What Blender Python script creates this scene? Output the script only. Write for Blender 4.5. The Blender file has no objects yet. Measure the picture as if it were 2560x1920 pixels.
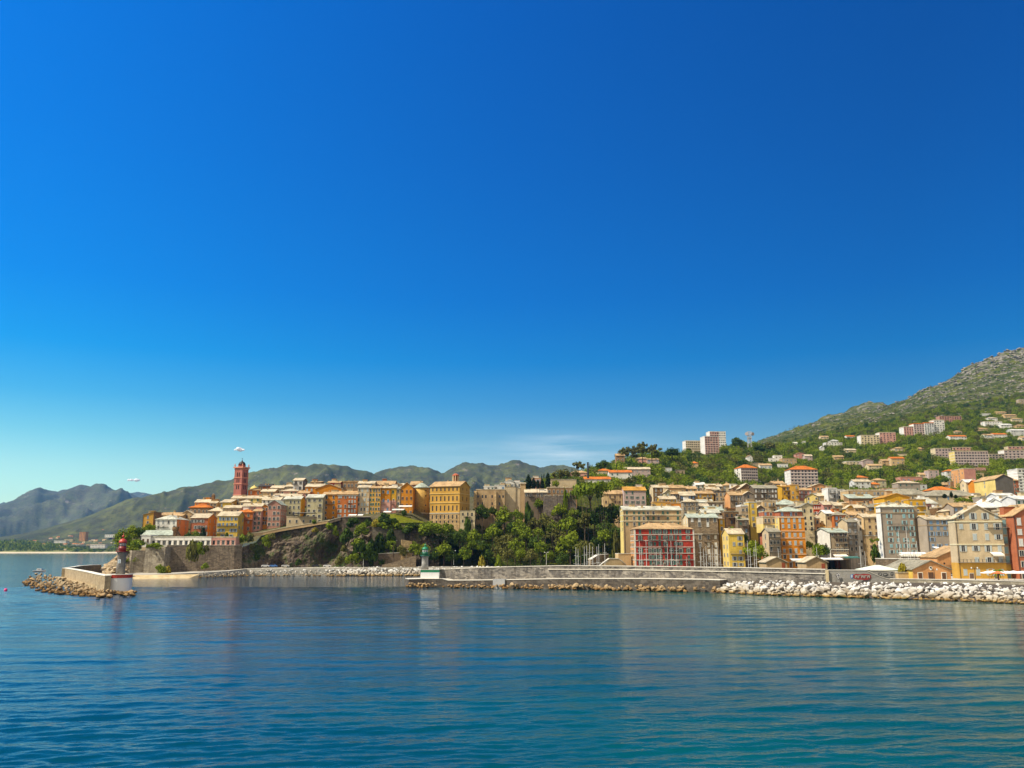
import bpy, bmesh, math, random
import numpy as np
from mathutils import Vector, Matrix, noise
R = math.radians
scene = bpy.context.scene
COL = scene.collection
rnd = random.Random(7)

# ------------------------------------------------------------------ camera
F, CX, CY, CAMH = 2170.0, 1280.0, 960.0, 14.3      # focal length in photo pixels, centre, eye height
PITCH = math.atan(412.0 / F)
cd = bpy.data.cameras.new('camera')
cam = bpy.data.objects.new('camera', cd); COL.objects.link(cam)
cd.sensor_width = 36.0; cd.lens = 36.0 * F / 2560.0
cd.clip_start = 0.5; cd.clip_end = 60000.0
cam.location = (0, 0, CAMH); cam.rotation_euler = (math.pi / 2 + PITCH, 0, 0)
scene.camera = cam

# ------------------------------------------------------------------ sun and sky
SUN_EL, SUN_AZ = R(50), R(-112)        # azimuth from +Y (the view direction), negative = to the left
S = Vector((math.sin(SUN_AZ) * math.cos(SUN_EL), math.cos(SUN_AZ) * math.cos(SUN_EL), math.sin(SUN_EL)))
ld = bpy.data.lights.new('sun', 'SUN'); ld.energy = 4.4; ld.angle = R(0.53); ld.color = (1.0, 0.90, 0.72)
sun = bpy.data.objects.new('sun', ld); COL.objects.link(sun)
sun.location = S * 300; sun.rotation_euler = (-S).to_track_quat('-Z', 'Y').to_euler()

world = bpy.data.worlds.new('World'); scene.world = world; world.use_nodes = True
wt = world.node_tree; wn = wt.nodes; wl = wt.links
for n in list(wn): wn.remove(n)
def N(t, typ, **kw):
    n = t.nodes.new(typ)
    for k, v in kw.items():
        if k.startswith('i_'):
            key = k[2:]
            n.inputs[int(key) if key.isdigit() else key.replace('_', ' ')].default_value = v
        else: setattr(n, k, v)
    return n
sky = N(wt, 'ShaderNodeTexSky', sky_type='NISHITA', sun_disc=False)
sky.sun_elevation = SUN_EL; sky.sun_rotation = SUN_AZ
sky.air_density = 1.0; sky.dust_density = 0.6; sky.ozone_density = 3.0; sky.altitude = 0
hs = N(wt, 'ShaderNodeHueSaturation', i_Saturation=1.12, i_Value=1.0)
tc = N(wt, 'ShaderNodeTexCoord'); sx = N(wt, 'ShaderNodeSeparateXYZ')
wl.new(tc.outputs['Generated'], sx.inputs[0])
# deeper, more polarised blue away from the horizon
ramp = N(wt, 'ShaderNodeValToRGB'); e = ramp.color_ramp.elements
def stops(ramp, lst):
    e = ramp.color_ramp.elements
    while len(e) > 1: e.remove(e[-1])
    e[0].position, e[0].color = lst[0][0], (*lst[0][1], 1)
    for p, c in lst[1:]:
        x = e.new(p); x.color = (*c, 1)
stops(ramp, [(0.0, (0.74, 0.65, 0.56)), (0.05, (0.65, 0.63, 0.55)), (0.085, (0.52, 0.55, 0.51)), (0.12, (0.30, 0.46, 0.485)), (0.16, (0.12, 0.375, 0.50)), (0.21, (0.015, 0.325, 0.54)),
             (0.28, (0.0, 0.288, 0.575)), (0.42, (0.0, 0.288, 0.62)), (0.56, (0.0, 0.30, 0.67)), (1.0, (0.30, 0.48, 0.72))])
wl.new(sx.outputs['Z'], ramp.inputs[0])
mul = N(wt, 'ShaderNodeMix', data_type='RGBA', blend_type='MULTIPLY'); mul.inputs[0].default_value = 1.0
wl.new(sky.outputs[0], hs.inputs['Color']); wl.new(hs.outputs[0], mul.inputs[6]); wl.new(ramp.outputs[0], mul.inputs[7])
# thin high cirrus low over the hills
mp = N(wt, 'ShaderNodeMapping'); mp.inputs['Scale'].default_value = (2.2, 2.2, 34.0); mp.inputs['Rotation'].default_value = (0, R(2.5), 0)
wl.new(tc.outputs['Generated'], mp.inputs[0])
cn = N(wt, 'ShaderNodeTexNoise', i_Scale=2.6, i_Detail=6.0, i_Roughness=0.62); wl.new(mp.outputs[0], cn.inputs['Vector'])
cr = N(wt, 'ShaderNodeValToRGB'); stops(cr, [(0.40, (0, 0, 0)), (0.72, (1, 1, 1))]); wl.new(cn.outputs[0], cr.inputs[0])
band = N(wt, 'ShaderNodeValToRGB'); stops(band, [(0.085, (0, 0, 0)), (0.104, (1, 1, 1)), (0.114, (1, 1, 1)), (0.135, (0, 0, 0))]); wl.new(sx.outputs['Z'], band.inputs[0])
bx_ = N(wt, 'ShaderNodeValToRGB'); stops(bx_, [(0.40, (0, 0, 0)), (0.49, (0.2, 0.2, 0.2)), (0.53, (1, 1, 1)), (0.56, (0.5, 0.5, 0.5)), (0.60, (0, 0, 0))])
ma = N(wt, 'ShaderNodeMath', operation='MULTIPLY_ADD'); ma.inputs[1].default_value = 0.5; ma.inputs[2].default_value = 0.5
wl.new(sx.outputs['X'], ma.inputs[0]); wl.new(ma.outputs[0], bx_.inputs[0])
m1 = N(wt, 'ShaderNodeMath', operation='MULTIPLY'); m2 = N(wt, 'ShaderNodeMath', operation='MULTIPLY'); m3 = N(wt, 'ShaderNodeMath', operation='MULTIPLY'); m3.inputs[1].default_value = 0.42
wl.new(cr.outputs[0], m1.inputs[0]); wl.new(band.outputs[0], m1.inputs[1]); wl.new(m1.outputs[0], m2.inputs[0]); wl.new(bx_.outputs[0], m2.inputs[1]); wl.new(m2.outputs[0], m3.inputs[0])
cm = N(wt, 'ShaderNodeMix', data_type='RGBA'); cm.inputs[7].default_value = (5.6, 5.8, 5.6, 1)
wl.new(m3.outputs[0], cm.inputs[0]); wl.new(mul.outputs[2], cm.inputs[6])
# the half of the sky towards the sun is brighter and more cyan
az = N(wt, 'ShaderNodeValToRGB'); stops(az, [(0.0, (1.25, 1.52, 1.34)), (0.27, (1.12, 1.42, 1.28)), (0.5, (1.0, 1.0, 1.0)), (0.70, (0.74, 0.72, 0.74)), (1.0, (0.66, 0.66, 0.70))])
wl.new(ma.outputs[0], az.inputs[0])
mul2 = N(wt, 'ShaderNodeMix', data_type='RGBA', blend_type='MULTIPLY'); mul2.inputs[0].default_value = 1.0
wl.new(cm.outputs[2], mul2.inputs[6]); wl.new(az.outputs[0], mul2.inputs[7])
bg = N(wt, 'ShaderNodeBackground'); bg.inputs['Strength'].default_value = 0.15
wo = N(wt, 'ShaderNodeOutputWorld')
# unseen sky behind the viewer: warm white added as fill for shaded fronts
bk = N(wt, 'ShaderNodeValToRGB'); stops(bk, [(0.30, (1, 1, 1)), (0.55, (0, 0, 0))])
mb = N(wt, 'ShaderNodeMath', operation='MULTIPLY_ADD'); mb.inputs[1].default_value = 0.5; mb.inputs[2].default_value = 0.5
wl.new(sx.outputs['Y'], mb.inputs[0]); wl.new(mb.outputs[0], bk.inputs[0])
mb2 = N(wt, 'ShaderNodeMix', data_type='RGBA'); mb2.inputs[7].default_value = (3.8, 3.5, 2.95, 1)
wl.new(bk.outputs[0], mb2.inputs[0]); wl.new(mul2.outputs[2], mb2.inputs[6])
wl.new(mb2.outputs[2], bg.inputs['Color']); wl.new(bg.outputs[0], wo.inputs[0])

scene.view_settings.view_transform = 'Standard'; scene.view_settings.look = 'None'
scene.view_settings.exposure = 0.7; scene.view_settings.gamma = 1.0
scene.cycles.max_bounces = 6; scene.cycles.diffuse_bounces = 3; scene.cycles.glossy_bounces = 3
scene.cycles.volume_bounces = 0; scene.cycles.sample_clamp_indirect = 6.0
scene.cycles.caustics_reflective = False; scene.cycles.caustics_refractive = False

# ------------------------------------------------------------------ photo pixel + distance -> world
ct, st = math.cos(PITCH), math.sin(PITCH)
def ray(px, py):
    a, b = (px - CX) / F, (CY - py) / F
    d = ct - st * b
    return a / d, (st + ct * b) / d                 # X per Y, (Z - eye) per Y
def P(px, py, Y):
    a, b = ray(px, py); return Vector((a * Y, Y, CAMH + b * Y))
def Zof(py, Y): return CAMH + ray(CX, py)[1] * Y
def proj(v):
    x, y, z = v[0], v[1], v[2] - CAMH
    f = y * ct + z * st; u = -y * st + z * ct
    return CX + F * x / f, CY - F * u / f
AZ = 1.0 / ray(CX + 1, 1372)[0]                     # azimuth column: px = CX + AZ * X / Y at the horizon
def azpx(X, Y): return CX + AZ * X / max(Y, 1.0)

# ------------------------------------------------------------------ object helpers
def link(name, mesh, parent=None, mats=()):
    o = bpy.data.objects.new(name, mesh); COL.objects.link(o)
    if parent is not None: o.parent = parent
    if mesh is not None:
        for m in mats: mesh.materials.append(m)
    return o
def mesh_of(name, V, Fc, mi=None, smooth=False):
    me = bpy.data.meshes.new(name); me.from_pydata([tuple(v) for v in V], [], Fc)
    if mi is not None: me.polygons.foreach_set('material_index', np.array(mi, dtype=np.int32))
    if smooth: me.polygons.foreach_set('use_smooth', np.ones(len(me.polygons), dtype=bool))
    me.update(); return me
def tag(o, label=None, cat=None, group=None, kind=None):
    if label: o['label'] = label
    if cat: o['category'] = cat
    if group: o['group'] = group
    if kind: o['kind'] = kind
    return o
def thing(name, loc, label=None, cat=None, group=None, rz=0.0):
    o = bpy.data.objects.new(name, None); COL.objects.link(o); o.location = loc; o.rotation_euler = (0, 0, rz)
    o.empty_display_size = 1.0
    return tag(o, label, cat, group)
class MB:
    """collects boxes, prisms, tubes and lathes into one mesh"""
    def __init__(s): s.V, s.F, s.M = [], [], []
    def add(s, V, Fc, m=0):
        k = len(s.V); s.V += [tuple(v) for v in V]
        for f in Fc: s.F.append([i + k for i in f]); s.M.append(m)
        return s
    def box(s, x0, x1, y0, y1, z0, z1, m=0, bottom=True):
        V = [(x0, y0, z0), (x1, y0, z0), (x1, y1, z0), (x0, y1, z0), (x0, y0, z1), (x1, y0, z1), (x1, y1, z1), (x0, y1, z1)]
        Fc = [(0, 1, 5, 4), (1, 2, 6, 5), (2, 3, 7, 6), (3, 0, 4, 7), (4, 5, 6, 7)]
        if bottom: Fc.append((3, 2, 1, 0))
        return s.add(V, Fc, m)
    def prism(s, poly, z0, z1, m=0):                      # polygon in xy (ccw), extruded in z
        n = len(poly); V = [(x, y, z0) for x, y in poly] + [(x, y, z1) for x, y in poly]
        Fc = [(i, (i + 1) % n, n + (i + 1) % n, n + i) for i in range(n)] + [tuple(range(n, 2 * n)), tuple(reversed(range(n)))]
        return s.add(V, Fc, m)
    def extr(s, prof, axis, a0, a1, m=0):                 # profile of (t, z) swept along x or y
        n = len(prof)
        if axis == 'x': V = [(a0, t, z) for t, z in prof] + [(a1, t, z) for t, z in prof]
        else: V = [(t, a0, z) for t, z in prof] + [(t, a1, z) for t, z in prof]
        Fc = [(i, (i + 1) % n, n + (i + 1) % n, n + i) for i in range(n)] + [tuple(range(n, 2 * n)), tuple(reversed(range(n)))]
        return s.add(V, Fc, m)
    def lathe(s, prof, n=16, m=0, c=(0, 0), rot=0.0):     # profile of (r, z)
        V, Fc = [], []; k = len(prof)
        for r, z in prof:
            for i in range(n):
                a = 2 * math.pi * i / n + rot; V.append((c[0] + r * math.cos(a), c[1] + r * math.sin(a), z))
        for j in range(k - 1):
            for i in range(n):
                Fc.append((j * n + i, j * n + (i + 1) % n, (j + 1) * n + (i + 1) % n, (j + 1) * n + i))
        Fc.append(tuple(range((k - 1) * n, k * n))); Fc.append(tuple(reversed(range(n))))
        return s.add(V, Fc, m)
    def tube(s, p, q, r, r2=None, n=6, m=0):
        p, q = Vector(p), Vector(q); d = (q - p); r2 = r if r2 is None else r2
        u = d.orthogonal().normalized(); w = d.normalized().cross(u)
        V = []
        for c, rr in ((p, r), (q, r2)):
            for i in range(n):
                a = 2 * math.pi * i / n; V.append(c + u * (rr * math.cos(a)) + w * (rr * math.sin(a)))
        Fc = [(i, (i + 1) % n, n + (i + 1) % n, n + i) for i in range(n)] + [tuple(range(n, 2 * n)), tuple(reversed(range(n)))]
        return s.add(V, Fc, m)
    def mesh(s, name, smooth=False): 
        me = mesh_of(name, s.V, s.F, s.M, smooth)
        bm = bmesh.new(); bm.from_mesh(me); bmesh.ops.recalc_face_normals(bm, faces=bm.faces); bm.to_mesh(me); bm.free()
        return me
    def build(s, name, mats, parent=None, smooth=False):
        if not isinstance(mats, (list, tuple)): mats = [mats]
        return link(name, s.mesh(name, smooth), parent, mats)

# ------------------------------------------------------------------ materials
def newmat(name):
    m = bpy.data.materials.new(name); m.use_nodes = True; t = m.node_tree
    b = t.nodes['Principled BSDF']; b.inputs['Roughness'].default_value = 0.9
    b.inputs['Specular IOR Level'].default_value = 0.2
    return m, t, b
def mixc(t, a, b, fac, blend='MIX'):
    n = N(t, 'ShaderNodeMix', data_type='RGBA', blend_type=blend)
    for sock, v in ((n.inputs[0], fac), (n.inputs[6], a), (n.inputs[7], b)):
        if hasattr(v, 'is_output') or isinstance(v, bpy.types.NodeSocket): t.links.new(v, sock)
        else: sock.default_value = v if not isinstance(v, tuple) else (*v, 1) if len(v) == 3 else v
    return n.outputs[2]
def rampf(t, src, lst):
    r = N(t, 'ShaderNodeValToRGB'); stops(r, [(p, c if isinstance(c, tuple) else (c, c, c)) for p, c in lst])
    t.links.new(src, r.inputs[0]); return r.outputs[0]
def noise_n(t, vec, scale, detail=4, rough=0.55, sc3=None):
    if sc3 is not None:
        mp = N(t, 'ShaderNodeMapping'); mp.inputs['Scale'].default_value = sc3; t.links.new(vec, mp.inputs[0]); vec = mp.outputs[0]
    n = N(t, 'ShaderNodeTexNoise', i_Scale=scale, i_Detail=detail, i_Roughness=rough); t.links.new(vec, n.inputs['Vector']); return n.outputs[0]
def coords(t, per_object=True):
    tc = N(t, 'ShaderNodeTexCoord'); oi = N(t, 'ShaderNodeObjectInfo')
    if not per_object:
        g = N(t, 'ShaderNodeNewGeometry'); return g.outputs['Position'], oi.outputs['Random']
    va = N(t, 'ShaderNodeVectorMath', operation='ADD')
    cb = N(t, 'ShaderNodeCombineXYZ'); mm = N(t, 'ShaderNodeMath', operation='MULTIPLY'); mm.inputs[1].default_value = 300.0
    t.links.new(oi.outputs['Random'], mm.inputs[0]); t.links.new(mm.outputs[0], cb.inputs[0]); t.links.new(mm.outputs[0], cb.inputs[1])
    t.links.new(tc.outputs['Object'], va.inputs[0]); t.links.new(cb.outputs[0], va.inputs[1])
    return va.outputs[0], oi.outputs['Random']
def bump(t, b, h, strength=0.3, dist=0.1):
    n = N(t, 'ShaderNodeBump'); n.inputs['Strength'].default_value = strength; n.inputs['Distance'].default_value = dist
    t.links.new(h, n.inputs['Height']); t.links.new(n.outputs[0], b.inputs['Normal'])
_mats = {}
def wallmat(c, age=0.5):
    """painted or rendered wall: patchy, rain-streaked, slightly different on every house"""
    k = ('w', c, age)
    if k in _mats: return _mats[k]
    m, t, b = newmat('rendered_wall'); v, rn = coords(t)
    n1 = noise_n(t, v, 0.22, 5, 0.6); n2 = noise_n(t, v, 1.0, 4, 0.65, (1.4, 1.4, 0.10)); n3 = noise_n(t, v, 2.6, 4)
    dark = tuple(x * (1 - 0.75 * age) for x in c); pale = tuple(min(0.85, x * (1 + 0.25 * age) + 0.05 * age) for x in c)
    col = mixc(t, dark, pale, rampf(t, n1, [(0.30, 0.0), (0.70, 1.0)]))
    col = mixc(t, col, c, 0.45)
    col = mixc(t, col, (0.55, 0.5, 0.45), rampf(t, n2, [(0.50, 0.0), (0.78, age)]), 'MULTIPLY')
    col = mixc(t, col, (0.72, 0.70, 0.66), rampf(t, n3, [(0.45, 0.0), (0.7, age * 0.8)]), 'MULTIPLY')
    t.links.new(col, b.inputs['Base Color']); bump(t, b, n3, 0.25, 0.06)
    _mats[k] = m; return m
def stonemat(c, c2=None, scale=1.2, age=0.6):
    """bare rubble masonry"""
    k = ('s', c, c2, scale, age)
    if k in _mats: return _mats[k]
    c2 = c2 or tuple(x * 0.5 for x in c)
    m, t, b = newmat('rubble_masonry'); v, rn = coords(t)
    mp = N(t, 'ShaderNodeMapping'); mp.inputs['Scale'].default_value = (1, 1, 1.9); t.links.new(v, mp.inputs[0])
    vo = N(t, 'ShaderNodeTexVoronoi', feature='F1', i_Scale=scale); t.links.new(mp.outputs[0], vo.inputs['Vector'])
    n1 = noise_n(t, v, 0.18, 5, 0.65); n2 = noise_n(t, v, 1.1, 4, 0.6, (1.2, 1.2, 0.12)); n3 = noise_n(t, v, 3.0, 5, 0.7)
    sp = N(t, 'ShaderNodeSeparateColor'); t.links.new(vo.outputs['Color'], sp.inputs[0])
    col = mixc(t, c2, c, rampf(t, sp.outputs[0], [(0.1, 0.15), (0.9, 1.0)]))
    col = mixc(t, col, c2, rampf(t, n1, [(0.40, 0.0), (0.68, 0.75)]))
    col = mixc(t, col, (0.45, 0.4, 0.36), rampf(t, n2, [(0.48, 0.0), (0.75, age)]), 'MULTIPLY')
    col = mixc(t, col, (0.6, 0.56, 0.5), rampf(t, n3, [(0.4, 0.0), (0.7, 0.8)]), 'MULTIPLY')
    t.links.new(col, b.inputs['Base Color']); bump(t, b, n3, 0.5, 0.15)
    _mats[k] = m; return m
def roofmat(c, kind='slate'):
    k = ('r', c, kind)
    if k in _mats: return _mats[k]
    m, t, b = newmat('stone_slab_roof' if kind == 'slate' else 'clay_tile_roof'); v, rn = coords(t)
    br = N(t, 'ShaderNodeTexVoronoi', feature='F1', i_Scale=1.5 if kind == 'slate' else 2.2); t.links.new(v, br.inputs['Vector'])
    sp = N(t, 'ShaderNodeSeparateColor'); t.links.new(br.outputs['Color'], sp.inputs[0])
    n1 = noise_n(t, v, 0.25, 5, 0.65); n3 = noise_n(t, v, 2.0, 5, 0.7)
    d = tuple(x * 0.55 for x in c)
    col = mixc(t, d, c, rampf(t, sp.outputs[0], [(0.0, 0.35), (0.7, 1.0)]))
    col = mixc(t, col, tuple(x * 0.46 for x in c), rampf(t, n1, [(0.42, 0.0), (0.66, 0.9)]))
    col = mixc(t, col, (0.6, 0.58, 0.55), rampf(t, n3, [(0.48, 0.0), (0.7, 0.8)]), 'MULTIPLY')
    if kind == 'tile':
        w = N(t, 'ShaderNodeTexWave', i_Scale=1.6, i_Distortion=1.0); t.links.new(v, w.inputs['Vector'])
        col = mixc(t, col, (0.6, 0.5, 0.45), rampf(t, w.outputs[1], [(0.2, 0.5), (0.6, 0.0)]), 'MULTIPLY')
    t.links.new(col, b.inputs['Base Color']); bump(t, b, n3, 0.4, 0.1)
    _mats[k] = m; return m
def paint(name, c, rough=0.5, spec=0.4, dirt=0.25):
    k = ('p', name, c, rough)
    if k in _mats: return _mats[k]
    m, t, b = newmat(name); b.inputs['Roughness'].default_value = rough; b.inputs['Specular IOR Level'].default_value = spec
    v, rn = coords(t); n = noise_n(t, v, 0.9, 5, 0.65, (1.3, 1.3, 0.4))
    t.links.new(mixc(t, c, tuple(x * 0.55 for x in c), rampf(t, n, [(0.45, 0.0), (0.75, dirt * 2)])), b.inputs['Base Color'])
    _mats[k] = m; return m
M_PANE = newmat('window_glass')[0]
_b = M_PANE.node_tree.nodes['Principled BSDF']; _b.inputs['Base Color'].default_value = (0.018, 0.022, 0.028, 1); _b.inputs['Roughness'].default_value = 0.12; _b.inputs['Specular IOR Level'].default_value = 0.5
M_FRAME = paint('window_surround', (0.55, 0.52, 0.45), 0.8, 0.2)
M_STONE = paint('dressed_stone', (0.52, 0.48, 0.40), 0.9, 0.2)
M_IRON = paint('wrought_iron', (0.03, 0.03, 0.032), 0.6)
M_WHITE = paint('white_paint', (0.78, 0.77, 0.74), 0.6)
SHUT = {'green': (0.05, 0.13, 0.10), 'blue': (0.16, 0.27, 0.42), 'grey': (0.30, 0.31, 0.31), 'brown': (0.12, 0.07, 0.045), 'pale': (0.42, 0.47, 0.47), 'vivid': (0.02, 0.16, 0.42), 'aqua': (0.25, 0.45, 0.48), 'white': (0.62, 0.62, 0.6)}
M_SHUT = {k: paint(k + '_shutter_paint', c, 0.7) for k, c in SHUT.items()}
def foliage(name, c1, c2, c3):
    m, t, b = newmat(name); b.inputs['Roughness'].default_value = 0.75; b.inputs['Specular IOR Level'].default_value = 0.15
    oi = N(t, 'ShaderNodeObjectInfo'); at = N(t, 'ShaderNodeAttribute', attribute_name='tint'); g = N(t, 'ShaderNodeNewGeometry')
    ad = N(t, 'ShaderNodeMath', operation='ADD'); fr = N(t, 'ShaderNodeMath', operation='FRACT')
    t.links.new(oi.outputs['Random'], ad.inputs[0]); t.links.new(at.outputs['Fac'], ad.inputs[1]); t.links.new(ad.outputs[0], fr.inputs[0])
    a = mixc(t, c1, c2, fr.outputs[0])
    a = mixc(t, a, c3, rampf(t, g.outputs['Random Per Island'], [(0.35, 0.0), (1.0, 0.75)]))
    a = mixc(t, a, (0.45, 0.5, 0.5), rampf(t, g.outputs['Random Per Island'], [(0.0, 0.8), (0.25, 0.0)]), 'MULTIPLY')
    t.links.new(a, b.inputs['Base Color'])
    tr = N(t, 'ShaderNodeBsdfTranslucent'); t.links.new(a, tr.inputs[0]); mx = N(t, 'ShaderNodeMixShader'); mx.inputs[0].default_value = 0.28
    t.links.new(b.outputs[0], mx.inputs[1]); t.links.new(tr.outputs[0], mx.inputs[2]); t.links.new(mx.outputs[0], t.nodes['Material Output'].inputs[0])
    return m
M_LEAF = foliage('broad_leaves', (0.095, 0.150, 0.006), (0.19, 0.235, 0.010), (0.25, 0.30, 0.018))
M_LEAFD = foliage('dark_leaves', (0.026, 0.056, 0.006), (0.055, 0.092, 0.008), (0.08, 0.125, 0.012))
M_LEAFO = foliage('olive_leaves', (0.105, 0.105, 0.020), (0.130, 0.130, 0.030), (0.17, 0.165, 0.035))
M_LEAFG = foliage('golden_leaves', (0.22, 0.18, 0.012), (0.27, 0.22, 0.02), (0.33, 0.27, 0.025))
M_CYP = foliage('cypress_needles', (0.010, 0.024, 0.008), (0.016, 0.034, 0.010), (0.025, 0.045, 0.012))
M_BARK = stonemat((0.16, 0.12, 0.085), (0.07, 0.05, 0.035), 3.0)
# ================================================================== WATER, LAND, MOUNTAINS
def land_material(name, cols, rock, rockamt=0.5, sc=1.0, soil=(0.20, 0.16, 0.09), zk=0.00013):
    m, t, b = newmat(name); v, _ = coords(t, False); b.inputs['Specular IOR Level'].default_value = 0.05
    n1 = noise_n(t, v, 0.0045 * sc, 6, 0.62); n2 = noise_n(t, v, 0.02 * sc, 6, 0.7); n3 = noise_n(t, v, 0.11 * sc, 5, 0.75)
    c = mixc(t, cols[0], cols[1], rampf(t, n1, [(0.38, 0.0), (0.62, 1.0)]))
    c = mixc(t, c, cols[2], rampf(t, n2, [(0.42, 0.0), (0.62, 0.9)]))
    c = mixc(t, c, soil, rampf(t, n3, [(0.56, 0.0), (0.70, 0.7)]))
    c = mixc(t, c, (0.35, 0.4, 0.4), rampf(t, n3, [(0.34, 0.9), (0.47, 0.0)]), 'MULTIPLY')
    r = mixc(t, rock, tuple(x * 0.45 for x in rock), rampf(t, n3, [(0.38, 1.0), (0.55, 0.0)]))
    n4 = noise_n(t, v, 0.016 * sc, 7, 0.8)
    g = N(t, 'ShaderNodeNewGeometry'); sn = N(t, 'ShaderNodeSeparateXYZ'); t.links.new(g.outputs['Position'], sn.inputs[0])
    ad = N(t, 'ShaderNodeMath', operation='MULTIPLY_ADD'); ad.inputs[1].default_value = zk; t.links.new(sn.outputs[2], ad.inputs[0]); t.links.new(n4, ad.inputs[2])
    c = mixc(t, c, r, rampf(t, ad.outputs[0], [(0.66 - 0.12 * rockamt, 0.0), (0.72 - 0.10 * rockamt, 1.0)]))
    t.links.new(c, b.inputs['Base Color']); bump(t, b, n3, 0.9, 3.0)
    return m
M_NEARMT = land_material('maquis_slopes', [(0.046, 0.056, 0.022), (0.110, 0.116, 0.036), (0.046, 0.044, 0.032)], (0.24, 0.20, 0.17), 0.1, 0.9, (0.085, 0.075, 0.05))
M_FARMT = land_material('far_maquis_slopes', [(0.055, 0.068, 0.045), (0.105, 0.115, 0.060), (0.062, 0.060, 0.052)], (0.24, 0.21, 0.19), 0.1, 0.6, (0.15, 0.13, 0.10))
M_HILL = land_material('scrub_hillside', [(0.050, 0.066, 0.010), (0.120, 0.128, 0.014), (0.034, 0.042, 0.010)], (0.25, 0.22, 0.185), 0.40, 2.0, (0.17, 0.14, 0.07), 0.00019)

# ---- water: dark body colour, turquoise over the pale sandy floor of the outer harbour
m, t, b = newmat('sea_water'); v, _ = coords(t, False)
sp = N(t, 'ShaderNodeSeparateXYZ'); t.links.new(v, sp.inputs[0])
gx = N(t, 'ShaderNodeMapRange'); gx.inputs[1].default_value = -90.0; gx.inputs[2].default_value = 60.0; t.links.new(sp.outputs[0], gx.inputs[0])
nz = noise_n(t, v, 0.016, 5, 0.6, (0.6, 1.2, 1)); 
gm = N(t, 'ShaderNodeMath', operation='MULTIPLY_ADD'); gm.inputs[1].default_value = 0.9; gm.inputs[2].default_value = -0.45; t.links.new(nz, gm.inputs[0])
ga = N(t, 'ShaderNodeMath', operation='ADD', use_clamp=True); t.links.new(gx.outputs[0], ga.inputs[0]); t.links.new(gm.outputs[0], ga.inputs[1])
deep = mixc(t, (0.0004, 0.034, 0.072), (0.0004, 0.062, 0.054), ga.outputs[0])
shoal = noise_n(t, v, 0.022, 4, 0.6, (0.5, 1.0, 1))
deep = mixc(t, deep, (0.0015, 0.090, 0.078), rampf(t, shoal, [(0.50, 0.0), (0.72, 0.8)]))
n0 = N(t, 'ShaderNodeMix', data_type='RGBA'); t.links.new(ga.outputs[0], n0.inputs[0]); n0.inputs[6].default_value = (0.0004, 0.034, 0.072, 1); t.links.new(deep, n0.inputs[7])
t.links.new(n0.outputs[2], b.inputs['Base Color']); b.inputs['Roughness'].default_value = 0.07; b.inputs['IOR'].default_value = 1.225; b.inputs['Specular IOR Level'].default_value = 0.5
mp = N(t, 'ShaderNodeMapping'); mp.inputs['Rotation'].default_value = (0, 0, R(-7)); t.links.new(v, mp.inputs[0]); vv = mp.outputs[0]
w0 = noise_n(t, vv, 1.0, 2, 0.5, (0.020, 0.085, 1)); w1 = noise_n(t, vv, 1.0, 3, 0.55, (0.075, 0.24, 1)); w2 = noise_n(t, vv, 1.0, 4, 0.62, (0.30, 0.62, 1)); w3 = noise_n(t, vv, 1.0, 3, 0.6, (1.1, 2.1, 1))
calm = noise_n(t, v, 0.010, 3, 0.5, (0.5, 1.7, 1)); cf = rampf(t, calm, [(0.36, 0.55), (0.62, 1.0)])
def mad(a, k, c=None):
    n = N(t, 'ShaderNodeMath', operation='MULTIPLY_ADD'); n.inputs[1].default_value = k; t.links.new(a, n.inputs[0])
    if c is None: n.inputs[2].default_value = 0.0
    else: t.links.new(c, n.inputs[2])
    return n.outputs[0]
hsum = mad(w2, 0.12, mad(w3, 0.07))
hm = N(t, 'ShaderNodeMath', operation='MULTIPLY'); t.links.new(hsum, hm.inputs[0]); t.links.new(cf, hm.inputs[1])
bump(t, b, hm.outputs[0], 0.85, 1.0)
b.inputs['Specular IOR Level'].default_value = 0.42
M_SEA = m
def grid_mesh(name, xs, ys, zf):
    nx, ny = len(xs), len(ys)
    V = [(x, y, zf(x, y)) for y in ys for x in xs]
    Fc = [(j * nx + i, j * nx + i + 1, (j + 1) * nx + i + 1, (j + 1) * nx + i) for j in range(ny - 1) for i in range(nx - 1)]
    return mesh_of(name, V, Fc, smooth=True)
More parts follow.
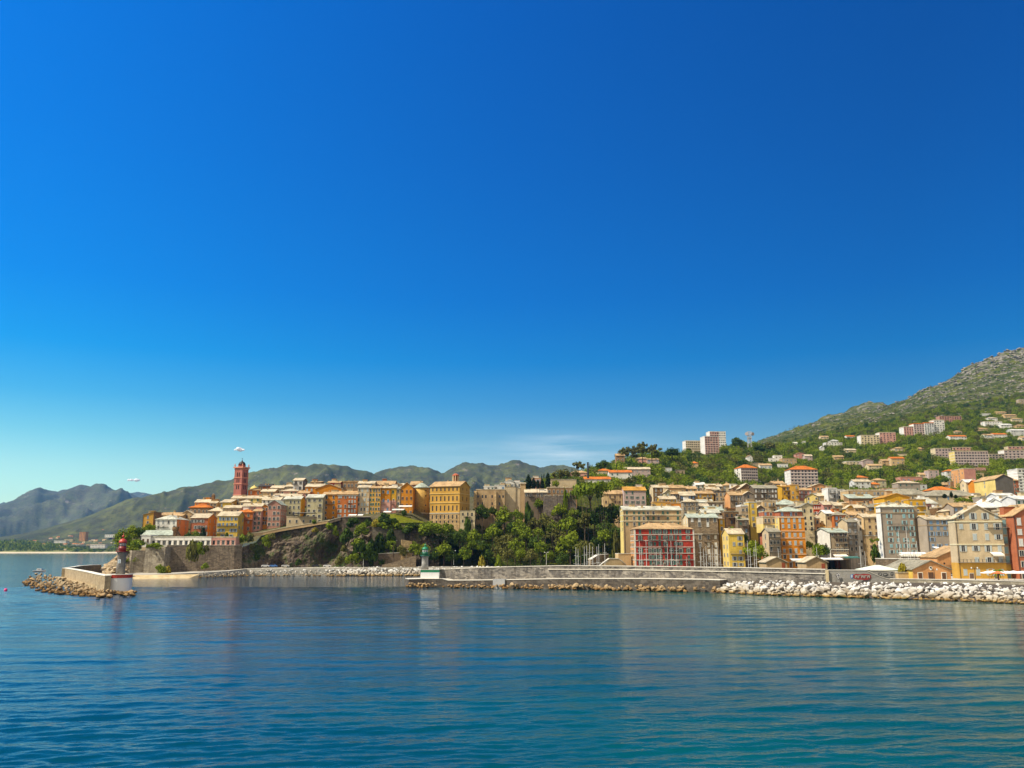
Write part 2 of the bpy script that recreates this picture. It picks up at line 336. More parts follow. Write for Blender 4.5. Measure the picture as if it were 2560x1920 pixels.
def sea_mesh():
    # real wind waves near the viewer: many crossing wave trains, short ones dying out where the grid is too coarse for them
    rows = [22.0]
    while rows[-1] < 3100: y = rows[-1]; rows.append(y + max(0.20, min(y * y / (14.3 * 868) * 0.75, 1.1 if y < 340 else y * 0.03)))
    Yr = np.array(rows); dY = np.gradient(Yr); A = np.linspace(-1.15, 1.15, 840); X = np.outer(Yr, A); Y = np.repeat(Yr[:, None], len(A), 1); D = np.repeat(dY[:, None], len(A), 1)
    Z = np.zeros_like(X); r_ = np.random.RandomState(4)
    patch = 0.75 + 0.45 * np.sin(X * 0.021 + 1.3 + 1.4 * np.sin(Y * 0.017)) * np.sin(Y * 0.031 + 0.6 * np.sin(X * 0.013))
    for i in range(90):
        lam = 0.6 * (10.0 / 0.6) ** (r_.rand() ** 1.25); th = r_.normal(R(97), R(22 if lam < 4 else 13)); k = 2 * math.pi / lam; slope = 0.0225 * (1.0 if lam < 2 else 0.75 if lam < 4 else 0.45); a = slope / k
        att = np.clip((lam / (D * 2.2) - 0.8), 0, 1) * (patch if lam < 4 else 1.0); ph = k * (X * math.cos(th) + Y * math.sin(th)) + r_.rand() * 6.28 + 0.5 * np.sin(X * 0.07 + i)
        Z += a * att * (np.sin(ph) + 0.22 * np.cos(2 * ph))
    co = np.stack([X, Y, Z], -1).reshape(-1, 3); nr, nc = X.shape; idx = np.arange(nr * nc).reshape(nr, nc)
    q = np.stack([idx[:-1, :-1], idx[:-1, 1:], idx[1:, 1:], idx[1:, :-1]], -1).reshape(-1, 4)
    out = np.array([(-6500, -900, -.45), (6500, -900, -.45), (6500, 4200, -.45), (-6500, 4200, -.45)]); b0 = len(co); co = np.concatenate([co, out]); q = np.concatenate([q, [[b0, b0 + 1, b0 + 2, b0 + 3]]])
    me = bpy.data.meshes.new('sea'); me.vertices.add(len(co)); me.vertices.foreach_set('co', co.astype(np.float32).ravel()); me.loops.add(len(q) * 4); me.loops.foreach_set('vertex_index', q.astype(np.int32).ravel()); me.polygons.add(len(q)); me.polygons.foreach_set('loop_start', np.arange(0, len(q) * 4, 4, dtype=np.int32)); me.polygons.foreach_set('use_smooth', np.ones(len(q), dtype=bool)); me.update(calc_edges=True); return me
sea = link('sea', sea_mesh(), None, [M_SEA]); tag(sea, kind='structure')

# ---- mountains
def ridge(name, keys, Yf, Yr, Yb, zfoot, mat_, amp, step=7, rows=70, seed=0, nscale=900.0):
    K = np.array(keys, float); pxs = np.arange(K[0, 0], K[-1, 0] + 1, step)
    V = []; pr = []
    for p in pxs:
        py = np.interp(p, K[:, 0], K[:, 1]); v = P(p, py, Yr); pr.append((v.x / Yr, v.z))
    nr = rows
    for j in range(nr):
        s = j / (nr - 1) * 1.35
        for i, (ax, zr) in enumerate(pr):
            if s <= 1: Y = Yf + (Yr - Yf) * s; base = zfoot + (zr - zfoot) * (0.35 * s + 0.65 * s ** 1.7)
            else: Y = Yr + (Yb - Yr) * (s - 1) / 0.35; base = zr + (zfoot - zr) * ((s - 1) / 0.35) ** 1.2
            X = ax * Y
            q = Vector((X / nscale + seed, Y / nscale * 0.55, seed * 1.7))
            w = max(0.0, s * (1 - s)) * 4 if s < 1 else 0.0
            nz_ = noise.ridged_multi_fractal(q, 1.0, 2.1, 6, 1.0, 2.0) - 1.1
            fine = noise.fractal(Vector((X / nscale * 7, Y / nscale * 3, seed)), 0.9, 2.1, 4)
            hgt = max(zr - zfoot, 0) / 450.0
            V.append((X, Y, base + amp * hgt * (w * nz_ * 0.8) + amp * hgt * 0.075 * fine * min(1, s * 1.2)))
    nx = len(pr)
    Fc = [(j * nx + i, j * nx + i + 1, (j + 1) * nx + i + 1, (j + 1) * nx + i) for j in range(nr - 1) for i in range(nx - 1)]
    o = link(name, mesh_of(name, V, Fc, smooth=True), None, [mat_]); return tag(o, kind='structure')
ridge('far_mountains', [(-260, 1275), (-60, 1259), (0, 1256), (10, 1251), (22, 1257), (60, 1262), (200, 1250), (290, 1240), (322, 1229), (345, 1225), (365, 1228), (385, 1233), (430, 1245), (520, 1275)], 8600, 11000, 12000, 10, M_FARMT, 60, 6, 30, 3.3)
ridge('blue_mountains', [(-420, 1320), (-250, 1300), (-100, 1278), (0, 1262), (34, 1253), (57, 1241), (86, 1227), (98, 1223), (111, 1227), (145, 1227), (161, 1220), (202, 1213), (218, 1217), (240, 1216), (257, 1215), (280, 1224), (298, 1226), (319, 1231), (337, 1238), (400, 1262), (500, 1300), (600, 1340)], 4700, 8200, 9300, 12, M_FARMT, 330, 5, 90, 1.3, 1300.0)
ridge('near_mountains', [(-200, 1368), (-60, 1352), (30, 1338), (65, 1331), (104, 1323), (143, 1312), (181, 1301), (220, 1289), (259, 1274), (298, 1255), (337, 1243), (384, 1235), (404, 1229), (411, 1224), (418, 1228), (459, 1214), (484, 1213), (513, 1208), (537, 1204), (583, 1195), (619, 1184), (657, 1171), (691, 1164), (742, 1163), (799, 1161), (825, 1158), (849, 1159), (869, 1165), (893, 1175), (914, 1177), (940, 1186), (1000, 1202), (1100, 1232), (1200, 1270), (1300, 1320)], 3350, 4600, 5600, 24, M_NEARMT, 210, 4, 110, 5.1, 560.0)
ridge('back_mountains', [(760, 1240), (860, 1205), (926, 1184), (940, 1180), (955, 1177), (977, 1169), (999, 1164), (1037, 1166), (1069, 1170), (1090, 1175), (1107, 1178), (1134, 1166), (1158, 1157), (1177, 1154), (1199, 1155), (1231, 1158), (1262, 1157), (1279, 1151), (1301, 1154), (1315, 1159), (1349, 1164), (1380, 1161), (1399, 1163), (1426, 1169), (1500, 1180), (1600, 1195), (1750, 1220)], 3350, 4900, 6000, 15, M_NEARMT, 210, 4, 110, 9.4, 560.0)

# ---- the hill behind the town, the mountain on the right: one height field tied to rows of known ground level
ROWS = {
 440: [(1080, -3), (1540, -3), (1570, 2), (2900, 2)],
 480: [(1080, -3), (1530, -3), (1560, 5), (1700, 7), (2100, 7), (2300, 8), (2900, 8)],
 500: [(1080, 3), (1520, 3), (1560, 8), (1700, 10), (2100, 10), (2900, 11)],
 530: [(1080, 1360), (1180, 1360), (1330, 1345), (1430, 1350), (1520, 1365), (1570, 12), (1700, 14), (2100, 14), (2900, 16)],
 560: [(1080, 1310), (1180, 1300), (1330, 1300), (1430, 1297), (1530, 1310), (1570, 17), (1700, 19), (2100, 19), (2900, 22)],
 600: [(1080, 1290), (1180, 1275), (1330, 1248), (1430, 1237), (1530, 1262), (1600, 1288), (1700, 26), (2100, 26), (2900, 29)],
 700: [(1080, 1300), (1250, 1262), (1350, 1227), (1450, 1206), (1550, 1208), (1620, 1238), (1700, 44), (1850, 43), (2000, 42), (2150, 1247), (2250, 1245), (2350, 1243), (2450, 1243), (2560, 1243), (2900, 1240)],
 830: [(1080, 1310), (1250, 1265), (1350, 1222), (1450, 1193), (1550, 1169), (1650, 1180), (1750, 1210), (1850, 1232), (1950, 1238), (2050, 1230), (2150, 1212), (2250, 1212), (2350, 1205), (2450, 1205), (2560, 1208), (2900, 1205)],
 1000: [(1080, 1340), (1250, 1290), (1350, 1240), (1450, 1194), (1550, 1155), (1600, 1140), (1700, 1140), (1800, 1140), (1900, 1165), (2000, 1175), (2100, 1170), (2200, 1168), (2300, 1163), (2400, 1160), (2560, 1162), (2900, 1150)],
 1200: [(1080, 1350), (1250, 1310), (1400, 1240), (1500, 1184), (1600, 1158), (1700, 1134), (1780, 1128), (1850, 1124), (1950, 1128), (2050, 1128), (2150, 1118), (2250, 1104), (2350, 1098), (2450, 1097), (2560, 1097), (2900, 1080)],
 1500: [(1080, 1360), (1250, 1330), (1500, 1230), (1700, 1165), (1800, 1145), (1900, 1122), (2000, 1112), (2100, 1090), (2200, 1068), (2300, 1051), (2400, 1038), (2500, 1032), (2600, 1027), (2900, 1000)],
 2000: [(1080, 1365), (1250, 1350), (1700, 1200), (1800, 1150), (1900, 1122), (1960, 1102), (2050, 1081), (2100, 1065), (2200, 1042), (2300, 1016), (2400, 996), (2500, 976), (2600, 960), (2900, 910)],
 2600: [(1080, 1368), (1250, 1360), (1700, 1260), (1800, 1180), (1850, 1130), (1904, 1103), (2003, 1078), (2056, 1054), (2100, 1044), (2155, 1034), (2216, 1022), (2269, 1004), (2324, 975), (2377, 953), (2413, 929), (2476, 898), (2522, 884), (2558, 874), (2700, 835), (2900, 790)],
 3300: [(1080, 1370), (1700, 1300), (1850, 1180), (1960, 1110), (2060, 1052), (2100, 1038), (2140, 1023), (2155, 1016), (2175, 1010), (2196, 1013), (2216, 1018), (2260, 1030), (2560, 960), (2900, 900)],
 4200: [(1080, 1371), (1250, 1370), (2900, 1250)],
}
TY = np.array(sorted(ROWS)); TPX = np.arange(1080, 3100, 5.0); TZ = []
for Y in TY:
    xs, zs = [], []
    for px, q in ROWS[int(Y)]:
        v = P(px, q if q > 200 else 1372, Y); xs.append(azpx(v.x, Y)); zs.append(v.z if q > 200 else q)
    TZ.append(np.interp(TPX, xs, zs))
TZ = np.array(TZ)
def tz(X, Y):
    if Y < TY[0]: return -3.0
    j = int(np.clip(np.searchsorted(TY, Y) - 1, 0, len(TY) - 2)); f = min(1.0, (Y - TY[j]) / (TY[j + 1] - TY[j]))
    p = (azpx(X, Y) - TPX[0]) / 5.0; i = int(np.clip(p, 0, len(TPX) - 2)); g = min(max(p - i, 0), 1)
    a = TZ[j, i] * (1 - g) + TZ[j, i + 1] * g; c = TZ[j + 1, i] * (1 - g) + TZ[j + 1, i + 1] * g
    return a * (1 - f) + c * f
def tzn(X, Y):
    z = tz(X, Y)
    if Y > 620:
        k = min(1.0, (Y - 620) / 900.0)
        z += k * (7.0 * (noise.ridged_multi_fractal(Vector((X / 260, Y / 260, 3.1)), 0.9, 2.1, 5, 1.0, 2.0) - 1.2) + 1.6 * noise.fractal(Vector((X / 40, Y / 40, 1)), 0.8, 2.0, 4)) * (1.0 if Y < 1700 else 1.6)
        if Y > 2200: z += 9 * max(0, noise.hetero_terrain(Vector((X / 90, Y / 90, 7)), 0.7, 2.1, 5, 0.3)) * min(1, (Y - 2200) / 300)
    return z
ys = [440, 450, 460, 470, 480, 486, 492, 500] + list(np.arange(508, 640, 7)) + list(np.geomspace(640, 4200, 150)); cols = np.arange(1085, 2890, 6.0)
V = []
for Y in ys:
    for p in cols:
        X = (p - CX) / AZ * Y; V.append((X, Y, tzn(X, Y)))
nx = len(cols)
Fc = [(j * nx + i, j * nx + i + 1, (j + 1) * nx + i + 1, (j + 1) * nx + i) for j in range(len(ys) - 1) for i in range(nx - 1)]
tag(link('hillside', mesh_of('hillside', V, Fc, smooth=True), None, [M_HILL]), kind='structure')

# ---- citadel headland
HROWS = {
 497: [(250, 1405), (330, 1376), (420, 1364), (585, 1363), (640, 1354), (652, 1340), (700, 1323), (760, 1313), (820, 1302), (852, 1294), (927, 1292), (935, 1316), (1061, 1316), (1090, 1345), (1150, 1365), (1200, 1375)],
 512: [(250, 1400), (330, 1360), (420, 1345), (540, 1346), (600, 1340), (650, 1328), (700, 1320), (760, 1311), (823, 1300), (900, 1292), (950, 1300), (1030, 1306), (1090, 1330), (1150, 1345), (1200, 1365)],
 530: [(250, 1390), (330, 1348), (420, 1338), (540, 1336), (600, 1332), (650, 1320), (700, 1313), (760, 1304), (823, 1300), (900, 1289), (950, 1284), (1030, 1285), (1090, 1326), (1150, 1330), (1200, 1345)],
 560: [(250, 1380), (330, 1322), (420, 1308), (540, 1277), (600, 1267), (700, 1262), (800, 1246), (900, 1242), (1000, 1242), (1100, 1262), (1200, 1290)],
 600: [(250, 1375), (330, 1325), (420, 1302), (540, 1264), (600, 1252), (700, 1237), (800, 1224), (900, 1217), (1000, 1217), (1100, 1227), (1200, 1245)],
 680: [(250, 1380), (420, 1330), (600, 1290), (1000, 1260), (1200, 1260)],
}
HY = np.array(sorted(HROWS)); HPX = np.arange(300, 1215, 5.0); HZ = []
for Y in HY:
    HZ.append(np.interp(HPX, [azpx(P(p, q, Y).x, Y) for p, q in HROWS[int(Y)]], [Zof(q, Y) for p, q in HROWS[int(Y)]]))
HZ = np.array(HZ)
def hz(X, Y):
    p = (azpx(X, Y) - HPX[0]) / 5.0
    if p < -2 or p > len(HPX) + 1 or Y < 494: return -5.0
    j = int(np.clip(np.searchsorted(HY, Y) - 1, 0, len(HY) - 2)); f = min(max((Y - HY[j]) / (HY[j + 1] - HY[j]), 0), 1)
    i = int(np.clip(p, 0, len(HPX) - 2)); g = min(max(p - i, 0), 1)
    a = HZ[j, i] * (1 - g) + HZ[j, i + 1] * g; c = HZ[j + 1, i] * (1 - g) + HZ[j + 1, i + 1] * g
    return a * (1 - f) + c * f
def ground(X, Y):
    p = azpx(X, Y)
    a = hz(X, Y) if 318 < p < 1210 and Y < 690 else -5.0
    b = tz(X, Y) if p > 1085 else -5.0
    return max(a, b)
ys = list(np.arange(497, 690, 6.0)); cols = np.arange(318, 1211, 5.0); nx = len(cols); V = []
for Y in ys:
    for p in cols:
        X = (p - CX) / AZ * Y; V.append((X, Y, hz(X, Y) + 0.25 * noise.noise(Vector((X / 5, Y / 5, 0)))))
Fc = [(j * nx + i, j * nx + i + 1, (j + 1) * nx + i + 1, (j + 1) * nx + i) for j in range(len(ys) - 1) for i in range(nx - 1)]
M_HEAD = land_material('dry_headland_ground', [(0.11, 0.13, 0.03), (0.20, 0.17, 0.10), (0.16, 0.14, 0.08)], (0.3, 0.27, 0.22), 0.2, 12.0, (0.24, 0.2, 0.13))
tag(link('headland', mesh_of('headland', V, Fc, smooth=True), None, [M_HEAD]), kind='structure')

# ---- cliff: rough rock face with hollows
CT = [(530, 1428), (545, 1418), (560, 1408), (585, 1388), (605, 1368), (640, 1356), (652, 1341), (700, 1324), (760, 1314), (820, 1303), (852, 1295), (927, 1293), (935, 1316), (1061, 1318), (1110, 1350)]
def cliff_cols(p): return np.interp(p, [a for a, _ in CT], [b for _, b in CT])
V = []; nr = 46; cols = np.arange(532, 1100, 1.6)
for p in cols:
    YF = float(np.interp(p, [532, 600, 635, 660], [482, 487, 494, 499])); top = P(p, cliff_cols(p), YF); x0 = top.x
    for j in range(nr):
        s = j / (nr - 1); z = 2.5 + (top.z - 2.5) * s
        q = Vector((x0 / 14, z / 10, 0.3)); n1 = noise.ridged_multi_fractal(q, 0.9, 2.1, 5, 1.0, 2.0) - 1.0
        n2 = noise.fractal(Vector((x0 / 3.2, z / 2.6, 5)), 0.8, 2.0, 4)
        lean = 7.0 * (1 - s) ** 1.4 + 5.0 * max(0.0, noise.noise(Vector((x0 / 26, z / 16, 9)))) 
        cave = 7.0 * math.exp(-((p - 705) / 16) ** 2 - ((z - 4) / 5) ** 2) + 8.0 * math.exp(-((p - 835) / 34) ** 2 - ((z - (12 + (p - 830) * 0.16)) / 7) ** 2)
        endf = min(1, (s * 8)) if s < 0.12 else min(1.0, (1 - s) * 9 + 0.05)
        yy = YF - lean + (-(1.6 * n1 + 1.1 * n2) * endf + cave * endf)
        V.append((x0 * (yy / YF), yy, z))
Fc = [(i * nr + j, (i + 1) * nr + j, (i + 1) * nr + j + 1, i * nr + j + 1) for i in range(len(cols) - 1) for j in range(nr - 1)]
m, t, b = newmat('cliff_rock'); v, _ = coords(t, False)
n1 = noise_n(t, v, 0.06, 6, 0.65); n2 = noise_n(t, v, 0.5, 6, 0.7, (1, 1, 0.45)); n3 = noise_n(t, v, 0.13, 6, 0.7)
c = mixc(t, (0.085, 0.062, 0.044), (0.20, 0.155, 0.11), rampf(t, n1, [(0.38, 0.0), (0.62, 1.0)]))
c = mixc(t, c, (0.035, 0.027, 0.02), rampf(t, n2, [(0.42, 0.0), (0.60, 0.9)]))
c = mixc(t, c, (0.04, 0.065, 0.012), rampf(t, n3, [(0.50, 0.0), (0.60, 0.9)]))
t.links.new(c, b.inputs['Base Color']); bump(t, b, n2, 0.9, 0.7); M_CLIFF = m
tag(link('cliff', mesh_of('cliff', V, Fc), None, [M_CLIFF]), 'dark brown rock cliff with hollows below the citadel houses', 'cliff', kind='structure')

# ---- shore road, quays, beaches
M_ROAD = paint('pale_concrete', (0.42, 0.39, 0.33), 0.9, 0.1); M_ASPH = paint('asphalt', (0.06, 0.06, 0.06), 0.9, 0.1)
m, t, b = newmat('coarse_sand'); v, _ = coords(t, False); n1 = noise_n(t, v, 0.4, 6, 0.7)
t.links.new(mixc(t, (0.40, 0.29, 0.14), (0.60, 0.48, 0.28), rampf(t, n1, [(0.35, 0.0), (0.65, 1.0)])), b.inputs['Base Color']); M_SAND = m
def strip(name, pts_front, pts_back, mat_, kind='structure'):
    V = []; n = len(pts_front)
    for a, c in zip(pts_front, pts_back): V += [a, c, (a[0], a[1], -2.5)]
    Fc = []
    for i in range(n - 1):
        k = 3 * i; Fc += [(k, k + 3, k + 4, k + 1), (k + 2, k + 5, k + 3, k)]
    return tag(link(name, mesh_of(name, V, Fc), None, [mat_]), kind=kind)
def wp(px, Y, z): return ((px - CX) / AZ * Y, Y, z)
SR = [(318, 436, 1.7), (420, 441, 1.9), (520, 450, 2.6), (575, 462, 3.0), (620, 476, 3.8), (900, 478, 4.4), (1060, 482, 4.6), (1300, 482, 4.6), (1450, 470, 3.2), (1560, 440, 2.2)]
strip('shore_road', [wp(p, y, z) for p, y, z in SR], [wp(p, y + (64 if p < 560 else 34), z + 0.15) for p, y, z in SR], M_ROAD)
strip('beach', [wp(p, y, -0.6) for p, y in ((326, 426), (370, 428), (420, 431), (470, 437), (500, 445))], [wp(p, y, 1.75) for p, y in ((322, 434), (370, 437.5), (420, 440), (470, 444), (502, 448))], M_SAND)
QF = [(1548, 424), (1600, 420), (1760, 420), (2140, 418), (2190, 400), (2235, 372), (2252, 300), (2290, 279), (2420, 271), (2560, 263), (2950, 250)]
strip('harbour_quay', [wp(p, y, 1.9 if y > 350 else 4.4) for p, y in QF], [wp(p, 505, 1.95 if y > 350 else 4.45) for p, y in QF], M_ROAD)

# ---- low coast across the bay
COASTZ = [-2, 2.5, 7, 19, 28, 42]
V = []; cols = np.arange(-330, 420, 7.0); ys = [2930, 2950, 2985, 3030, 3100, 3250, 3500, 3900]
for Y in ys:
    for p in cols:
        X = (p - CX) / AZ * Y; wob = 22 * noise.noise(Vector((p / 60, 0, 0)))
        z = np.interp(Y + wob, [2930, 2960, 3000, 3150, 3400, 3900], COASTZ) * (1.0 if p < 120 else np.interp(p, [120, 200], [1.0, .55])); V.append((X, Y, z))
nx = len(cols); Fc = [(j * nx + i, j * nx + i + 1, (j + 1) * nx + i + 1, (j + 1) * nx + i) for j in range(len(ys) - 1) for i in range(nx - 1)]
m, t, b = newmat('coastal_plain'); v, _ = coords(t, False); n1 = noise_n(t, v, 0.02, 5, 0.7); sp = N(t, 'ShaderNodeSeparateXYZ'); t.links.new(v, sp.inputs[0])
c = mixc(t, (0.13, 0.16, 0.03), (0.22, 0.20, 0.06), rampf(t, n1, [(0.4, 0.0), (0.6, 1.0)]))
mr = N(t, 'ShaderNodeMapRange'); mr.inputs[1].default_value = 3.4; mr.inputs[2].default_value = 5.0; t.links.new(sp.outputs[2], mr.inputs[0])
t.links.new(mixc(t, (0.52, 0.44, 0.30), c, mr.outputs[0]), b.inputs['Base Color'])
tag(link('far_coast', mesh_of('far_coast', V, Fc, smooth=True), None, [m]), kind='structure')

# ---- the air: thin summer haze over the whole bay
hb = MB().box(-7200, 7200, -1000, 12600, -4.0, 800.0)
hm_ = bpy.data.materials.new('summer_haze'); hm_.use_nodes = True; t = hm_.node_tree
for n in list(t.nodes): t.nodes.remove(n)
pv = N(t, 'ShaderNodeVolumePrincipled'); pv.inputs['Color'].default_value = (0.16, 0.50, 1.0, 1); pv.inputs['Density'].default_value = 3.3e-5; pv.inputs['Anisotropy'].default_value = 0.1
ou = N(t, 'ShaderNodeOutputMaterial'); t.links.new(pv.outputs[0], ou.inputs['Volume'])
hz_o = hb.build('haze', [hm_]); tag(hz_o, kind='stuff')

V = []; cols = np.arange(222, 425, 2.2); ys = np.arange(420, 500, 2.2); nx = len(cols)
for Y in ys:
    for p in cols:
        X = (p - CX) / AZ * Y; q = np.interp(p, [222, 240, 262, 285, 300, 330, 420], [-1.0, 1.2, 5.0, 9.0, 12.0, 13.5, 13.0]) * min(1.0, max(0.0, (Y - np.interp(p, [222, 250, 300, 330, 420], [425, 436, 456, 472, 480])) / 16)) - 0.6
        k = min(1.0, max(0.0, q / 4)); n_ = noise.ridged_multi_fractal(Vector((X / 9, Y / 9, 4)), 0.9, 2.1, 5, 1.0, 2.0) - 1.1; V.append((X, Y + 1.4 * n_ * k, q + 1.7 * n_ * k))
Fc = [(j * nx + i, j * nx + i + 1, (j + 1) * nx + i + 1, (j + 1) * nx + i) for j in range(len(ys) - 1) for i in range(nx - 1)]
m, t, b = newmat('point_rock'); v, _ = coords(t, False); n2 = noise_n(t, v, 0.6, 6, 0.7); n1 = noise_n(t, v, 0.15, 5, 0.65)
c = mixc(t, (0.40, 0.29, 0.16), (0.24, 0.165, 0.095), rampf(t, n1, [(0.4, 0.0), (0.6, 1.0)])); t.links.new(mixc(t, c, (0.07, 0.05, 0.03), rampf(t, n2, [(0.45, 0.0), (0.6, 0.85)])), b.inputs['Base Color']); bump(t, b, n2, 0.8, 0.5)
tag(link('rocky_point_ground', mesh_of('rocky_point_ground', V, Fc), None, [m]), kind='structure')
# ================================================================== BUILDINGS
ORD = ['', 'second', 'third', 'fourth', 'fifth', 'sixth', 'seventh', 'eighth', 'ninth', 'tenth', 'eleventh', 'twelfth', 'thirteenth', 'fourteenth', 'fifteenth', 'sixteenth', 'seventeenth', 'eighteenth', 'nineteenth', 'twentieth']
FOOT = []                                          # px range, distance range, roof px height: where trees must not stand
C = dict(tan=(0.46, 0.33, 0.19), beige=(0.53, 0.43, 0.29), cream=(0.62, 0.52, 0.34), sand=(0.56, 0.41, 0.23), ochre=(0.54, 0.32, 0.085), gold=(0.58, 0.34, 0.06),
         yellow=(0.64, 0.45, 0.12), lemon=(0.68, 0.54, 0.22), vivid=(0.74, 0.43, 0.012), orange=(0.60, 0.24, 0.05), peach=(0.60, 0.32, 0.15), rust=(0.42, 0.14, 0.045),
         brick=(0.36, 0.13, 0.07), red=(0.37, 0.050, 0.032), scarlet=(0.50, 0.085, 0.018), pink=(0.56, 0.32, 0.26), rose=(0.50, 0.25, 0.20), mauve=(0.40, 0.22, 0.17), lilac=(0.46, 0.36, 0.33),
         white=(0.72, 0.70, 0.65), grey=(0.33, 0.28, 0.225), stone=(0.36, 0.28, 0.19), dark=(0.20, 0.155, 0.11), brown=(0.27, 0.17, 0.09), sage=(0.44, 0.40, 0.26), pale=(0.60, 0.60, 0.58), palace=(0.50, 0.30, 0.085), blank=(0.13, 0.115, 0.10), amber=(0.52, 0.22, 0.03))
ROOFC = dict(slate=((0.40, 0.40, 0.33), 'slate'), pale=((0.55, 0.54, 0.44), 'slate'), dull=((0.33, 0.30, 0.22), 'slate'), green=((0.42, 0.47, 0.39), 'slate'), cream=((0.60, 0.50, 0.34), 'slate'),
             tile=((0.58, 0.19, 0.045), 'tile'), tan=((0.56, 0.38, 0.19), 'tile'), hot=((0.66, 0.20, 0.03), 'tile'), amber=((0.62, 0.33, 0.06), 'tile'), white=((0.72, 0.71, 0.66), 'slate'), dark=((0.07, 0.065, 0.06), 'slate'))
for k_, c_ in list(C.items()):                       # sun-soaked Mediterranean colours
    l_ = .3 * c_[0] + .59 * c_[1] + .11 * c_[2]; C[k_] = tuple(max(.006, min(.82, l_ * .97 + (x - l_) * 1.10)) for x in c_)
def wm(k):
    if k.startswith('#'): return stonemat(C[k[1:]])                      # bare stone
    if k.startswith('~'): return wallmat(C[k[1:]], 0.9)                 # very weathered
    return wallmat(C[k], 0.5)
def unit_window(name, frame=True, arch=False):
    b = MB()
    if frame:                                                            # surround, proud of the wall; pane inside it
        b.box(-0.60, -0.47, -0.10, 0.05, -0.56, 0.58, 0); b.box(0.47, 0.60, -0.10, 0.05, -0.56, 0.58, 0)
        b.box(-0.47, 0.47, -0.10, 0.05, 0.48, 0.58, 0); b.box(-0.64, 0.64, -0.16, 0.05, -0.60, -0.56, 0)
    b.box(-0.47, 0.47, -0.03, 0.04, -0.56, 0.48, 1)
    b.box(-0.025, 0.025, -0.06, -0.03, -0.56, 0.48, 0)
    return b.mesh(name)
W_OPEN = unit_window('window'); [W_OPEN.materials.append(x) for x in (M_FRAME, M_PANE)]
W_BARE = unit_window('window', False); [W_BARE.materials.append(x) for x in (M_IRON, M_PANE)]
W_SHUT = {}
for k in M_SHUT:                                                         # louvred shutters closed over the opening
    b = MB(); b.box(-0.60, 0.60, -0.05, 0.05, 0.50, 0.56, 0); b.box(-0.64, 0.64, -0.14, 0.05, -0.60, -0.55, 0)
    for s in (-1, 1):
        b.box(min(s * 0.01, s * 0.5), max(s * 0.01, s * 0.5), -0.07, 0.04, -0.55, 0.50, 1)
        for i in range(7): b.box(min(s * 0.05, s * 0.46), max(s * 0.05, s * 0.46), -0.095, -0.07, -0.50 + i * 0.145, -0.44 + i * 0.145, 1)
    me = b.mesh('window'); me.materials.append(M_FRAME); me.materials.append(M_SHUT[k]); W_SHUT[k] = me
LEAFM = {}
for k in M_SHUT:
    b = MB(); b.box(-0.25, 0.25, -0.09, -0.03, -0.55, 0.5)
    for i in range(7): b.box(-0.21, 0.21, -0.115, -0.09, -0.50 + i * 0.145, -0.44 + i * 0.145)
    me = b.mesh('shutter'); me.materials.append(M_SHUT[k]); LEAFM[k] = me
b = MB(); b.box(-0.5, 0.5, -1.0, 0, -0.10, 0.0, 0)
for i in range(13): x = -0.49 + i * 0.98 / 12; b.box(x - 0.006, x + 0.006, -0.99, -0.96, 0, 1.0, 1)
b.box(-0.5, 0.5, -1.0, -0.95, 0.97, 1.02, 1)
for s in (-0.5, 0.49): b.box(s, s + 0.01, -1.0, 0, 0.97, 1.02, 1); b.box(s, s + 0.01, -1.0, 0, 0.45, 0.49, 1)
BALC = b.mesh('balcony'); BALC.materials.append(paint('balcony_slab', (0.34, 0.30, 0.25), 0.9)); BALC.materials.append(M_IRON)
b = MB(); b.box(-0.5, 0.5, -0.5, 0.5, -0.5, 1.0, 0); b.box(-0.6, 0.6, -0.6, 0.6, 1.0, 1.14, 1); b.box(-0.42, 0.42, -0.42, 0.42, 1.14, 1.5, 0); b.box(-0.62, 0.62, -0.62, 0.62, 1.5, 1.6, 1)
CHIM = b.mesh('chimney'); CHIM.materials.append(wallmat(C['sand'], 0.5)); CHIM.materials.append(roofmat(*ROOFC['slate']))
b = MB(); b.box(-0.5, 0.5, -0.12, 0.05, 0, 1, 0); b.box(-0.42, 0.42, -0.16, -0.12, 0, 0.93, 1)
DOOR = b.mesh('door'); DOOR.materials.append(M_FRAME); DOOR.materials.append(M_SHUT['brown'])
b = MB(); b.extr([(-1.0, -0.42), (0, 0), (0, -0.08), (-1.0, -0.52)], 'x', -0.5, 0.5); b.box(-0.5, 0.5, -1.01, -0.99, -0.72, -0.45)
AWN = b.mesh('awning'); AWN.materials.append(paint('awning_canvas', (0.72, 0.70, 0.62), 0.9))
def child(mesh, parent, name, loc, sc=(1, 1, 1), rz=0.0):
    o = bpy.data.objects.new(name, mesh); COL.objects.link(o); o.parent = parent; o.location = loc; o.scale = sc; o.rotation_euler = (0, 0, rz); return o

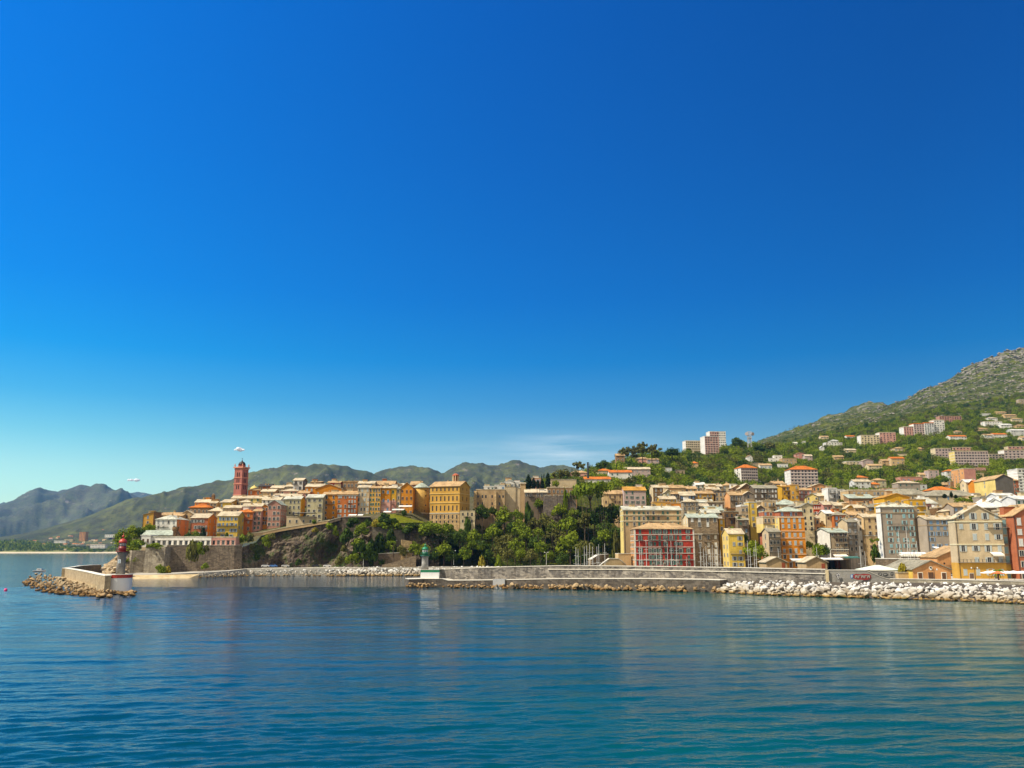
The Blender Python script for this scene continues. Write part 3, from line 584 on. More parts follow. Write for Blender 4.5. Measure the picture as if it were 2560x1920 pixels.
def roof_mesh(b, kind, hw, d, z, rh, ov=0.45, th=0.22):
    x0, x1, y0, y1 = -hw - ov, hw + ov, -ov, d + ov; yc = d / 2
    if kind == 'gx': b.extr([(y0, z - 0.12), (yc, z + rh), (y1, z - 0.12), (y1, z - 0.12 + th), (yc, z + rh + th * 1.3), (y0, z - 0.12 + th)], 'x', x0, x1)
    elif kind == 'gy': b.extr([(x0, z - 0.12), (0, z + rh), (x1, z - 0.12), (x1, z - 0.12 + th), (0, z + rh + th * 1.3), (x0, z - 0.12 + th)], 'y', y0, y1)
    elif kind in ('mono', 'monor', 'monol'):
        if kind == 'mono': b.extr([(y0, z), (y1, z + rh), (y1, z + rh + th), (y0, z + th)], 'x', x0, x1)
        else:
            za, zb = (z, z + rh) if kind == 'monol' else (z + rh, z)
            b.extr([(x0, za), (x1, zb), (x1, zb + th), (x0, za + th)], 'y', y0, y1)
    elif kind == 'hip':
        r = min(hw, d / 2) * 0.95
        if hw >= d / 2: A, B_ = (-hw + r, yc), (hw - r, yc)
        else: A, B_ = (0, r), (0, d - r)
        V = [(x0, y0, z), (x1, y0, z), (x1, y1, z), (x0, y1, z)]; V += [(x, y, z + th) for x, y, _ in V]; V += [(A[0], A[1], z + rh + th), (B_[0], B_[1], z + rh + th)]
        Fc = [(0, 1, 5, 4), (1, 2, 6, 5), (2, 3, 7, 6), (3, 0, 4, 7), (3, 2, 1, 0)]
        if hw >= d / 2: Fc += [(4, 5, 9, 8), (6, 7, 8, 9), (7, 4, 8), (5, 6, 9)]
        else: Fc += [(4, 5, 8), (5, 6, 9, 8), (6, 7, 9), (7, 4, 8, 9)]
        b.add(V, Fc)
    else:                                                                # flat roof with a low parapet
        o = 0.12; b.box(-hw - o, hw + o, -o, d + o, z, z + 0.18)
        if rh > 0.05:
            h = z + 0.18; b.box(-hw - o, hw + o, -o, 0.25, h, h + rh, 0, False); b.box(-hw - o, hw + o, d - 0.25, d + o, h, h + rh, 0, False)
            b.box(-hw - o, -hw + 0.25, 0.25, d - 0.25, h, h + rh, 0, False); b.box(hw - 0.25, hw + o, 0.25, d - 0.25, h, h + rh, 0, False)
    return b
def rtop(kind, hw, d, z, rh, x, y):
    if kind == 'gx': return z + rh * (1 - abs(y - d / 2) / (d / 2))
    if kind == 'gy': return z + rh * (1 - abs(x) / hw)
    if kind == 'hip': return z + rh * min(1, min(y, d - y, hw - abs(x)) / (min(hw, d / 2) * 0.95))
    if kind == 'mono': return z + rh * y / d
    if kind == 'monol': return z + rh * (x + hw) / (2 * hw)
    if kind == 'monor': return z + rh * (hw - x) / (2 * hw)
    return z + 0.18
def B(label, x0, x1, yt, yb, Y, d=11, w='tan', roof='gx', rh=2.0, rc='slate', win=(3, 3), sw=None, side=None, yaw=0, sh='mix', shut=0, ch=1, name='town_house', cat='house',
      group=None, bal=(), lines=(), linec=None, quoin=None, base=None, sill=0, ww=1.05, wh=1.7, door=0, awn=(), wy=None, xs=None, skip=0.10, frame=1, ov=0.45, band=None, att=None, lh=0.22, extra=False):
    """one building: its front is between photo columns x0..x1, eave at yt, foot in view at yb, standing Y metres away"""
    pm = (yt + yb) / 2; A, Bp = P(x0, pm, Y), P(x1, pm, Y); W = (Bp.x - A.x) / math.cos(R(yaw)); cx = (A.x + Bp.x) / 2
    zt = Zof(yt, Y); zb = Zof(yb, Y); hw = W / 2
    g = min([ground(cx + sx * hw, Y + k) for sx in (-1, 1) for k in (0, d)] + [zb]); zf = (max(g, -1) if g > -1 else zb) - 1.0
    zf = min(zf, zb - 0.3)
    ca, sa = math.cos(R(yaw)), math.sin(R(yaw))
    t = thing(name, (cx, Y, zf), label, cat, group, R(yaw)); H = zt - zf; fz = zb - zf
    mats = [wm(w), wm(side or w)]
    b = MB()
    V = [(-hw, 0, 0), (hw, 0, 0), (hw, d, 0), (-hw, d, 0), (-hw, 0, H), (hw, 0, H), (hw, d, H), (-hw, d, H)]
    b.add(V, [(0, 1, 5, 4)], 0); b.add(V, [(1, 2, 6, 5), (3, 0, 4, 7)], 1); b.add(V, [(2, 3, 7, 6), (4, 5, 6, 7)], 0)
    if roof == 'gx': b.add([(hw, 0, H), (hw, d, H), (hw, d / 2, H + rh), (-hw, 0, H), (-hw, d, H), (-hw, d / 2, H + rh)], [(0, 1, 2), (4, 3, 5)], 1)
    if roof == 'gy': b.add([(-hw, 0, H), (hw, 0, H), (0, 0, H + rh), (-hw, d, H), (hw, d, H), (0, d, H + rh)], [(0, 1, 2), (4, 3, 5)], 0)
    if roof == 'mono': b.add([(-hw, 0, H), (-hw, d, H), (-hw, d, H + rh), (hw, 0, H), (hw, d, H), (hw, d, H + rh)], [(1, 0, 2), (3, 4, 5)], 1)
    if roof in ('monol', 'monor'):
        s = 1 if roof == 'monol' else -1
        b.add([(-hw * s, 0, H), (hw * s, 0, H), (hw * s, 0, H + rh), (-hw * s, d, H), (hw * s, d, H), (hw * s, d, H + rh)], [(0, 1, 2), (4, 3, 5)], 0); b.add([(hw * s, 0, H), (hw * s, d, H), (hw * s, d, H + rh), (hw * s, 0, H + rh)], [(0, 1, 2, 3)], 1)
    wall = link('wall', mesh_of('wall', b.V, b.F, b.M), t, mats)
    if base:                                                             # lower storeys of another finish
        z1 = Zof(base[0], Y) - zf; link('plinth', MB().box(-hw - 0.06, hw + 0.06, -0.06, d + 0.06, 0, z1).mesh('plinth'), t, [wm(base[1])])
    rf = link('roof', roof_mesh(MB(), roof, hw, d, H, rh, ov).mesh('roof'), t, [roofmat(*ROOFC[rc]) if roof != 'flat' else (roofmat(*ROOFC[rc]))])
    for py in lines:                                                     # string courses and cornices
        z = Zof(py, Y) - zf; link('cornice', MB().box(-hw - 0.12, hw + 0.12, -0.22, d * 0.98, z - lh, z + lh).mesh('cornice'), t, [linec or M_STONE])
    if quoin:
        for s in (-1, 1): link('corner_quoin', MB().box(s * hw - 0.35, s * hw + 0.35, -0.09, 0.5, 0, H - 0.05).mesh('corner_quoin'), t, [quoin])
    r = random.Random(hash(round(x0 * 31 + yt * 17 + Y)) & 0xffff)
    keys = [k for k in ('green', 'grey', 'blue', 'pale', 'brown')]
    hk = r.choice(keys) if sh == 'mix' else sh
    nwin = 0
    def put(lx, ly, lz, wz, rz=0.0, ww_=ww):
        nonlocal nwin
        if nwin >= 98: return
        if skip and r.random() < skip: return
        nwin += 1; q = r.random(); w_ = ww_ * r.uniform(0.92, 1.08)
        if not frame: me = W_BARE
        elif sh == 'open' or q < 0.30: me = W_OPEN
        elif q < 0.36 and sh == 'mix': me = W_SHUT[r.choice(keys)]
        else: me = W_SHUT[hk]
        if shut and q < 0.62: me = W_OPEN
        o = child(me, t, 'window', (lx, ly, lz), (w_, 1, wz), rz)
        if shut and me is W_OPEN and frame:
            for s in (-1, 1): child(LEAFM[hk if sh != 'open' else 'grey'], o, 'shutter', (s * 0.76, 0, 0))
    if win:
        rows, ncol = win; sh_ = (H - fz) / rows; wz = min(wh, sh_ * 0.62)
        for i in range(rows):
            z = (Zof(wy[i], Y) - zf) if wy else fz + sh_ * (i + 0.52) + sill
            xl = [(-hw + W * f) for f in xs] if xs else [(-hw + W * (j + 0.5) / ncol) for j in range(ncol)]
            for x in xl: put(x + (0 if xs else r.uniform(-0.25, 0.25)), 0, z + (0 if wy else r.uniform(-.12, .12)), wz * r.choice((1, 1, 1, .8)), 0, min(ww, W / max(ncol, 1) * 0.55))
    if sw:
        rows, ncol = sw; sh_ = (H - fz) / rows; wz = min(wh, sh_ * 0.6); s = -1 if cx > 0 else 1
        for i in range(rows):
            for j in range(ncol): put(s * hw, d * (j + 0.5) / ncol, fz + sh_ * (i + 0.52), wz, -math.pi / 2 if s < 0 else math.pi / 2)
    for (pa, pb, py) in bal:
        xa, xb = (P(pa, py, Y).x - cx) / ca, (P(pb, py, Y).x - cx) / ca; child(BALC, t, 'balcony', ((xa + xb) / 2, 0, Zof(py, Y) - zf), (xb - xa, 1.0, 1.0))
    if extra and win:
        rows, ncol = win; sh_ = (H - fz) / rows; xx = r.uniform(-hw * .6, hw * .6)
        if r.random() < 0.5 and not bal:
            for k in range(r.choice((1, 1, 2))): bw_ = min(W * .5, r.uniform(2.2, 4.2)); child(BALC, t, 'balcony', (max(-hw + bw_ / 2, min(hw - bw_ / 2, xx + r.uniform(-1, 1))), 0, fz + sh_ * (r.randrange(rows) + 0.18)), (bw_, 1.0, 1.0))
        if r.random() < 0.5:
            a = r.uniform(1.2, 2.2); x = r.uniform(-hw + a, hw - a) if hw > a * 1.2 else 0; y = d * r.uniform(.35, .6); z0 = rtop(roof, hw, d, H, rh, x, y - 1.2)
            hut = link('roof_hut', MB().box(-a, a, 0, 2.6, -1.2, 1.9).mesh('roof_hut'), rf, [wm(r.choice(('cream', 'tan', 'white', 'sand', w)))]); hut.location = (x, y, z0); link('hut_roof', MB().box(-a - .2, a + .2, -.25, 2.8, 1.9, 2.05).mesh('hut_roof'), hut, [roofmat(*ROOFC[r.choice(('cream', 'tan', 'tile', 'pale'))])])
        if r.random() < 0.6: link('drainpipe', MB().tube((-hw * .96, -.12, 0), (-hw * .96, -.12, H), .09, None, 5).mesh('drainpipe'), t, [M_IRON])
    for (pa, pb, py) in awn:
        xa, xb = (P(pa, py, Y).x - cx) / ca, (P(pb, py, Y).x - cx) / ca; child(AWN, t, 'awning', ((xa + xb) / 2, 0, Zof(py, Y) - zf), (xb - xa, 2.6, 1.9))
    for k in range(door): child(DOOR, t, 'door', (-hw + W * (k + 0.5) / door + r.uniform(-.6, .6), 0, fz), (1.5, 1, 2.6))
    for k in range(ch):
        x = r.uniform(-hw * 0.8, hw * 0.8); y = r.uniform(d * 0.25, d * 0.8); s = r.uniform(0.7, 1.1)
        child(CHIM, rf, 'chimney', (x, y, rtop(roof, hw, d, H, rh, x, y)), (s * 0.9, s * 0.9, s * 1.1))
    pr = proj((cx, Y, zt)); FOOT.append((min(x0, x1) - 3, max(x0, x1) + 3, Y, d, yt - 6, yb, cx, W))
    t['_px'] = (x0 + x1) / 2; t['_py'] = (yt + yb) / 2
    return t
# ------------------------------------------------------------------ citadel, sea side first
G1 = 'houses of the citadel'
def CB(*a, **k): k.setdefault('group', G1); k.setdefault('ch', 1); k.setdefault('extra', bool(a[6] != 'beige' and len(a) > 10 and a[10])); return B(*a, **k)
# long arcaded building: two builds in a row, square piers between openings
def arcade(label, x0, x1, yt, yb, Y, w, n, d=9):
    t = CB(label, x0, x1, yt, yb, Y, d, w, 'flat', 0.45, 'pale' if w == 'white' else 'cream', None, ch=0, name='arcaded_building', cat='building')
    W = P(x1, yb, Y).x - P(x0, yb, Y).x; zb = Zof(yb, Y) - t.location.z; H = Zof(yt, Y) - t.location.z
    for i in range(n):
        x = -W / 2 + W * (i + 0.5) / n
        o = child(W_OPEN if i % 3 else W_BARE, t, 'window', (x, 0, zb + 1.15), (W / n * 0.50, 1, 2.1))
    for i in range(n + 1):
        x = -W / 2 + W * i / n; link('pier', MB().box(max(x - 0.4, -W / 2), min(x + 0.4, W / 2), -0.28, 0, zb - 0.5, zb + 2.5).mesh('pier'), t, [wm(w)])
    link('cornice', MB().box(-W / 2 - 0.1, W / 2 + 0.1, -0.36, -0.01, zb + 2.5, zb + 2.75).mesh('cornice'), t, [wm(w)])
arcade('long low white arcade of openings on top of the rampart', 377, 528, 1343.5, 1362, 482, 'white', 11)
arcade('pink stretch at the end of the long white arcade', 528.6, 589, 1344, 1361.5, 482.3, 'pink', 5)
CB('white boxy annex with stepped front beside the long white arcade', 351, 376, 1340, 1363, 481, 9, 'white', 'flat', 0.5, 'white', (1, 2), ch=0)
CB('low building with pale green slab roof behind the long white arcade', 356, 431, 1338, 1350, 495, 11, 'beige', 'gx', 2.6, 'green', (1, 9), ww=0.8, ch=0)
CB('white and pink hip-roofed house with a long balcony over the long white arcade', 388, 441, 1299, 1337, 506, 19, 'white', 'hip', 2.7, 'pale', (3, 4), (3, 2), 'peach', sh='grey', bal=((397, 421, 1317),), ch=2)
CB('ochre brown house with sloping roof at the tip of the citadel', 357, 383, 1287, 1312, 524, 12, 'ochre', 'monol', 1.7, 'dull', (2, 1), (2, 2), 'brown')
CB('long tan house with amber tiled roof behind the white and pink hip-roofed house', 385, 455, 1290, 1326, 536, 13, 'sand', 'gx', 2.2, 'tan', (3, 6), ch=3)
CB('tan gabled house with dark attic window uphill of the white and pink hip-roofed house', 452, 482, 1286, 1310, 540, 13, 'tan', 'gy', 2.4, 'cream', (2, 3), ch=2)
CB('rust red house with white shutters between the pink hip roof and the yellow house', 476, 519, 1295, 1342, 508, 15, 'brick', 'gx', 2.6, 'cream', (3, 5), (3, 2), 'orange', sh='grey', shut=1, bal=((494, 519, 1318),), ch=2)
CB('yellow house with blue shutters above the pink end of the arcade', 543, 594, 1290, 1348, 502, 12, 'yellow', 'gx', 2.6, 'cream', (4, 5), (3, 2), 'yellow', sh='blue', shut=1, bal=((540, 592, 1313.5), (538, 562, 1333)), ch=2)
CB('brown house with vivid orange hipped roof and pillared porch', 473, 523, 1269, 1287, 546, 13, 'brown', 'hip', 2.8, 'hot', (1, 5), sh='open')
CB('orange walled house with cream slab roof just above the vivid orange hipped roof', 487, 526, 1256, 1270, 560, 10, 'orange', 'gx', 2.0, 'cream', (1, 3))
CB('small cream house beside the thin stone turret', 524, 541, 1258, 1274, 553, 9, 'cream', 'gx', 1.4, 'cream', (2, 2), sh='open')
CB('tan house with wide cream roof in front of the thin stone turret', 521, 556, 1278, 1290, 534, 10, 'tan', 'hip', 2.6, 'cream', (1, 3))
CB('mustard yellow house with cream roof and a long bare gable wall', 550, 577, 1256, 1269, 552, 20, 'yellow', 'gx', 2.2, 'cream', (2, 3), None, 'ochre', ch=1)
CB('greyish house with low roof above the yellow house with blue shutters', 558, 602, 1270, 1285, 532, 10, 'beige', 'gx', 1.6, 'cream', (1, 3))
CB('rust house under a bright orange tiled roof beside the yellow house with blue shutters', 590, 631, 1281, 1330, 513, 11, 'rust', 'hip', 2.0, 'hot', (3, 2), (3, 2), 'rose', sh='grey', bal=((612, 632, 1299),), ch=2)
CB('pink narrow house with stacked balconies next to the bright orange tiled roof', 632, 652, 1278, 1326, 516, 9, 'pink', 'gx', 1.2, 'tan', (4, 2), sh='green', bal=((633, 651, 1293), (633, 651, 1309)), ch=1)
CB('low pink house with small dark windows and cream roofs under the mustard house', 606, 654, 1266, 1279, 528, 9, 'pink', 'gx', 1.8, 'cream', (1, 4), sh='open', ch=3)
CB('bright orange narrow house beside the mauve gabled house', 655, 669, 1267, 1313, 520, 10, 'orange', 'gy', 1.4, 'cream', (4, 2), sh='open', ch=0)
CB('mauve brown gabled house with dark square windows over the cliff path', 668.5, 701, 1262, 1318, 517, 30, 'mauve', 'gy', 2.8, 'green', (4, 3), (4, 6), sh='open', ww=1.5, wh=1.7, ch=0)
CB('sage green house with a vivid yellow gable end', 709, 751, 1248, 1304, 531, 11, 'sage', 'gx', 1.9, 'pale', (4, 4), (1, 1), 'vivid', sh='open', ch=1)
CB('tall beige house with pale slab roof and dark square windows', 765, 806, 1244, 1310, 522, 12, 'sage', 'gx', 2.1, 'pale', (5, 3), (4, 2), sh='open', ww=1.5, wh=1.6, ch=0)
CB('beige terrace building with black canopy at the top of the cliff path', 716, 784, 1293, 1314, 512, 8, 'beige', 'flat', 0.3, 'cream', (1, 4), sh='open', ch=0, name='terrace_building', cat='building')
CB('vivid orange tall narrow house next to the tall beige house', 806, 843, 1236, 1302, 530, 12, 'amber', 'gx', 1.6, 'tan', (5, 2), sh='open', ch=1)
CB('rust brown tall house with three rows of tall windows above the terrace', 843, 893, 1236, 1296, 529, 12, 'rust', 'gx', 2.2, 'tan', (5, 6), sh='pale', xs=(.08, .18, .4, .6, .74, .88), ch=2, lines=(1239,))
CB('big rust orange gabled house rising behind the tall beige house', 788, 855, 1222, 1246, 548, 14, 'amber', 'gy', 3.0, 'cream', (1, 5), sh='grey', ch=2)
CB('orange block with flat roof at the crown of the old town', 763, 806, 1217, 1250, 556, 14, 'amber', 'gx', 2.2, 'cream', (2, 4), ch=1)
CB('white fronted house with a dark open loft under its gable', 733, 757, 1201, 1227, 575, 12, 'pale', 'gx', 1.8, 'cream', (2, 2), (2, 1), 'dark', sh='open', ww=1.6, wh=2.4, ch=1)
CB('brown house with a small rounded chimney cap near the white fronted open loft', 776, 801, 1206, 1222, 580, 10, 'brown', 'mono', 1.4, 'tan', (1, 2), ch=1)
CB('magenta attic storey above the rust orange gabled house', 819, 850, 1207, 1222, 574, 9, 'red', 'gx', 1.2, 'tan', (1, 4), sh='white', ch=1)
CB('brown roof terrace house behind the rust brown tall house', 857, 895, 1205, 1222, 576, 9, 'brown', 'flat', 0.6, 'tan', (1, 4), sh='open', ch=2)
CB('pinkish beige tall house with many pale blue shutters', 893.5, 923, 1219, 1292, 531, 12, 'beige', 'gx', 1.6, 'cream', (6, 4), sh='pale', ww=1.2, wh=2.2, ch=2, side='peach')
CB('olive yellow tall house next to the pale blue shutters', 923.4, 951, 1220, 1290, 530, 12, 'ochre', 'gx', 1.4, 'tan', (6, 4), sh='green', ch=2)
CB('dark orange blank fronted house with two small windows', 952, 976, 1220, 1284, 531, 12, 'amber', 'gx', 1.4, 'cream', (3, 2), base=(1251, 'pink'), ch=2)
CB('golden orange narrow house with a pink ground storey', 976.4, 990, 1220, 1284, 531.4, 12, 'gold', 'gx', 1.4, 'cream', (3, 1), base=(1251, 'rose'), ch=0)
CB('tan narrow house squeezed between two orange houses', 990.4, 1000.5, 1221, 1282, 531.8, 12, 'tan', 'gx', 1.4, 'pale', (4, 1), sh='grey', ch=1)
CB('rust orange gabled house beside the round tower', 1001, 1032, 1220, 1290, 532, 13, 'amber', 'gy', 3.2, 'tan', (4, 3), sh='brown', ch=1)
CB('red walled house under a large cream roof on the ridge', 938, 985, 1212, 1226, 562, 16, 'brick', 'gx', 2.9, 'tan', (1, 3), None, 'red', ch=2)
CB('house with tan roof and red gable just behind the round tower', 1026, 1053, 1212, 1226, 566, 13, 'brick', 'gx', 2.6, 'tan', (1, 2), None, 'red', ch=1)
for i, (a, c_, yt, yb, Y, w, rf, lab) in enumerate([
    (620, 652, 1226, 1250, 574, 'rust', 'tan', 'rust house with a small cream dome behind it'), (652, 686, 1229, 1254, 566, 'tan', 'cream', 'tan house with a wide cream wall above the mustard house'),
    (676, 708, 1220, 1242, 582, 'sand', 'cream', 'sand coloured house low on the skyline past the bell tower'), (705, 737, 1217, 1240, 585, 'cream', 'cream', 'cream house with one dark window on the skyline'),
    (646, 676, 1216, 1236, 592, 'rust', 'dark', 'dark red house standing highest behind the small dome'), (682, 752, 1241, 1262, 548, 'white', 'cream', 'long white house with wide dark windows above the sage green house'),
    (700, 745, 1228, 1246, 560, 'pink', 'cream', 'pink house with a sweep of cream roofs'), (578, 622, 1246, 1262, 564, 'tan', 'cream', 'tan house at the foot of the bell tower'),
    (623, 664, 1246, 1264, 549, 'lemon', 'cream', 'lemon yellow house under the small dome'), (598, 626, 1256, 1275, 545, 'sand', 'cream', 'sand coloured house in front of the bell tower'),
    (745, 772, 1233, 1252, 552, 'pink', 'tan', 'small pink house under the white fronted open loft'), (895, 935, 1209, 1228, 556, 'sand', 'cream', 'sand coloured house on the ridge behind the pale blue shutters'),
    (985, 1026, 1214, 1230, 560, 'mauve', 'cream', 'mauve house on the ridge between the cream roof and the round tower'), (655, 700, 1250, 1268, 540, 'white', 'cream', 'pale house just above the mauve gabled house')]):
    CB(lab, a, c_, yt, yb, Y, 11, w, 'gx' if i % 3 else 'hip', 1.8, rf, (2, max(2, int((c_ - a) / 11))), ch=2)
# church dome, turret, arcade kiosk
t = thing('church_dome', P(635, 1226, 586), 'small cream dome above the rust house beside the bell tower', 'dome')
MB().lathe([(2.6, -3), (2.6, 0.6), (2.8, 0.7), (2.4, 1.6), (1.6, 2.4), (0.5, 2.9), (0.15, 3.6)], 14).build('dome_shell', wallmat(C['lemon'], 0.3), t, True)
t = thing('stone_turret', P(532.5, 1258, 560), 'thin brown stone turret standing over the cream roofs', 'turret')
MB().box(-0.9, 0.9, -0.9, 0.9, -2, 5.0).build('shaft', wm('#brown'), t); MB().lathe([(0.9, 5.0), (0.9, 5.6), (0.5, 6.0), (0.1, 6.2)], 8).build('cap', wm('#stone'), t)
t = thing('lookout_turret', P(437.5, 1341, 492), 'round brown lookout turret with wider top behind the long white arcade', 'turret')
MB().lathe([(1.25, -3), (1.15, 2.8), (1.7, 3.3), (1.75, 5.0), (1.3, 5.05)], 14).build('shaft', wm('#brown'), t, True); MB().lathe([(1.62, 4.95), (1.62, 5.25), (0.1, 5.5)], 14).build('cap', wm('#dark'), t)
# black canopy of the cliff terrace
t = thing('terrace_canopy', P(762, 1293, 509), 'black awning canopy with white edge on the beige terrace building', 'canopy')
b = MB(); b.box(-6, 6.2, -1.5, 4, 2.2, 2.4); b.box(-6.2, 5.0, -1.7, -1.4, 2.15, 2.55)
b.build('canopy_sheet', paint('black_canvas', (0.02, 0.02, 0.022), 0.8), t); MB().box(-6.1, 5.4, -1.72, 0.5, 2.56, 2.66).build('canopy_edge', M_WHITE, t)
for x in (-5.8, 0, 6): MB().tube((x, -1.3, -0.2), (x, -1.3, 2.2), 0.07).build('post', M_IRON, t)
# bell tower
TX = P(600.5, 1240, 575)
t = thing('bell_tower', (TX.x, 575, Zof(1260, 575)), 'tall pink church bell tower with dark dome and cross', 'bell tower', rz=R(-22))
MT = wallmat((0.34, 0.12, 0.095), 0.5); MT2 = paint('tower_trim', (0.56, 0.24, 0.16), 0.9, 0.2); MDK = paint('tower_opening', (0.012, 0.010, 0.012), 0.9)
k = 575 / F; zt = lambda py: Zof(py, 575) - Zof(1260, 575); hw = 3.1
b = MB(); b.box(-hw, hw, -hw, hw, -3, zt(1171)); b.build('shaft', MT, t)
for py in (1238, 1210.5, 1194.5, 1173.5): MB().box(-hw - 0.3, hw + 0.3, -hw - 0.3, hw + 0.3, zt(py) - 0.2, zt(py) + 0.25).build('cornice', MT2, t)
MB().box(-hw - 0.75, hw + 0.75, -hw - 0.75, hw + 0.75, zt(1171), zt(1171) + 0.8).build('cornice', MT2, t)
for (pa, pb) in ((1224, 1214), (1207, 1198), (1193, 1182)):
    for f in range(4):
        for s in (-0.75, 0.75):
            z0, z1 = zt(pa), zt(pb); b = MB(); c_, s_ = math.cos(f * math.pi / 2), math.sin(f * math.pi / 2)
            o = MB().box(s - 0.38, s + 0.38, -hw - 0.05, -hw + 0.3, z0, z1).build('belfry_opening', MDK, t); o.rotation_euler = (0, 0, f * math.pi / 2)
for sx in (-1, 1):
    for sy in (-1, 1): MB().lathe([(0.4, 0), (0.3, 0.8), (0.45, 1.0), (0.1, 2.2)], 8).build('pinnacle', MT2, t).location = (sx * hw, sy * hw, zt(1171) + 0.8)
MB().lathe([(2.4, zt(1171) + 0.8), (2.35, zt(1163.5)), (2.6, zt(1163.3)), (2.6, zt(1162.6))], 8).build('drum', MT, t)
MB().lathe([(2.35, zt(1162.6)), (2.3, zt(1160)), (1.8, zt(1156.5)), (0.8, zt(1154)), (0.35, zt(1152.5)), (0.3, zt(1150))], 14).build('dome_shell', paint('dark_lead', (0.03, 0.022, 0.02), 0.6), t, True)
b = MB(); b.tube((0, 0, zt(1151)), (0, 0, zt(1145)), 0.10); b.box(-0.6, 0.6, -0.06, 0.06, zt(1147.2), zt(1146.6)); b.build('cross', M_IRON, t)
# round tower
Y = 541; c0 = P(1051, 1280, Y); t = thing('round_tower', (c0.x, Y + 5, Zof(1306, Y)), 'round golden stone tower with cone roof and flared foot', 'tower'); zz = lambda py: Zof(py, Y) - Zof(1306, Y)
MB().lathe([(5.0, zz(1283)), (4.95, zz(1250)), (4.95, zz(1218))], 28).build('wall', stonemat((0.62, 0.40, 0.11), (0.47, 0.29, 0.08), 1.0, 0.4), t, True)
MB().lathe([(7.0, -6), (5.9, zz(1295)), (5.05, zz(1283.5))], 28).build('flared_base', wm('#stone'), t, True)
MB().lathe([(5.25, zz(1283.6)), (5.25, zz(1281.8))], 28).build('moulding', M_STONE, t)
MB().lathe([(5.45, zz(1219)), (5.45, zz(1218)), (1.6, zz(1207.5)), (0.1, zz(1205.5))], 28).build('roof', roofmat(*ROOFC['green']), t)
for a, py in ((-52, 1226), (-52, 1239), (-52, 1263), (-62, 1277)): o = child(W_BARE, t, 'window', (4.95 * math.cos(R(a)), 4.95 * math.sin(R(a)), zz(py)), (0.8, 1, 0.9), R(a + 90))
# governors' palace
Y = 531; cr = P(1149.5, 1270, Y); yaw = -18
t = B('long golden palace with string courses and stone base beside the round tower', 1073.5, 1149.5, 1216, 1330, Y, 17, 'palace', 'gx', 3.4, 'tan', None, yaw=yaw, side='palace', ch=1, name='palace', cat='palace', base=(1284, '#sand'), ov=0.6)
Wp = (P(1149.5, 1270, Y).x - P(1073.5, 1270, Y).x) / math.cos(R(yaw)); zf = t.location.z
for py in (1234, 1257, 1283): link('cornice', MB().box(-Wp / 2 - 0.15, Wp / 2 + 0.15, -0.28, 17, Zof(py, Y) - zf - 0.22, Zof(py, Y) - zf + 0.22).mesh('cornice'), t, [M_STONE if py == 1283 else paint('golden_moulding', (0.62, 0.42, 0.14), 0.9, 0.2)])
for py, hh in ((1223, 2.0), (1246, 2.7), (1270, 3.0), (1292, 2.2), (1304, 1.2)):
    for i in range(7): child(W_BARE, t, 'window', (-Wp / 2 + Wp * (0.09 + 0.137 * i), -0.06 if py > 1284 else 0, Zof(py, Y) - zf), (0.85, 1, hh))
for py, hh in ((1222, 1.6), (1246, 2.4), (1271, 2.4)):
    for yy in (5, 12): child(W_BARE, t, 'window', (Wp / 2, yy, Zof(py, Y) - zf), (0.95, 1, hh), math.pi / 2)
c0 = P(1139, 1206, 541); t = thing('bell_turret', c0, 'little pillared bell turret with red dome on the golden palace roof', 'turret')
MB().lathe([(2.3, -2.5), (2.3, 0.5)], 8).build('base', wm('cream'), t)
for i in range(8): a = i * math.pi / 4; MB().tube((1.9 * math.cos(a), 1.9 * math.sin(a), 0.5), (1.9 * math.cos(a), 1.9 * math.sin(a), 4.0), 0.28).build('column', wm('cream'), t)
MB().lathe([(1.1, 0.5), (1.1, 4.0)], 8).build('core', wm('brick'), t)
MB().lathe([(2.2, 4.0), (2.2, 4.35), (1.7, 4.9), (0.9, 5.4), (0.25, 5.6)], 8).build('dome_shell', wallmat((0.36, 0.10, 0.045), 0.5), t)
CB('weathered buttressed wall block with small dark windows beside the golden palace', 1190, 1262, 1224.5, 1276, 546, 12, '~tan', 'flat', 0.3, 'cream', (2, 6), wy=(1241, 1259), xs=(.07, .22, .34, .56, .82, .94), frame=0, ww=1.0, wh=1.7, ch=0)
CB('pale ruined wall with empty window holes under the palace gable', 1150, 1187, 1277, 1312, 524, 5, '~cream', 'flat', 0.0, 'cream', (2, 3), frame=0, ww=1.0, wh=1.9, ch=0, skip=0)
for a, w_ in ((1188, 7), (1238, 5.5)):
    p0 = P(a, 1227, 544); t = thing('buttress', (p0.x, 544, Zof(1290, 544)), 'tall sloping stone buttress ' + ('against the palace corner' if a < 1200 else 'halfway along the weathered wall block'), 'buttress')
    H = p0.z - Zof(1290, 544); MB().extr([(-3.2, 0), (1.8, 0), (1.8, H), (0.9, H)], 'x', -w_ / 8, w_ / 8).build('stone_body', wm('#sand'), t)
CB('plain beige museum block without windows', 1263, 1289, 1217.5, 1276, 549, 14, 'beige', 'flat', 0.0, 'cream', None, ch=0, name='museum_block', cat='building')
CB('beige museum block with a stepped top', 1289.3, 1300.5, 1220.5, 1275, 549.5, 12, 'beige', 'flat', 0.0, 'cream', None, ch=0, name='museum_block', cat='building')
CB('tallest slim beige museum block next to the cypresses', 1301, 1314, 1209, 1274, 549, 13, 'tan', 'mono', 1.4, 'cream', None, ch=0, name='museum_block', cat='building')
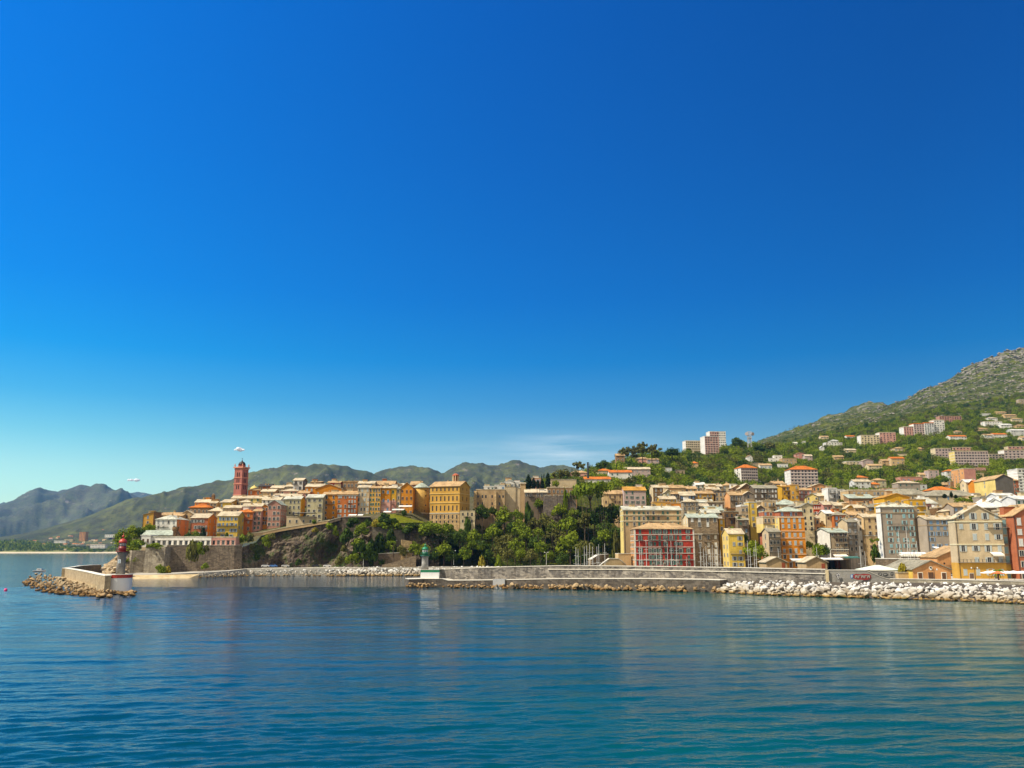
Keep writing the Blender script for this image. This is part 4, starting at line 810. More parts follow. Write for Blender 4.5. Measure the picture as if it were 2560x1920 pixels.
for i, (a, c_, yt, yb) in enumerate([(1208, 1236, 1217, 1226), (1236, 1262, 1214, 1226), (1250, 1276, 1209, 1222), (1262, 1286, 1205, 1222), (1276, 1302, 1207, 1220)]):
    CB(['low white house first of the stepped white ones behind the weathered wall', 'low white house second of the stepped white ones', 'cream white house midway up the stepped white ones', 'highest white house of the stepped ones with a pointed roof', 'white house touching the slim museum block'][i], a, c_, yt, yb, 600 + i * 7, 9, 'white' if i != 2 else 'cream', 'flat' if i != 3 else 'gy', 0.4 if i != 3 else 1.6, 'white', (1, 3), ch=1)
# restaurant and bastion
CB('low terrace restaurant with wide pale roof on the dark rock', 1312, 1368, 1232, 1243, 540, 11, 'dark', 'mono', 3.0, 'cream', (1, 6), sh='open', ch=0, name='restaurant', cat='restaurant')
CB('long flat roofed concrete hall with one pillar above the bastion', 1377, 1441, 1200, 1222, 612, 12, 'beige', 'flat', 0.5, 'dull', None, ch=0)
CB('low brown hall with flat pale roof behind the bastion', 1368, 1442, 1220, 1238, 570, 9, 'brown', 'flat', 0.5, 'cream', (1, 7), sh='open', ch=0)
CB('low pale terrace pavilion behind the cypress group', 1330, 1352, 1196, 1206, 625, 8, 'pink', 'flat', 0.3, 'tan', (1, 3), ch=0)
Y = 528; a0, a1 = P(1362, 1265, Y), P(1437, 1265, Y); zb = Zof(1300, Y) - 4; zt_ = Zof(1240, Y)
t = thing('bastion', ((a0.x + a1.x) / 2, Y, zb), 'dark weathered stone bastion with battered walls above the trees', 'bastion'); hw = (a1.x - a0.x) / 2; H = zt_ - zb
b = MB(); V = [(-hw - 2, -2.5, 0), (hw + 2.5, -2.5, 0), (hw + 2.5, 16, 0), (-hw - 2, 16, 0), (-hw, 0, H), (hw, 0, H), (hw, 16, H), (-hw, 16, H)]
b.add(V, [(0, 1, 5, 4), (1, 2, 6, 5), (2, 3, 7, 6), (3, 0, 4, 7), (4, 5, 6, 7)]); b.build('wall', stonemat((0.20, 0.165, 0.135), (0.09, 0.075, 0.065), 0.9, 0.8), t)
for i, (f0, f1, h) in enumerate([(0.0, 0.22, 0.8), (0.28, 0.42, 1.1), (0.46, 0.68, 0.8), (0.72, 0.86, 1.6), (0.84, 1.0, 3.0)]): MB().box(-hw + 2 * hw * f0, -hw + 2 * hw * f1, -0.1, 1.2, H - 0.05, H + h).build('parapet', stonemat((0.42, 0.36, 0.28), None, 1.0), t)

# ------------------------------------------------------------------ old harbour front
G2 = 'houses round the old harbour'
def TB(*a, **k): k.setdefault('group', G2); k.setdefault('extra', True); return B(*a, **k)
TB('dark red six-storey harbour house with white corner quoins and string courses', 1588, 1735, 1323, 1421, 425, 17, 'red', 'hip', 3.0, 'tan', (6, 9), (6, 4), 'peach', sh='green', wy=(1407, 1392.5, 1376, 1359.5, 1344, 1329), xs=(.09, .26, .335, .42, .52, .62, .70, .775, .905), bal=((1594, 1608, 1349.5), (1620, 1656, 1349.5), (1664, 1690, 1349.5), (1652, 1692, 1367), (1698, 1733, 1398.5), (1657, 1690, 1382.5)),
   lines=(1336.5, 1351.5, 1367.5, 1383, 1400), linec=paint('pale_band', (0.60, 0.55, 0.47), 0.9, 0.15), quoin=paint('pale_quoin', (0.62, 0.58, 0.50), 0.9, 0.15), ww=1.15, wh=1.95, shut=1, ch=6, door=5, lh=0.13, extra=False, name='harbour_house')
TB('long yellow ochre apartment house with green shutters rising behind the red one', 1558, 1703, 1275, 1330, 455, 13, 'tan', 'gx', 2.1, 'pale', (4, 11), (4, 2), 'lemon', sh='green', wy=(1323, 1310, 1295.5, 1282), xs=(.065, .19, .275, .355, .43, .525, .61, .69, .77, .845, .945), lines=(1287.5, 1302.5, 1276), linec=paint('cream_band', (0.62, 0.55, 0.36), 0.9), bal=((1616, 1630, 1303), (1612, 1662, 1288)), ch=9, ww=1.1, wh=1.9, name='harbour_house')
TB('ochre attic blocks on the roof of the long yellow apartment house', 1632, 1676, 1256, 1268, 466, 6, 'ochre', 'flat', 0.4, 'tan', None, ch=2)
TB('orange roof room at the end of the long yellow apartment house', 1678, 1702, 1259, 1273, 464, 6, 'orange', 'flat', 0.4, 'tan', None, ch=2)
TB('tall grey stone house with pale shutters and a dark balcony beside the red one', 1722, 1797, 1294, 1421, 441, 13, '#stone', 'gx', 2.0, 'green', (7, 4), (7, 2), 'cream', sh='white', wy=(1410, 1395, 1379, 1362, 1343, 1311, 1299), xs=(.14, .38, .66, .9), bal=((1756, 1795, 1334), (1760, 1778, 1354)), lines=(1335,), ww=1.25, wh=2.1, ch=6, name='harbour_house')
TB('narrow ochre house wedged behind the grey stone one', 1797.5, 1812, 1298, 1345, 446, 9, 'gold', 'flat', 0.3, 'tan', (3, 1), bal=((1798, 1811, 1297),), ch=0)
TB('orange house with pale green slab roof and lit yellow gable', 1768, 1809, 1276, 1300, 474, 14, 'gold', 'gx', 2.4, 'green', (1, 3), (2, 1), 'yellow', ch=1)
TB('yellow four-storey house standing alone by the marina', 1823, 1862, 1335, 1420, 427, 13, 'yellow', 'gx', 2.6, 'cream', (5, 2), (4, 2), 'lemon', sh='grey', wy=(1411, 1396, 1380, 1360, 1345.5), xs=(.33, .72), bal=((1826, 1861, 1384.5),), shut=1, ww=1.25, ch=1, name='harbour_house')
TB('orange seven-storey harbour house with pale blue shutters and a roof terrace', 1951, 2014, 1293, 1419, 430, 15, 'orange', 'flat', 0.3, 'cream', (7, 4), (7, 2), 'lemon', sh='pale', wy=(1410, 1391, 1377, 1357.5, 1337, 1315.5, 1300), xs=(.14, .38, .60, .82), lines=(1327.5, 1345, 1385.5, 1293.5), linec=paint('peach_band', (0.66, 0.42, 0.24), 0.9), bal=((1953, 1970, 1364), (1993, 2007, 1364.5), (1953, 1969, 1380)), ww=1.2, wh=2.0, ch=0, door=4, awn=((1974, 2006, 1396),), name='harbour_house')
TB('set-back orange attic storey on top of the orange seven-storey house', 1949, 2006, 1279, 1293, 433, 9, 'brick', 'hip', 2.2, 'green', (1, 5), sh='blue', bal=((1948, 2006, 1290.5),), ch=2)
TB('tan wing joined to the orange seven-storey house', 1908, 1950, 1293, 1326, 437, 12, 'tan', 'flat', 0.35, 'cream', (2, 4), None, 'cream', sh='grey', bal=((1907, 1926, 1308.5),), base=(1310, 'lemon'), ch=1)
TB('brick red roof storey over the tan wing', 1908, 1948, 1280, 1291, 441, 8, 'brick', 'flat', 0.3, 'cream', (1, 3), ch=2)
TB('grey house with four loggias in front of the tan wing', 1923, 1952, 1330, 1398, 424, 11, 'stone', 'gx', 1.8, 'dull', (4, 3), (3, 1), 'beige', sh='open', ww=1.7, wh=2.2, bal=((1923, 1952, 1342), (1923, 1952, 1353), (1923, 1952, 1366), (1923, 1952, 1379)), ch=1)
TB('pale rough stone house with rounded gable and dark archway', 2007, 2035, 1266, 1345, 452, 14, '~cream', 'gy', 1.6, 'dull', (4, 2), sh='open', wy=(1322, 1309, 1295, 1277), ch=1, frame=0)
TB('scarlet house with a row of small white windows', 2035, 2061, 1262, 1302, 482, 12, 'scarlet', 'mono', 1.4, 'dull', (3, 5), sh='white', lines=(1272.5,), linec=paint('peach_band', (0.66, 0.42, 0.24), 0.9), ww=0.8, wh=1.2, ch=1)
TB('grey house with a long whitewashed side wall above the leafy tree', 2076, 2121, 1331, 1394, 434, 24, 'stone', 'gx', 2.2, 'green', (5, 4), (3, 2), 'white', sh='brown', bal=((2080, 2112, 1340), (2098, 2120, 1358)), lines=(1374,), shut=1, ch=2, awn=((2082, 2116, 1386),))
TB('white house under an amber tiled roof behind the whitewashed side wall', 2048, 2092, 1319, 1336, 462, 12, 'cream', 'gx', 2.4, 'amber', (1, 3), None, 'white', ch=2)
TB('narrow grey house stacked with iron balconies', 2121, 2146, 1305, 1395, 442, 13, '~grey', 'gx', 1.8, 'dull', (6, 2), (2, 1), 'beige', sh='grey', bal=((2120, 2146, 1313), (2120, 2146, 1336), (2121, 2146, 1347), (2122, 2146, 1365)), ch=2)
TB('slim white house with a single column of windows', 2145, 2161, 1300, 1392, 446, 12, 'white', 'monor', 1.4, 'tan', (6, 1), sh='open', ww=0.9, wh=1.4, ch=0)
TB('peach house with faded shutters beside the tall grey house', 2162, 2206, 1293, 1392, 443, 12, 'sand', 'gx', 1.8, 'cream', (6, 2), sh='brown', xs=(.33, .70), bal=((2169, 2181, 1335.5), (2187, 2199, 1335.5)), lines=(1339,), ch=2)
TB('tall grey eight-storey house with two vivid blue shutters', 2205, 2288, 1268, 1392, 400, 5, 'grey', 'hip', 1.6, 'pale', (8, 4), None, 'white', sh='aqua', wy=(1379, 1364.5, 1350, 1335, 1320.5, 1306, 1290, 1277), xs=(.25, .47, .70, .92), bal=((2227, 2268, 1315),), lines=(1282,), linec=wm('stone'), ww=1.2, wh=2.0, shut=1, ch=4, name='harbour_house', awn=((2246, 2300, 1384),))
TB('dark angled flank of the tall grey eight-storey house', 2288.5, 2298, 1269, 1392, 402, 10, 'stone', 'flat', 0.2, 'dull', None, ch=0)
TB('low connecting house with black roof and tall archway', 2294, 2321, 1322, 1392, 409, 8, 'grey', 'mono', 2.0, 'dark', (4, 2), sh='blue', wy=(1378, 1356, 1342, 1331), skip=0.0, ch=0)
TB('grey beige five-storey house with blue and green shutters', 2320, 2397, 1299, 1392, 392, 13, 'grey', 'gx', 1.8, 'cream', (6, 4), sh='blue', wy=(1378, 1365, 1348.5, 1334, 1320.5, 1306), xs=(.14, .36, .58, .80), lines=(1313,), linec=wm('stone'), ww=1.2, wh=1.9, shut=1, ch=4, name='harbour_house')
M_BAND = paint('cream_band', (0.62, 0.55, 0.36), 0.9)
TB('big beige house with gable, awning and long iron balcony by the breakwater', 2396, 2508, 1297, 1452, 300, 6, 'beige', 'gy', 4.4, 'cream', (6, 4), sh='pale', wy=(1430, 1399, 1370.5, 1342, 1316, 1290), xs=(.13, .40, .66, .90), skip=0.12, lines=(1304, 1361), linec=M_BAND, base=(1407, 'ochre'), bal=((2398, 2510, 1405.5), (2465, 2512, 1318.5)), awn=((2473, 2499, 1380),), ww=1.25, wh=2.0, shut=1, yaw=-6, ch=2, name='harbour_house', door=2)
TB('beige wing with balconies between the big gable and the red house', 2509, 2541, 1299, 1452, 301.5, 13, 'beige', 'flat', 0.4, 'cream', (6, 2), sh='aqua', base=(1411, 'yellow'), bal=((2509, 2541, 1317.5), (2511, 2541, 1360), (2514, 2543, 1409)), wy=(1436, 1398, 1375, 1350, 1327, 1308), ww=1.3, wh=2.1, ch=1, awn=((2538, 2552, 1418),))
TB('brick red house with white window frames at the picture edge', 2541.5, 2640, 1290, 1452, 297, 13, 'brick', 'gy', 4.0, 'tan', (6, 4), sh='white', ww=1.5, wh=2.3, ch=1, name='harbour_house')
TB('low orange house with a sloping roof line behind the chapel', 2344, 2408, 1394, 1425, 330, 14, 'peach', 'monol', 4.2, 'tan', (1, 2), sh='open', ww=0.6, wh=0.6, frame=0, ch=0)
# the orange chapel-like customs house
TB('small orange gabled harbour house with round window and stone roof', 2282, 2377, 1424, 1449, 283, 22, 'peach', 'gy', 2.7, 'dull', None, side='yellow', ch=0, name='harbour_shed')
t = bpy.context.scene.objects['harbour_shed']; Y = 283; zf = t.location.z; cx = t.location.x
MFR = paint('white_surround', (0.74, 0.68, 0.55), 0.8)
def pxl(px, py): v = P(px, py, Y); return v.x - cx, v.z - zf
for px, k in ((2300, 1), (2326, 0), (2359, 1)):
    x, z0 = pxl(px, 1449); x, z1 = pxl(px, 1432 if k else 1430.5); w = 0.62 if k else 0.82
    b = MB(); b.box(x - w - (.22 if k else 0), x + w + (.22 if k else 0), -0.10, 0.05, z0, z1 + (.22 if k else 0), 0); b.box(x - w, x + w, -0.14, -0.10, z0, z1, 1)
    b.build('door', [MFR, paint('brown_door', (0.10, 0.045, 0.02), 0.7)], t)
x, z = pxl(2326.5, 1420); b = MB()
o = MB().lathe([(0.56, 0), (0.56, 0.14)], 20).build('round_window', MFR, t); o.rotation_euler = (R(90), 0, 0); o.location = (x, 0, z)
o2 = MB().lathe([(0.36, 0.15), (0.36, 0.18)], 20).build('pane', M_PANE, o)
TB('low orange wall wing with an arch beside the small gabled harbour house', 2246, 2281, 1433, 1449, 286, 5, 'sand', 'flat', 0.25, 'cream', None, ch=0)
for i, (a, c_) in enumerate(((1916, 1968), (2015.5, 2068))):
    TB(['first tan boat shed with gable on the mole, beside the marina', 'second tan boat shed with gable, close to the painted wall'][i], a, c_, 1406, 1424, 314 + i * -18, 9, 'tan', 'gy', 1.75, 'cream', None, ch=0, name='boat_shed', cat='shed', group='boat sheds on the mole')
    t = [o for o in scene.objects if o.name.startswith('boat_shed')][-1]; W = P(c_, 1410, 314 - 18 * i).x - P(a, 1410, 314 - 18 * i).x
    MB().box(W / 2 - 1.9, W / 2 - 0.7, -0.06, 0.1, 0, 4.6).build('door', paint('rust_door', (0.28, 0.06, 0.02), 0.7), t).location = (0, 0, Zof(1424, 314) - t.location.z - 2.2)
# ------------------------------------------------------------------ second line and upper old town
TB('lilac house with green shutters and orange roof above the wooded slope', 1560, 1615, 1226, 1262, 560, 13, 'lilac', 'gx', 2.6, 'amber', (3, 4), sh='green', shut=1, ch=3)
TB('sandy house among trees under the umbrella pine', 1508, 1556, 1235, 1262, 566, 11, 'sand', 'gx', 2.6, 'tan', (2, 4), sh='brown', ch=1)
TB('brown stone barrack with a lit cream gable wall', 1633, 1672, 1219, 1256, 556, 15, '#brown', 'gx', 2.0, 'cream', (3, 3), (4, 1), 'cream', sh='grey', ch=3)
TB('long low tan house with amber roof behind the brown stone barrack', 1672, 1712, 1220, 1238, 582, 12, 'sand', 'gx', 2.2, 'tan', (1, 4), ch=3)
TB('small sage house with narrow gable in front of the barrack', 1663, 1678, 1232, 1256, 546, 9, 'sage', 'gy', 2.0, 'cream', (2, 1), ch=0)
TB('dark stone house with cream roof hung with washing', 1679, 1704, 1235, 1258, 543, 10, '#dark', 'gx', 1.4, 'tan', (2, 3), sh='white', ch=3)
TB('dark stone house with a bright broken slab roof', 1701, 1738, 1239, 1258, 540, 12, '#dark', 'gx', 2.6, 'cream', (2, 4), sh='blue', ch=2)
TB('ochre house with grey windows above the stone roofs', 1738, 1784, 1234, 1258, 547, 11, 'ochre', 'gx', 1.8, 'tan', (2, 5), sh='grey', ch=3)
TB('grey brown stone house with a pale hipped roof beside the yellow apartments', 1708, 1746, 1255, 1288, 492, 12, '#stone', 'hip', 1.8, 'cream', (3, 4), (3, 2), '#beige', sh='open', ch=2)
TB('tan house with iron balconies and a dark roof terrace', 1789, 1826, 1231, 1264, 547, 11, 'tan', 'flat', 0.6, 'dark', (3, 4), sh='grey', bal=((1806, 1824, 1247),), ch=3)
TB('tall stone house with arched windows and amber roof', 1826, 1857, 1238, 1300, 504, 13, '#stone', 'gx', 2.2, 'tan', (4, 3), None, 'peach', sh='open', wh=2.4, ch=2)
TB('broad brown stone gable standing over the arched-window house', 1850, 1885, 1222, 1256, 562, 14, '#brown', 'gy', 3.4, 'cream', (3, 3), sh='brown', ch=2)
TB('small grey stone gable in front of the broad brown gable', 1860, 1884, 1236, 1258, 530, 10, '#grey', 'gy', 1.8, 'cream', (2, 1), frame=0, ch=1)
TB('long dark stone tenement with washing and loggias', 1886, 1945, 1221, 1274, 551, 14, '#dark', 'gx', 2.4, 'dull', (4, 7), sh='white', ch=5)
TB('golden house with iron balconies in front of the white tower block', 1956, 1976, 1217, 1250, 562, 11, 'gold', 'mono', 1.6, 'amber', (3, 2), sh='brown', bal=((1960, 1975, 1226), (1964, 1976, 1238)), ch=1)
TB('olive yellow house with balconies in front of the white tower block', 1976.4, 1998, 1213, 1250, 561, 11, 'ochre', 'flat', 0.4, 'tan', (3, 2), (3, 1), 'ochre', sh='grey', bal=((1989, 1999, 1226), (1990, 2000, 1239)), ch=1)
TB('tan house carrying a wide pale green hipped roof', 1941, 2005, 1262, 1282, 500, 16, 'tan', 'hip', 3.4, 'green', (1, 6), ch=3)
TB('tan house with roof boxes next to the wide pale green roof', 1908, 1940, 1254, 1284, 488, 11, 'sand', 'flat', 0.6, 'cream', (2, 3), ch=3)
TB('grey beige house with two dark loggias', 1854, 1873, 1266, 1335, 466, 10, 'stone', 'flat', 0.8, 'white', (4, 2), sh='open', ww=2.0, wh=1.7, ch=1)
TB('slim mustard house beside the golden tree', 1873.4, 1893, 1257, 1320, 465, 10, 'yellow', 'flat', 0.4, 'pale', (4, 1), sh='grey', ww=1.2, ch=0)
TB('ruined stone house with ragged openings', 1812, 1848, 1280, 1332, 462, 11, '#brown', 'flat', 0.3, 'dull', (3, 3), frame=0, ww=1.1, wh=1.8, skip=0.3, ch=1)
TB('dark house under two pale slab roofs', 1746, 1783, 1256, 1268, 514, 9, '#dark', 'gx', 1.8, 'pale', (1, 4), ch=1)
TB('low house with cream roof behind the orange gabled house', 1744, 1772, 1266, 1276, 498, 8, 'dark', 'gx', 1.6, 'cream', (1, 3), ch=0)
TB('dark shuttered house with flat roof and chimneys', 1769, 1810, 1256, 1276, 508, 9, '#dark', 'flat', 0.5, 'cream', (1, 4), sh='white', ch=2)
TB('lemon yellow gabled house catching the sun', 2017, 2044, 1242, 1260, 546, 15, 'lemon', 'gy', 2.0, 'dull', (2, 3), sh='pale', yaw=-14, ch=0)
TB('tan rear part of the lemon yellow gabled house', 2045, 2072, 1240, 1260, 551, 11, 'tan', 'gx', 2.0, 'cream', (2, 3), sh='grey', ch=2)
TB('pale blue house with balconies next to the lemon yellow gable', 2071, 2093, 1222, 1260, 543, 11, 'pale', 'flat', 0.5, 'white', (3, 2), None, 'white', sh='grey', bal=((2073, 2090, 1233), (2073, 2091, 1246)), ch=1)
TB('white house in the shade of the long school-like building', 2094, 2112, 1226, 1260, 549, 11, 'white', 'flat', 0.6, 'white', (3, 2), sh='open', ch=1)
TB('long tan school-like building with one row of windows', 2122, 2212, 1227, 1262, 524, 13, 'tan', 'flat', 0.6, 'cream', (2, 9), None, 'sand', sh='grey', wy=(1256, 1233.5), ww=1.6, wh=1.5, ch=3)
TB('annex with pale green lean-to roof under the school-like building', 2123, 2187, 1246, 1266, 514, 8, 'brown', 'mono', 2.8, 'green', (1, 6), sh='brown', ch=0, base=(1253, 'peach'))
TB('tan corner house with slab roof beside the green lean-to', 2185, 2211, 1245, 1270, 512, 10, 'tan', 'hip', 1.4, 'dull', (2, 3), sh='brown', ch=0)
TB('broad golden house with vaulted roof behind the tall grey house', 2212, 2276, 1244, 1300, 446, 13, 'gold', 'gy', 2.0, 'amber', (2, 3), sh='grey', lines=(1257,), linec=roofmat(*ROOFC['pale']), ch=1)
TB('golden house with rounded gable windows beside the grey beige one', 2274, 2317, 1250, 1325, 438, 12, 'gold', 'flat', 0.3, 'tan', (4, 3), sh='grey', lines=(1265, 1280, 1295), linec=M_BAND, xs=(.15, .5, .9), ch=0)
TB('rose house with bright slab roof and a cream lower storey', 2317, 2345, 1259, 1300, 452, 22, 'rose', 'gx', 3.4, 'pale', (2, 3), (2, 4), 'brown', sh='brown', base=(1267, 'cream'), ch=0)
TB('broken stone house with a ledge beside the rose one', 2346, 2380, 1270, 1300, 440, 9, '#brown', 'flat', 0.4, 'cream', (2, 3), frame=0, ch=1)
TB('low blue grey house with a long tan roof', 2384, 2453, 1267, 1282, 424, 10, 'grey', 'gx', 1.9, 'tan', (1, 5), sh='blue', ch=0)
TB('pale green grey house with green shutters near the picture edge', 2541, 2610, 1248, 1300, 388, 11, 'pale', 'gx', 1.6, 'white', (3, 4), sh='green', shut=1, ch=1)
TB('white house with an arched doorway under the white tent roof', 2505, 2541, 1254, 1276, 402, 9, 'white', 'gx', 1.4, 'white', (1, 3), sh='open', ch=1)
TB('white pavilion with a wide tent-like roof behind the big beige gable', 2452, 2512, 1270, 1290, 372, 12, '#stone', 'hip', 3.0, 'white', None, ch=1)
TB('pale blue stuccoed house on the rise behind the tent roof', 2494, 2540, 1240, 1262, 440, 10, 'pale', 'gx', 1.6, 'white', (2, 3), ch=1)
TB('rough stone terrace house above the red house', 2510, 2560, 1277, 1300, 362, 9, '#stone', 'flat', 0.5, 'cream', (1, 3), ch=2)
TB('low ochre house in front of the dark blank gable', 2428, 2468, 1241, 1256, 500, 9, 'sand', 'flat', 0.3, 'tan', (1, 3), ch=0)
TB('blue grey cube house at the corner of the terraces', 2451, 2470, 1244, 1262, 470, 8, 'grey', 'flat', 0.4, 'dull', (2, 2), ch=0)
for i, (a, c_, yt, yb, Y, w, rf, lab) in enumerate([
    (1740, 1764, 1212, 1232, 600, 'white', 'white', 'white house with roof boxes at the top edge of the old town'), (1766, 1806, 1216, 1234, 592, 'tan', 'cream', 'tan house with low slab roof below the pine hill'),
    (1806, 1838, 1214, 1234, 596, 'cream', 'tan', 'cream house with orange and white roofs below the first white tower block'), (1832, 1858, 1220, 1240, 570, 'brown', 'cream', 'brown gable next to the broad stone gable'),
    (1712, 1742, 1222, 1240, 586, 'sand', 'tan', 'sand coloured house in a huddle of amber roofs'), (1768, 1800, 1224, 1240, 572, 'sand', 'cream', 'sand coloured house behind the ochre one'),
    (1934, 1962, 1209, 1228, 584, 'sand', 'tan', 'sand coloured roof house left of the golden balconies'), (2000, 2030, 1226, 1246, 572, 'rose', 'tan', 'rose house between the white tower block and the lemon gable'),
    (2030, 2070, 1216, 1242, 588, 'peach', 'cream', 'peach house with a rooftop lean-to below the cypresses'), (2060, 2090, 1262, 1300, 478, 'rose', 'cream', 'rose house with a flat roof beside the scarlet one'),
    (2088, 2124, 1264, 1296, 474, 'stone', 'cream', 'grey stone house with a cream roof beyond the scarlet one'), (2064, 2086, 1284, 1300, 462, 'cream', 'white', 'small cream chapel-like gable under the scarlet house'),
    (2086, 2116, 1288, 1318, 458, 'rust', 'dull', 'rust coloured house with a steep dark gable'), (2116, 2140, 1272, 1306, 468, 'gold', 'cream', 'golden house in the gap above the iron balconies'),
    (2138, 2172, 1270, 1300, 466, 'tan', 'cream', 'tan house with a patched roof under the school-like building'), (2172, 2206, 1268, 1296, 462, 'stone', 'dull', 'grey house with a round window behind the peach house'),
    (2124, 2160, 1288, 1302, 456, 'stone', 'tan', 'stone house with loggia right above the slim white house'), (1980, 2010, 1266, 1284, 488, 'dark', 'dull', 'dark low house under the wide pale green roof'),
    (1893, 1912, 1272, 1300, 478, 'dark', 'cream', 'dark house with hanging sheets beside the mustard one'), (1756, 1800, 1282, 1300, 466, 'cream', 'pale', 'cream roof terrace over the grey stone house'),
    (1846, 1872, 1300, 1336, 456, 'dark', 'dull', 'dark stone house behind the yellow marina house'), (2018, 2050, 1296, 1330, 462, 'peach', 'cream', 'peach house beside the rough stone archway house'),
    (2372, 2402, 1278, 1300, 428, 'tan', 'cream', 'tan roof house left behind the big beige gable'), (2470, 2500, 1256, 1270, 420, 'white', 'white', 'white house left of the tent roof'), (1650, 1690, 1248, 1262, 512, 'gold', 'cream', 'golden terrace house behind the yellow apartments')]):
    TB(lab, a, c_, yt, yb, Y, 11, w, ('gx', 'gx', 'hip', 'gy', 'gx')[i % 5], 1.9, rf, (2, max(2, int((c_ - a) / 10))), ch=2)
# ------------------------------------------------------------------ halls and blocks above the old town
G3 = 'buildings on the hillside'
def stand(px, yb, Y0):
    """where the sight line to a house's foot meets the hillside"""
    for Y in np.arange(Y0 * .72, Y0 * 1.35, 4.0):
        v = P(px, yb, Y)
        if tzn(v.x, Y) >= v.z: return float(Y)
    return Y0
def HB(*a, **k):
    a = list(a)
    if a[5] >= 640: a[5] = stand((a[1] + a[2]) / 2, a[4] - 1, a[5])
    k.setdefault('group', G3); k.setdefault('ch', 0); k.setdefault('name', 'hillside_house'); return B(*a, **k)
HB('long low market hall with sagging pale roof above the golden houses', 2205, 2330, 1237, 1252, 566, 16, 'beige', 'hip', 4.2, 'dull', (1, 9), name='market_hall', cat='hall')
HB('long pale hall roof beyond the small cypresses', 2322, 2448, 1240, 1252, 552, 16, 'beige', 'hip', 4.0, 'dull', (1, 9), name='market_hall', cat='hall')
HB('low house with a bright orange hipped roof behind the market halls', 2328, 2392, 1226, 1236, 606, 14, 'beige', 'hip', 3.0, 'hot', (1, 5))
HB('tall pink slab block with balconies on its sunny side', 2412, 2441, 1172, 1232, 640, 22, 'rose', 'flat', 0.5, 'cream', None, (9, 4), 'peach', sh='open', name='apartment_block', cat='apartment block')
HB('brick orange apartment house below the pink slab block', 2443, 2466, 1209, 1246, 586, 11, 'orange', 'gx', 2.4, 'hot', (4, 2), sh='green', bal=((2450, 2462, 1216), (2450, 2462, 1227)), name='apartment_block', cat='apartment block')
HB('white narrow balcony house beside the dark blank gable', 2466, 2475, 1215, 1246, 574, 10, 'white', 'flat', 0.4, 'white', (4, 1), sh='open', ww=2.0)
HB('yellow house with a huge dark blank gable wall', 2490, 2535, 1198, 1248, 562, 26, 'blank', 'gy', 3.0, 'tan', None, (5, 1), 'lemon', bal=(), name='apartment_block', cat='apartment block')
HB('brown house behind the dark blank gable', 2535, 2548, 1201, 1236, 580, 12, 'brick', 'gx', 1.6, 'tan', (4, 2))
HB('white tower of wrap-round balconies at the picture edge', 2546, 2600, 1174, 1236, 580, 12, 'white', 'flat', 0.6, 'white', (8, 5), sh='open', ww=1.9, wh=1.6, name='apartment_block', cat='apartment block', lines=(1181, 1188.5, 1196, 1203.5, 1211, 1218.5, 1226), linec=M_WHITE)
HB('grey green villa behind the white balcony tower', 2520, 2546, 1187, 1200, 660, 10, 'pale', 'hip', 2.4, 'pale', (1, 3))
def block(label, x0, x1, yt, yb, Y, rows, cols, w='white', side='white', rc='hot', d=15, yaw=0, roof='hip', rh=4.0, band=True, sh='open', sw=None, h=0.5, **k):
    st = (yb - yt) / rows
    return HB(label, x0, x1, yt, yb, Y, d, w, roof, rh, rc, (rows, cols), sw, side, yaw, sh, ww=1.9, wh=1.5, skip=0.03, frame=0, name='apartment_block', cat='apartment block', lines=[yt + st * (i + 1) for i in range(rows - 1)] if band else (), linec=paint('balcony_front', (0.66, 0.60, 0.54), 0.8), **k)
block('first white tower block with orange roof and striped balcony front', 1852, 1896, 1170, 1214, 832, 6, 8, 'lilac', 'white', d=15, yaw=12, sw=(6, 1))
block('second white tower block with orange roof, ten storeys of small windows', 1978, 2046, 1174, 1252, 836, 10, 8, 'lilac', 'white', d=17, yaw=0)
block('pinkish tower block crowning the hill beside the telecom mast', 1762, 1796, 1092, 1136, 1082, 8, 5, 'pink', 'white', 'white', 16, 8, 'flat', 0.8)
block('upper stepped storeys of the pinkish hilltop tower block', 1774, 1797, 1080, 1092, 1084, 2, 4, 'pink', 'white', 'white', 13, 8, 'flat', 0.8)
block('white blank side wing of the hilltop tower block', 1796.5, 1815, 1080, 1127, 1086, 8, 4, 'white', 'white', 'white', 16, 0, 'flat', 0.8, False)
block('lower block with red awnings beside the hilltop tower block', 1714, 1760, 1103, 1131, 1100, 5, 9, 'cream', 'white', 'white', 14, 6, 'flat', 0.8)
block('stepped cream housing block, lower half, on the right-hand hill', 2153, 2199, 1089, 1119, 1262, 6, 6, 'cream', 'white', 'cream', 14, 0, 'flat', 0.8, False)
block('stepped pink housing block, upper half, on the right-hand hill', 2199.5, 2240, 1082, 1112, 1268, 6, 5, 'pink', 'white', 'cream', 14, 0, 'flat', 0.8, False)
for i, (a, c_, yt, yb, w) in enumerate([(2260, 2286, 1068, 1094, 'pink'), (2285, 2312, 1060, 1093, 'lilac'), (2312, 2336, 1058, 1092, 'pale'), (2336, 2362, 1051, 1088, 'white')]):
    block(['lowest step of the long terraced apartment row', 'second step of the long terraced apartment row', 'bluish third step of the long terraced apartment row', 'highest white step of the long terraced apartment row'][i], a, c_, yt, yb, 1305 + i * 4, 7, 4, w, 'white', 'hot' if i in (1, 2) else 'cream', 15, 0, 'flat', 1.2, False)
block('purple brown block half hidden above the terraced apartment row', 2349, 2404, 1041, 1056, 1410, 4, 9, 'mauve', 'mauve', 'tan', 12, 0, 'flat', 0.6, False)
block('long grey gridded apartment slab with a lit end wall', 2388, 2472, 1129, 1170, 952, 6, 12, 'lilac', 'lemon', 'cream', 13, 0, 'flat', 0.8)
block('set-back top floors of the grey gridded slab', 2382, 2432, 1119, 1130, 968, 2, 6, 'pink', 'cream', 'cream', 10, 0, 'flat', 0.6, False)
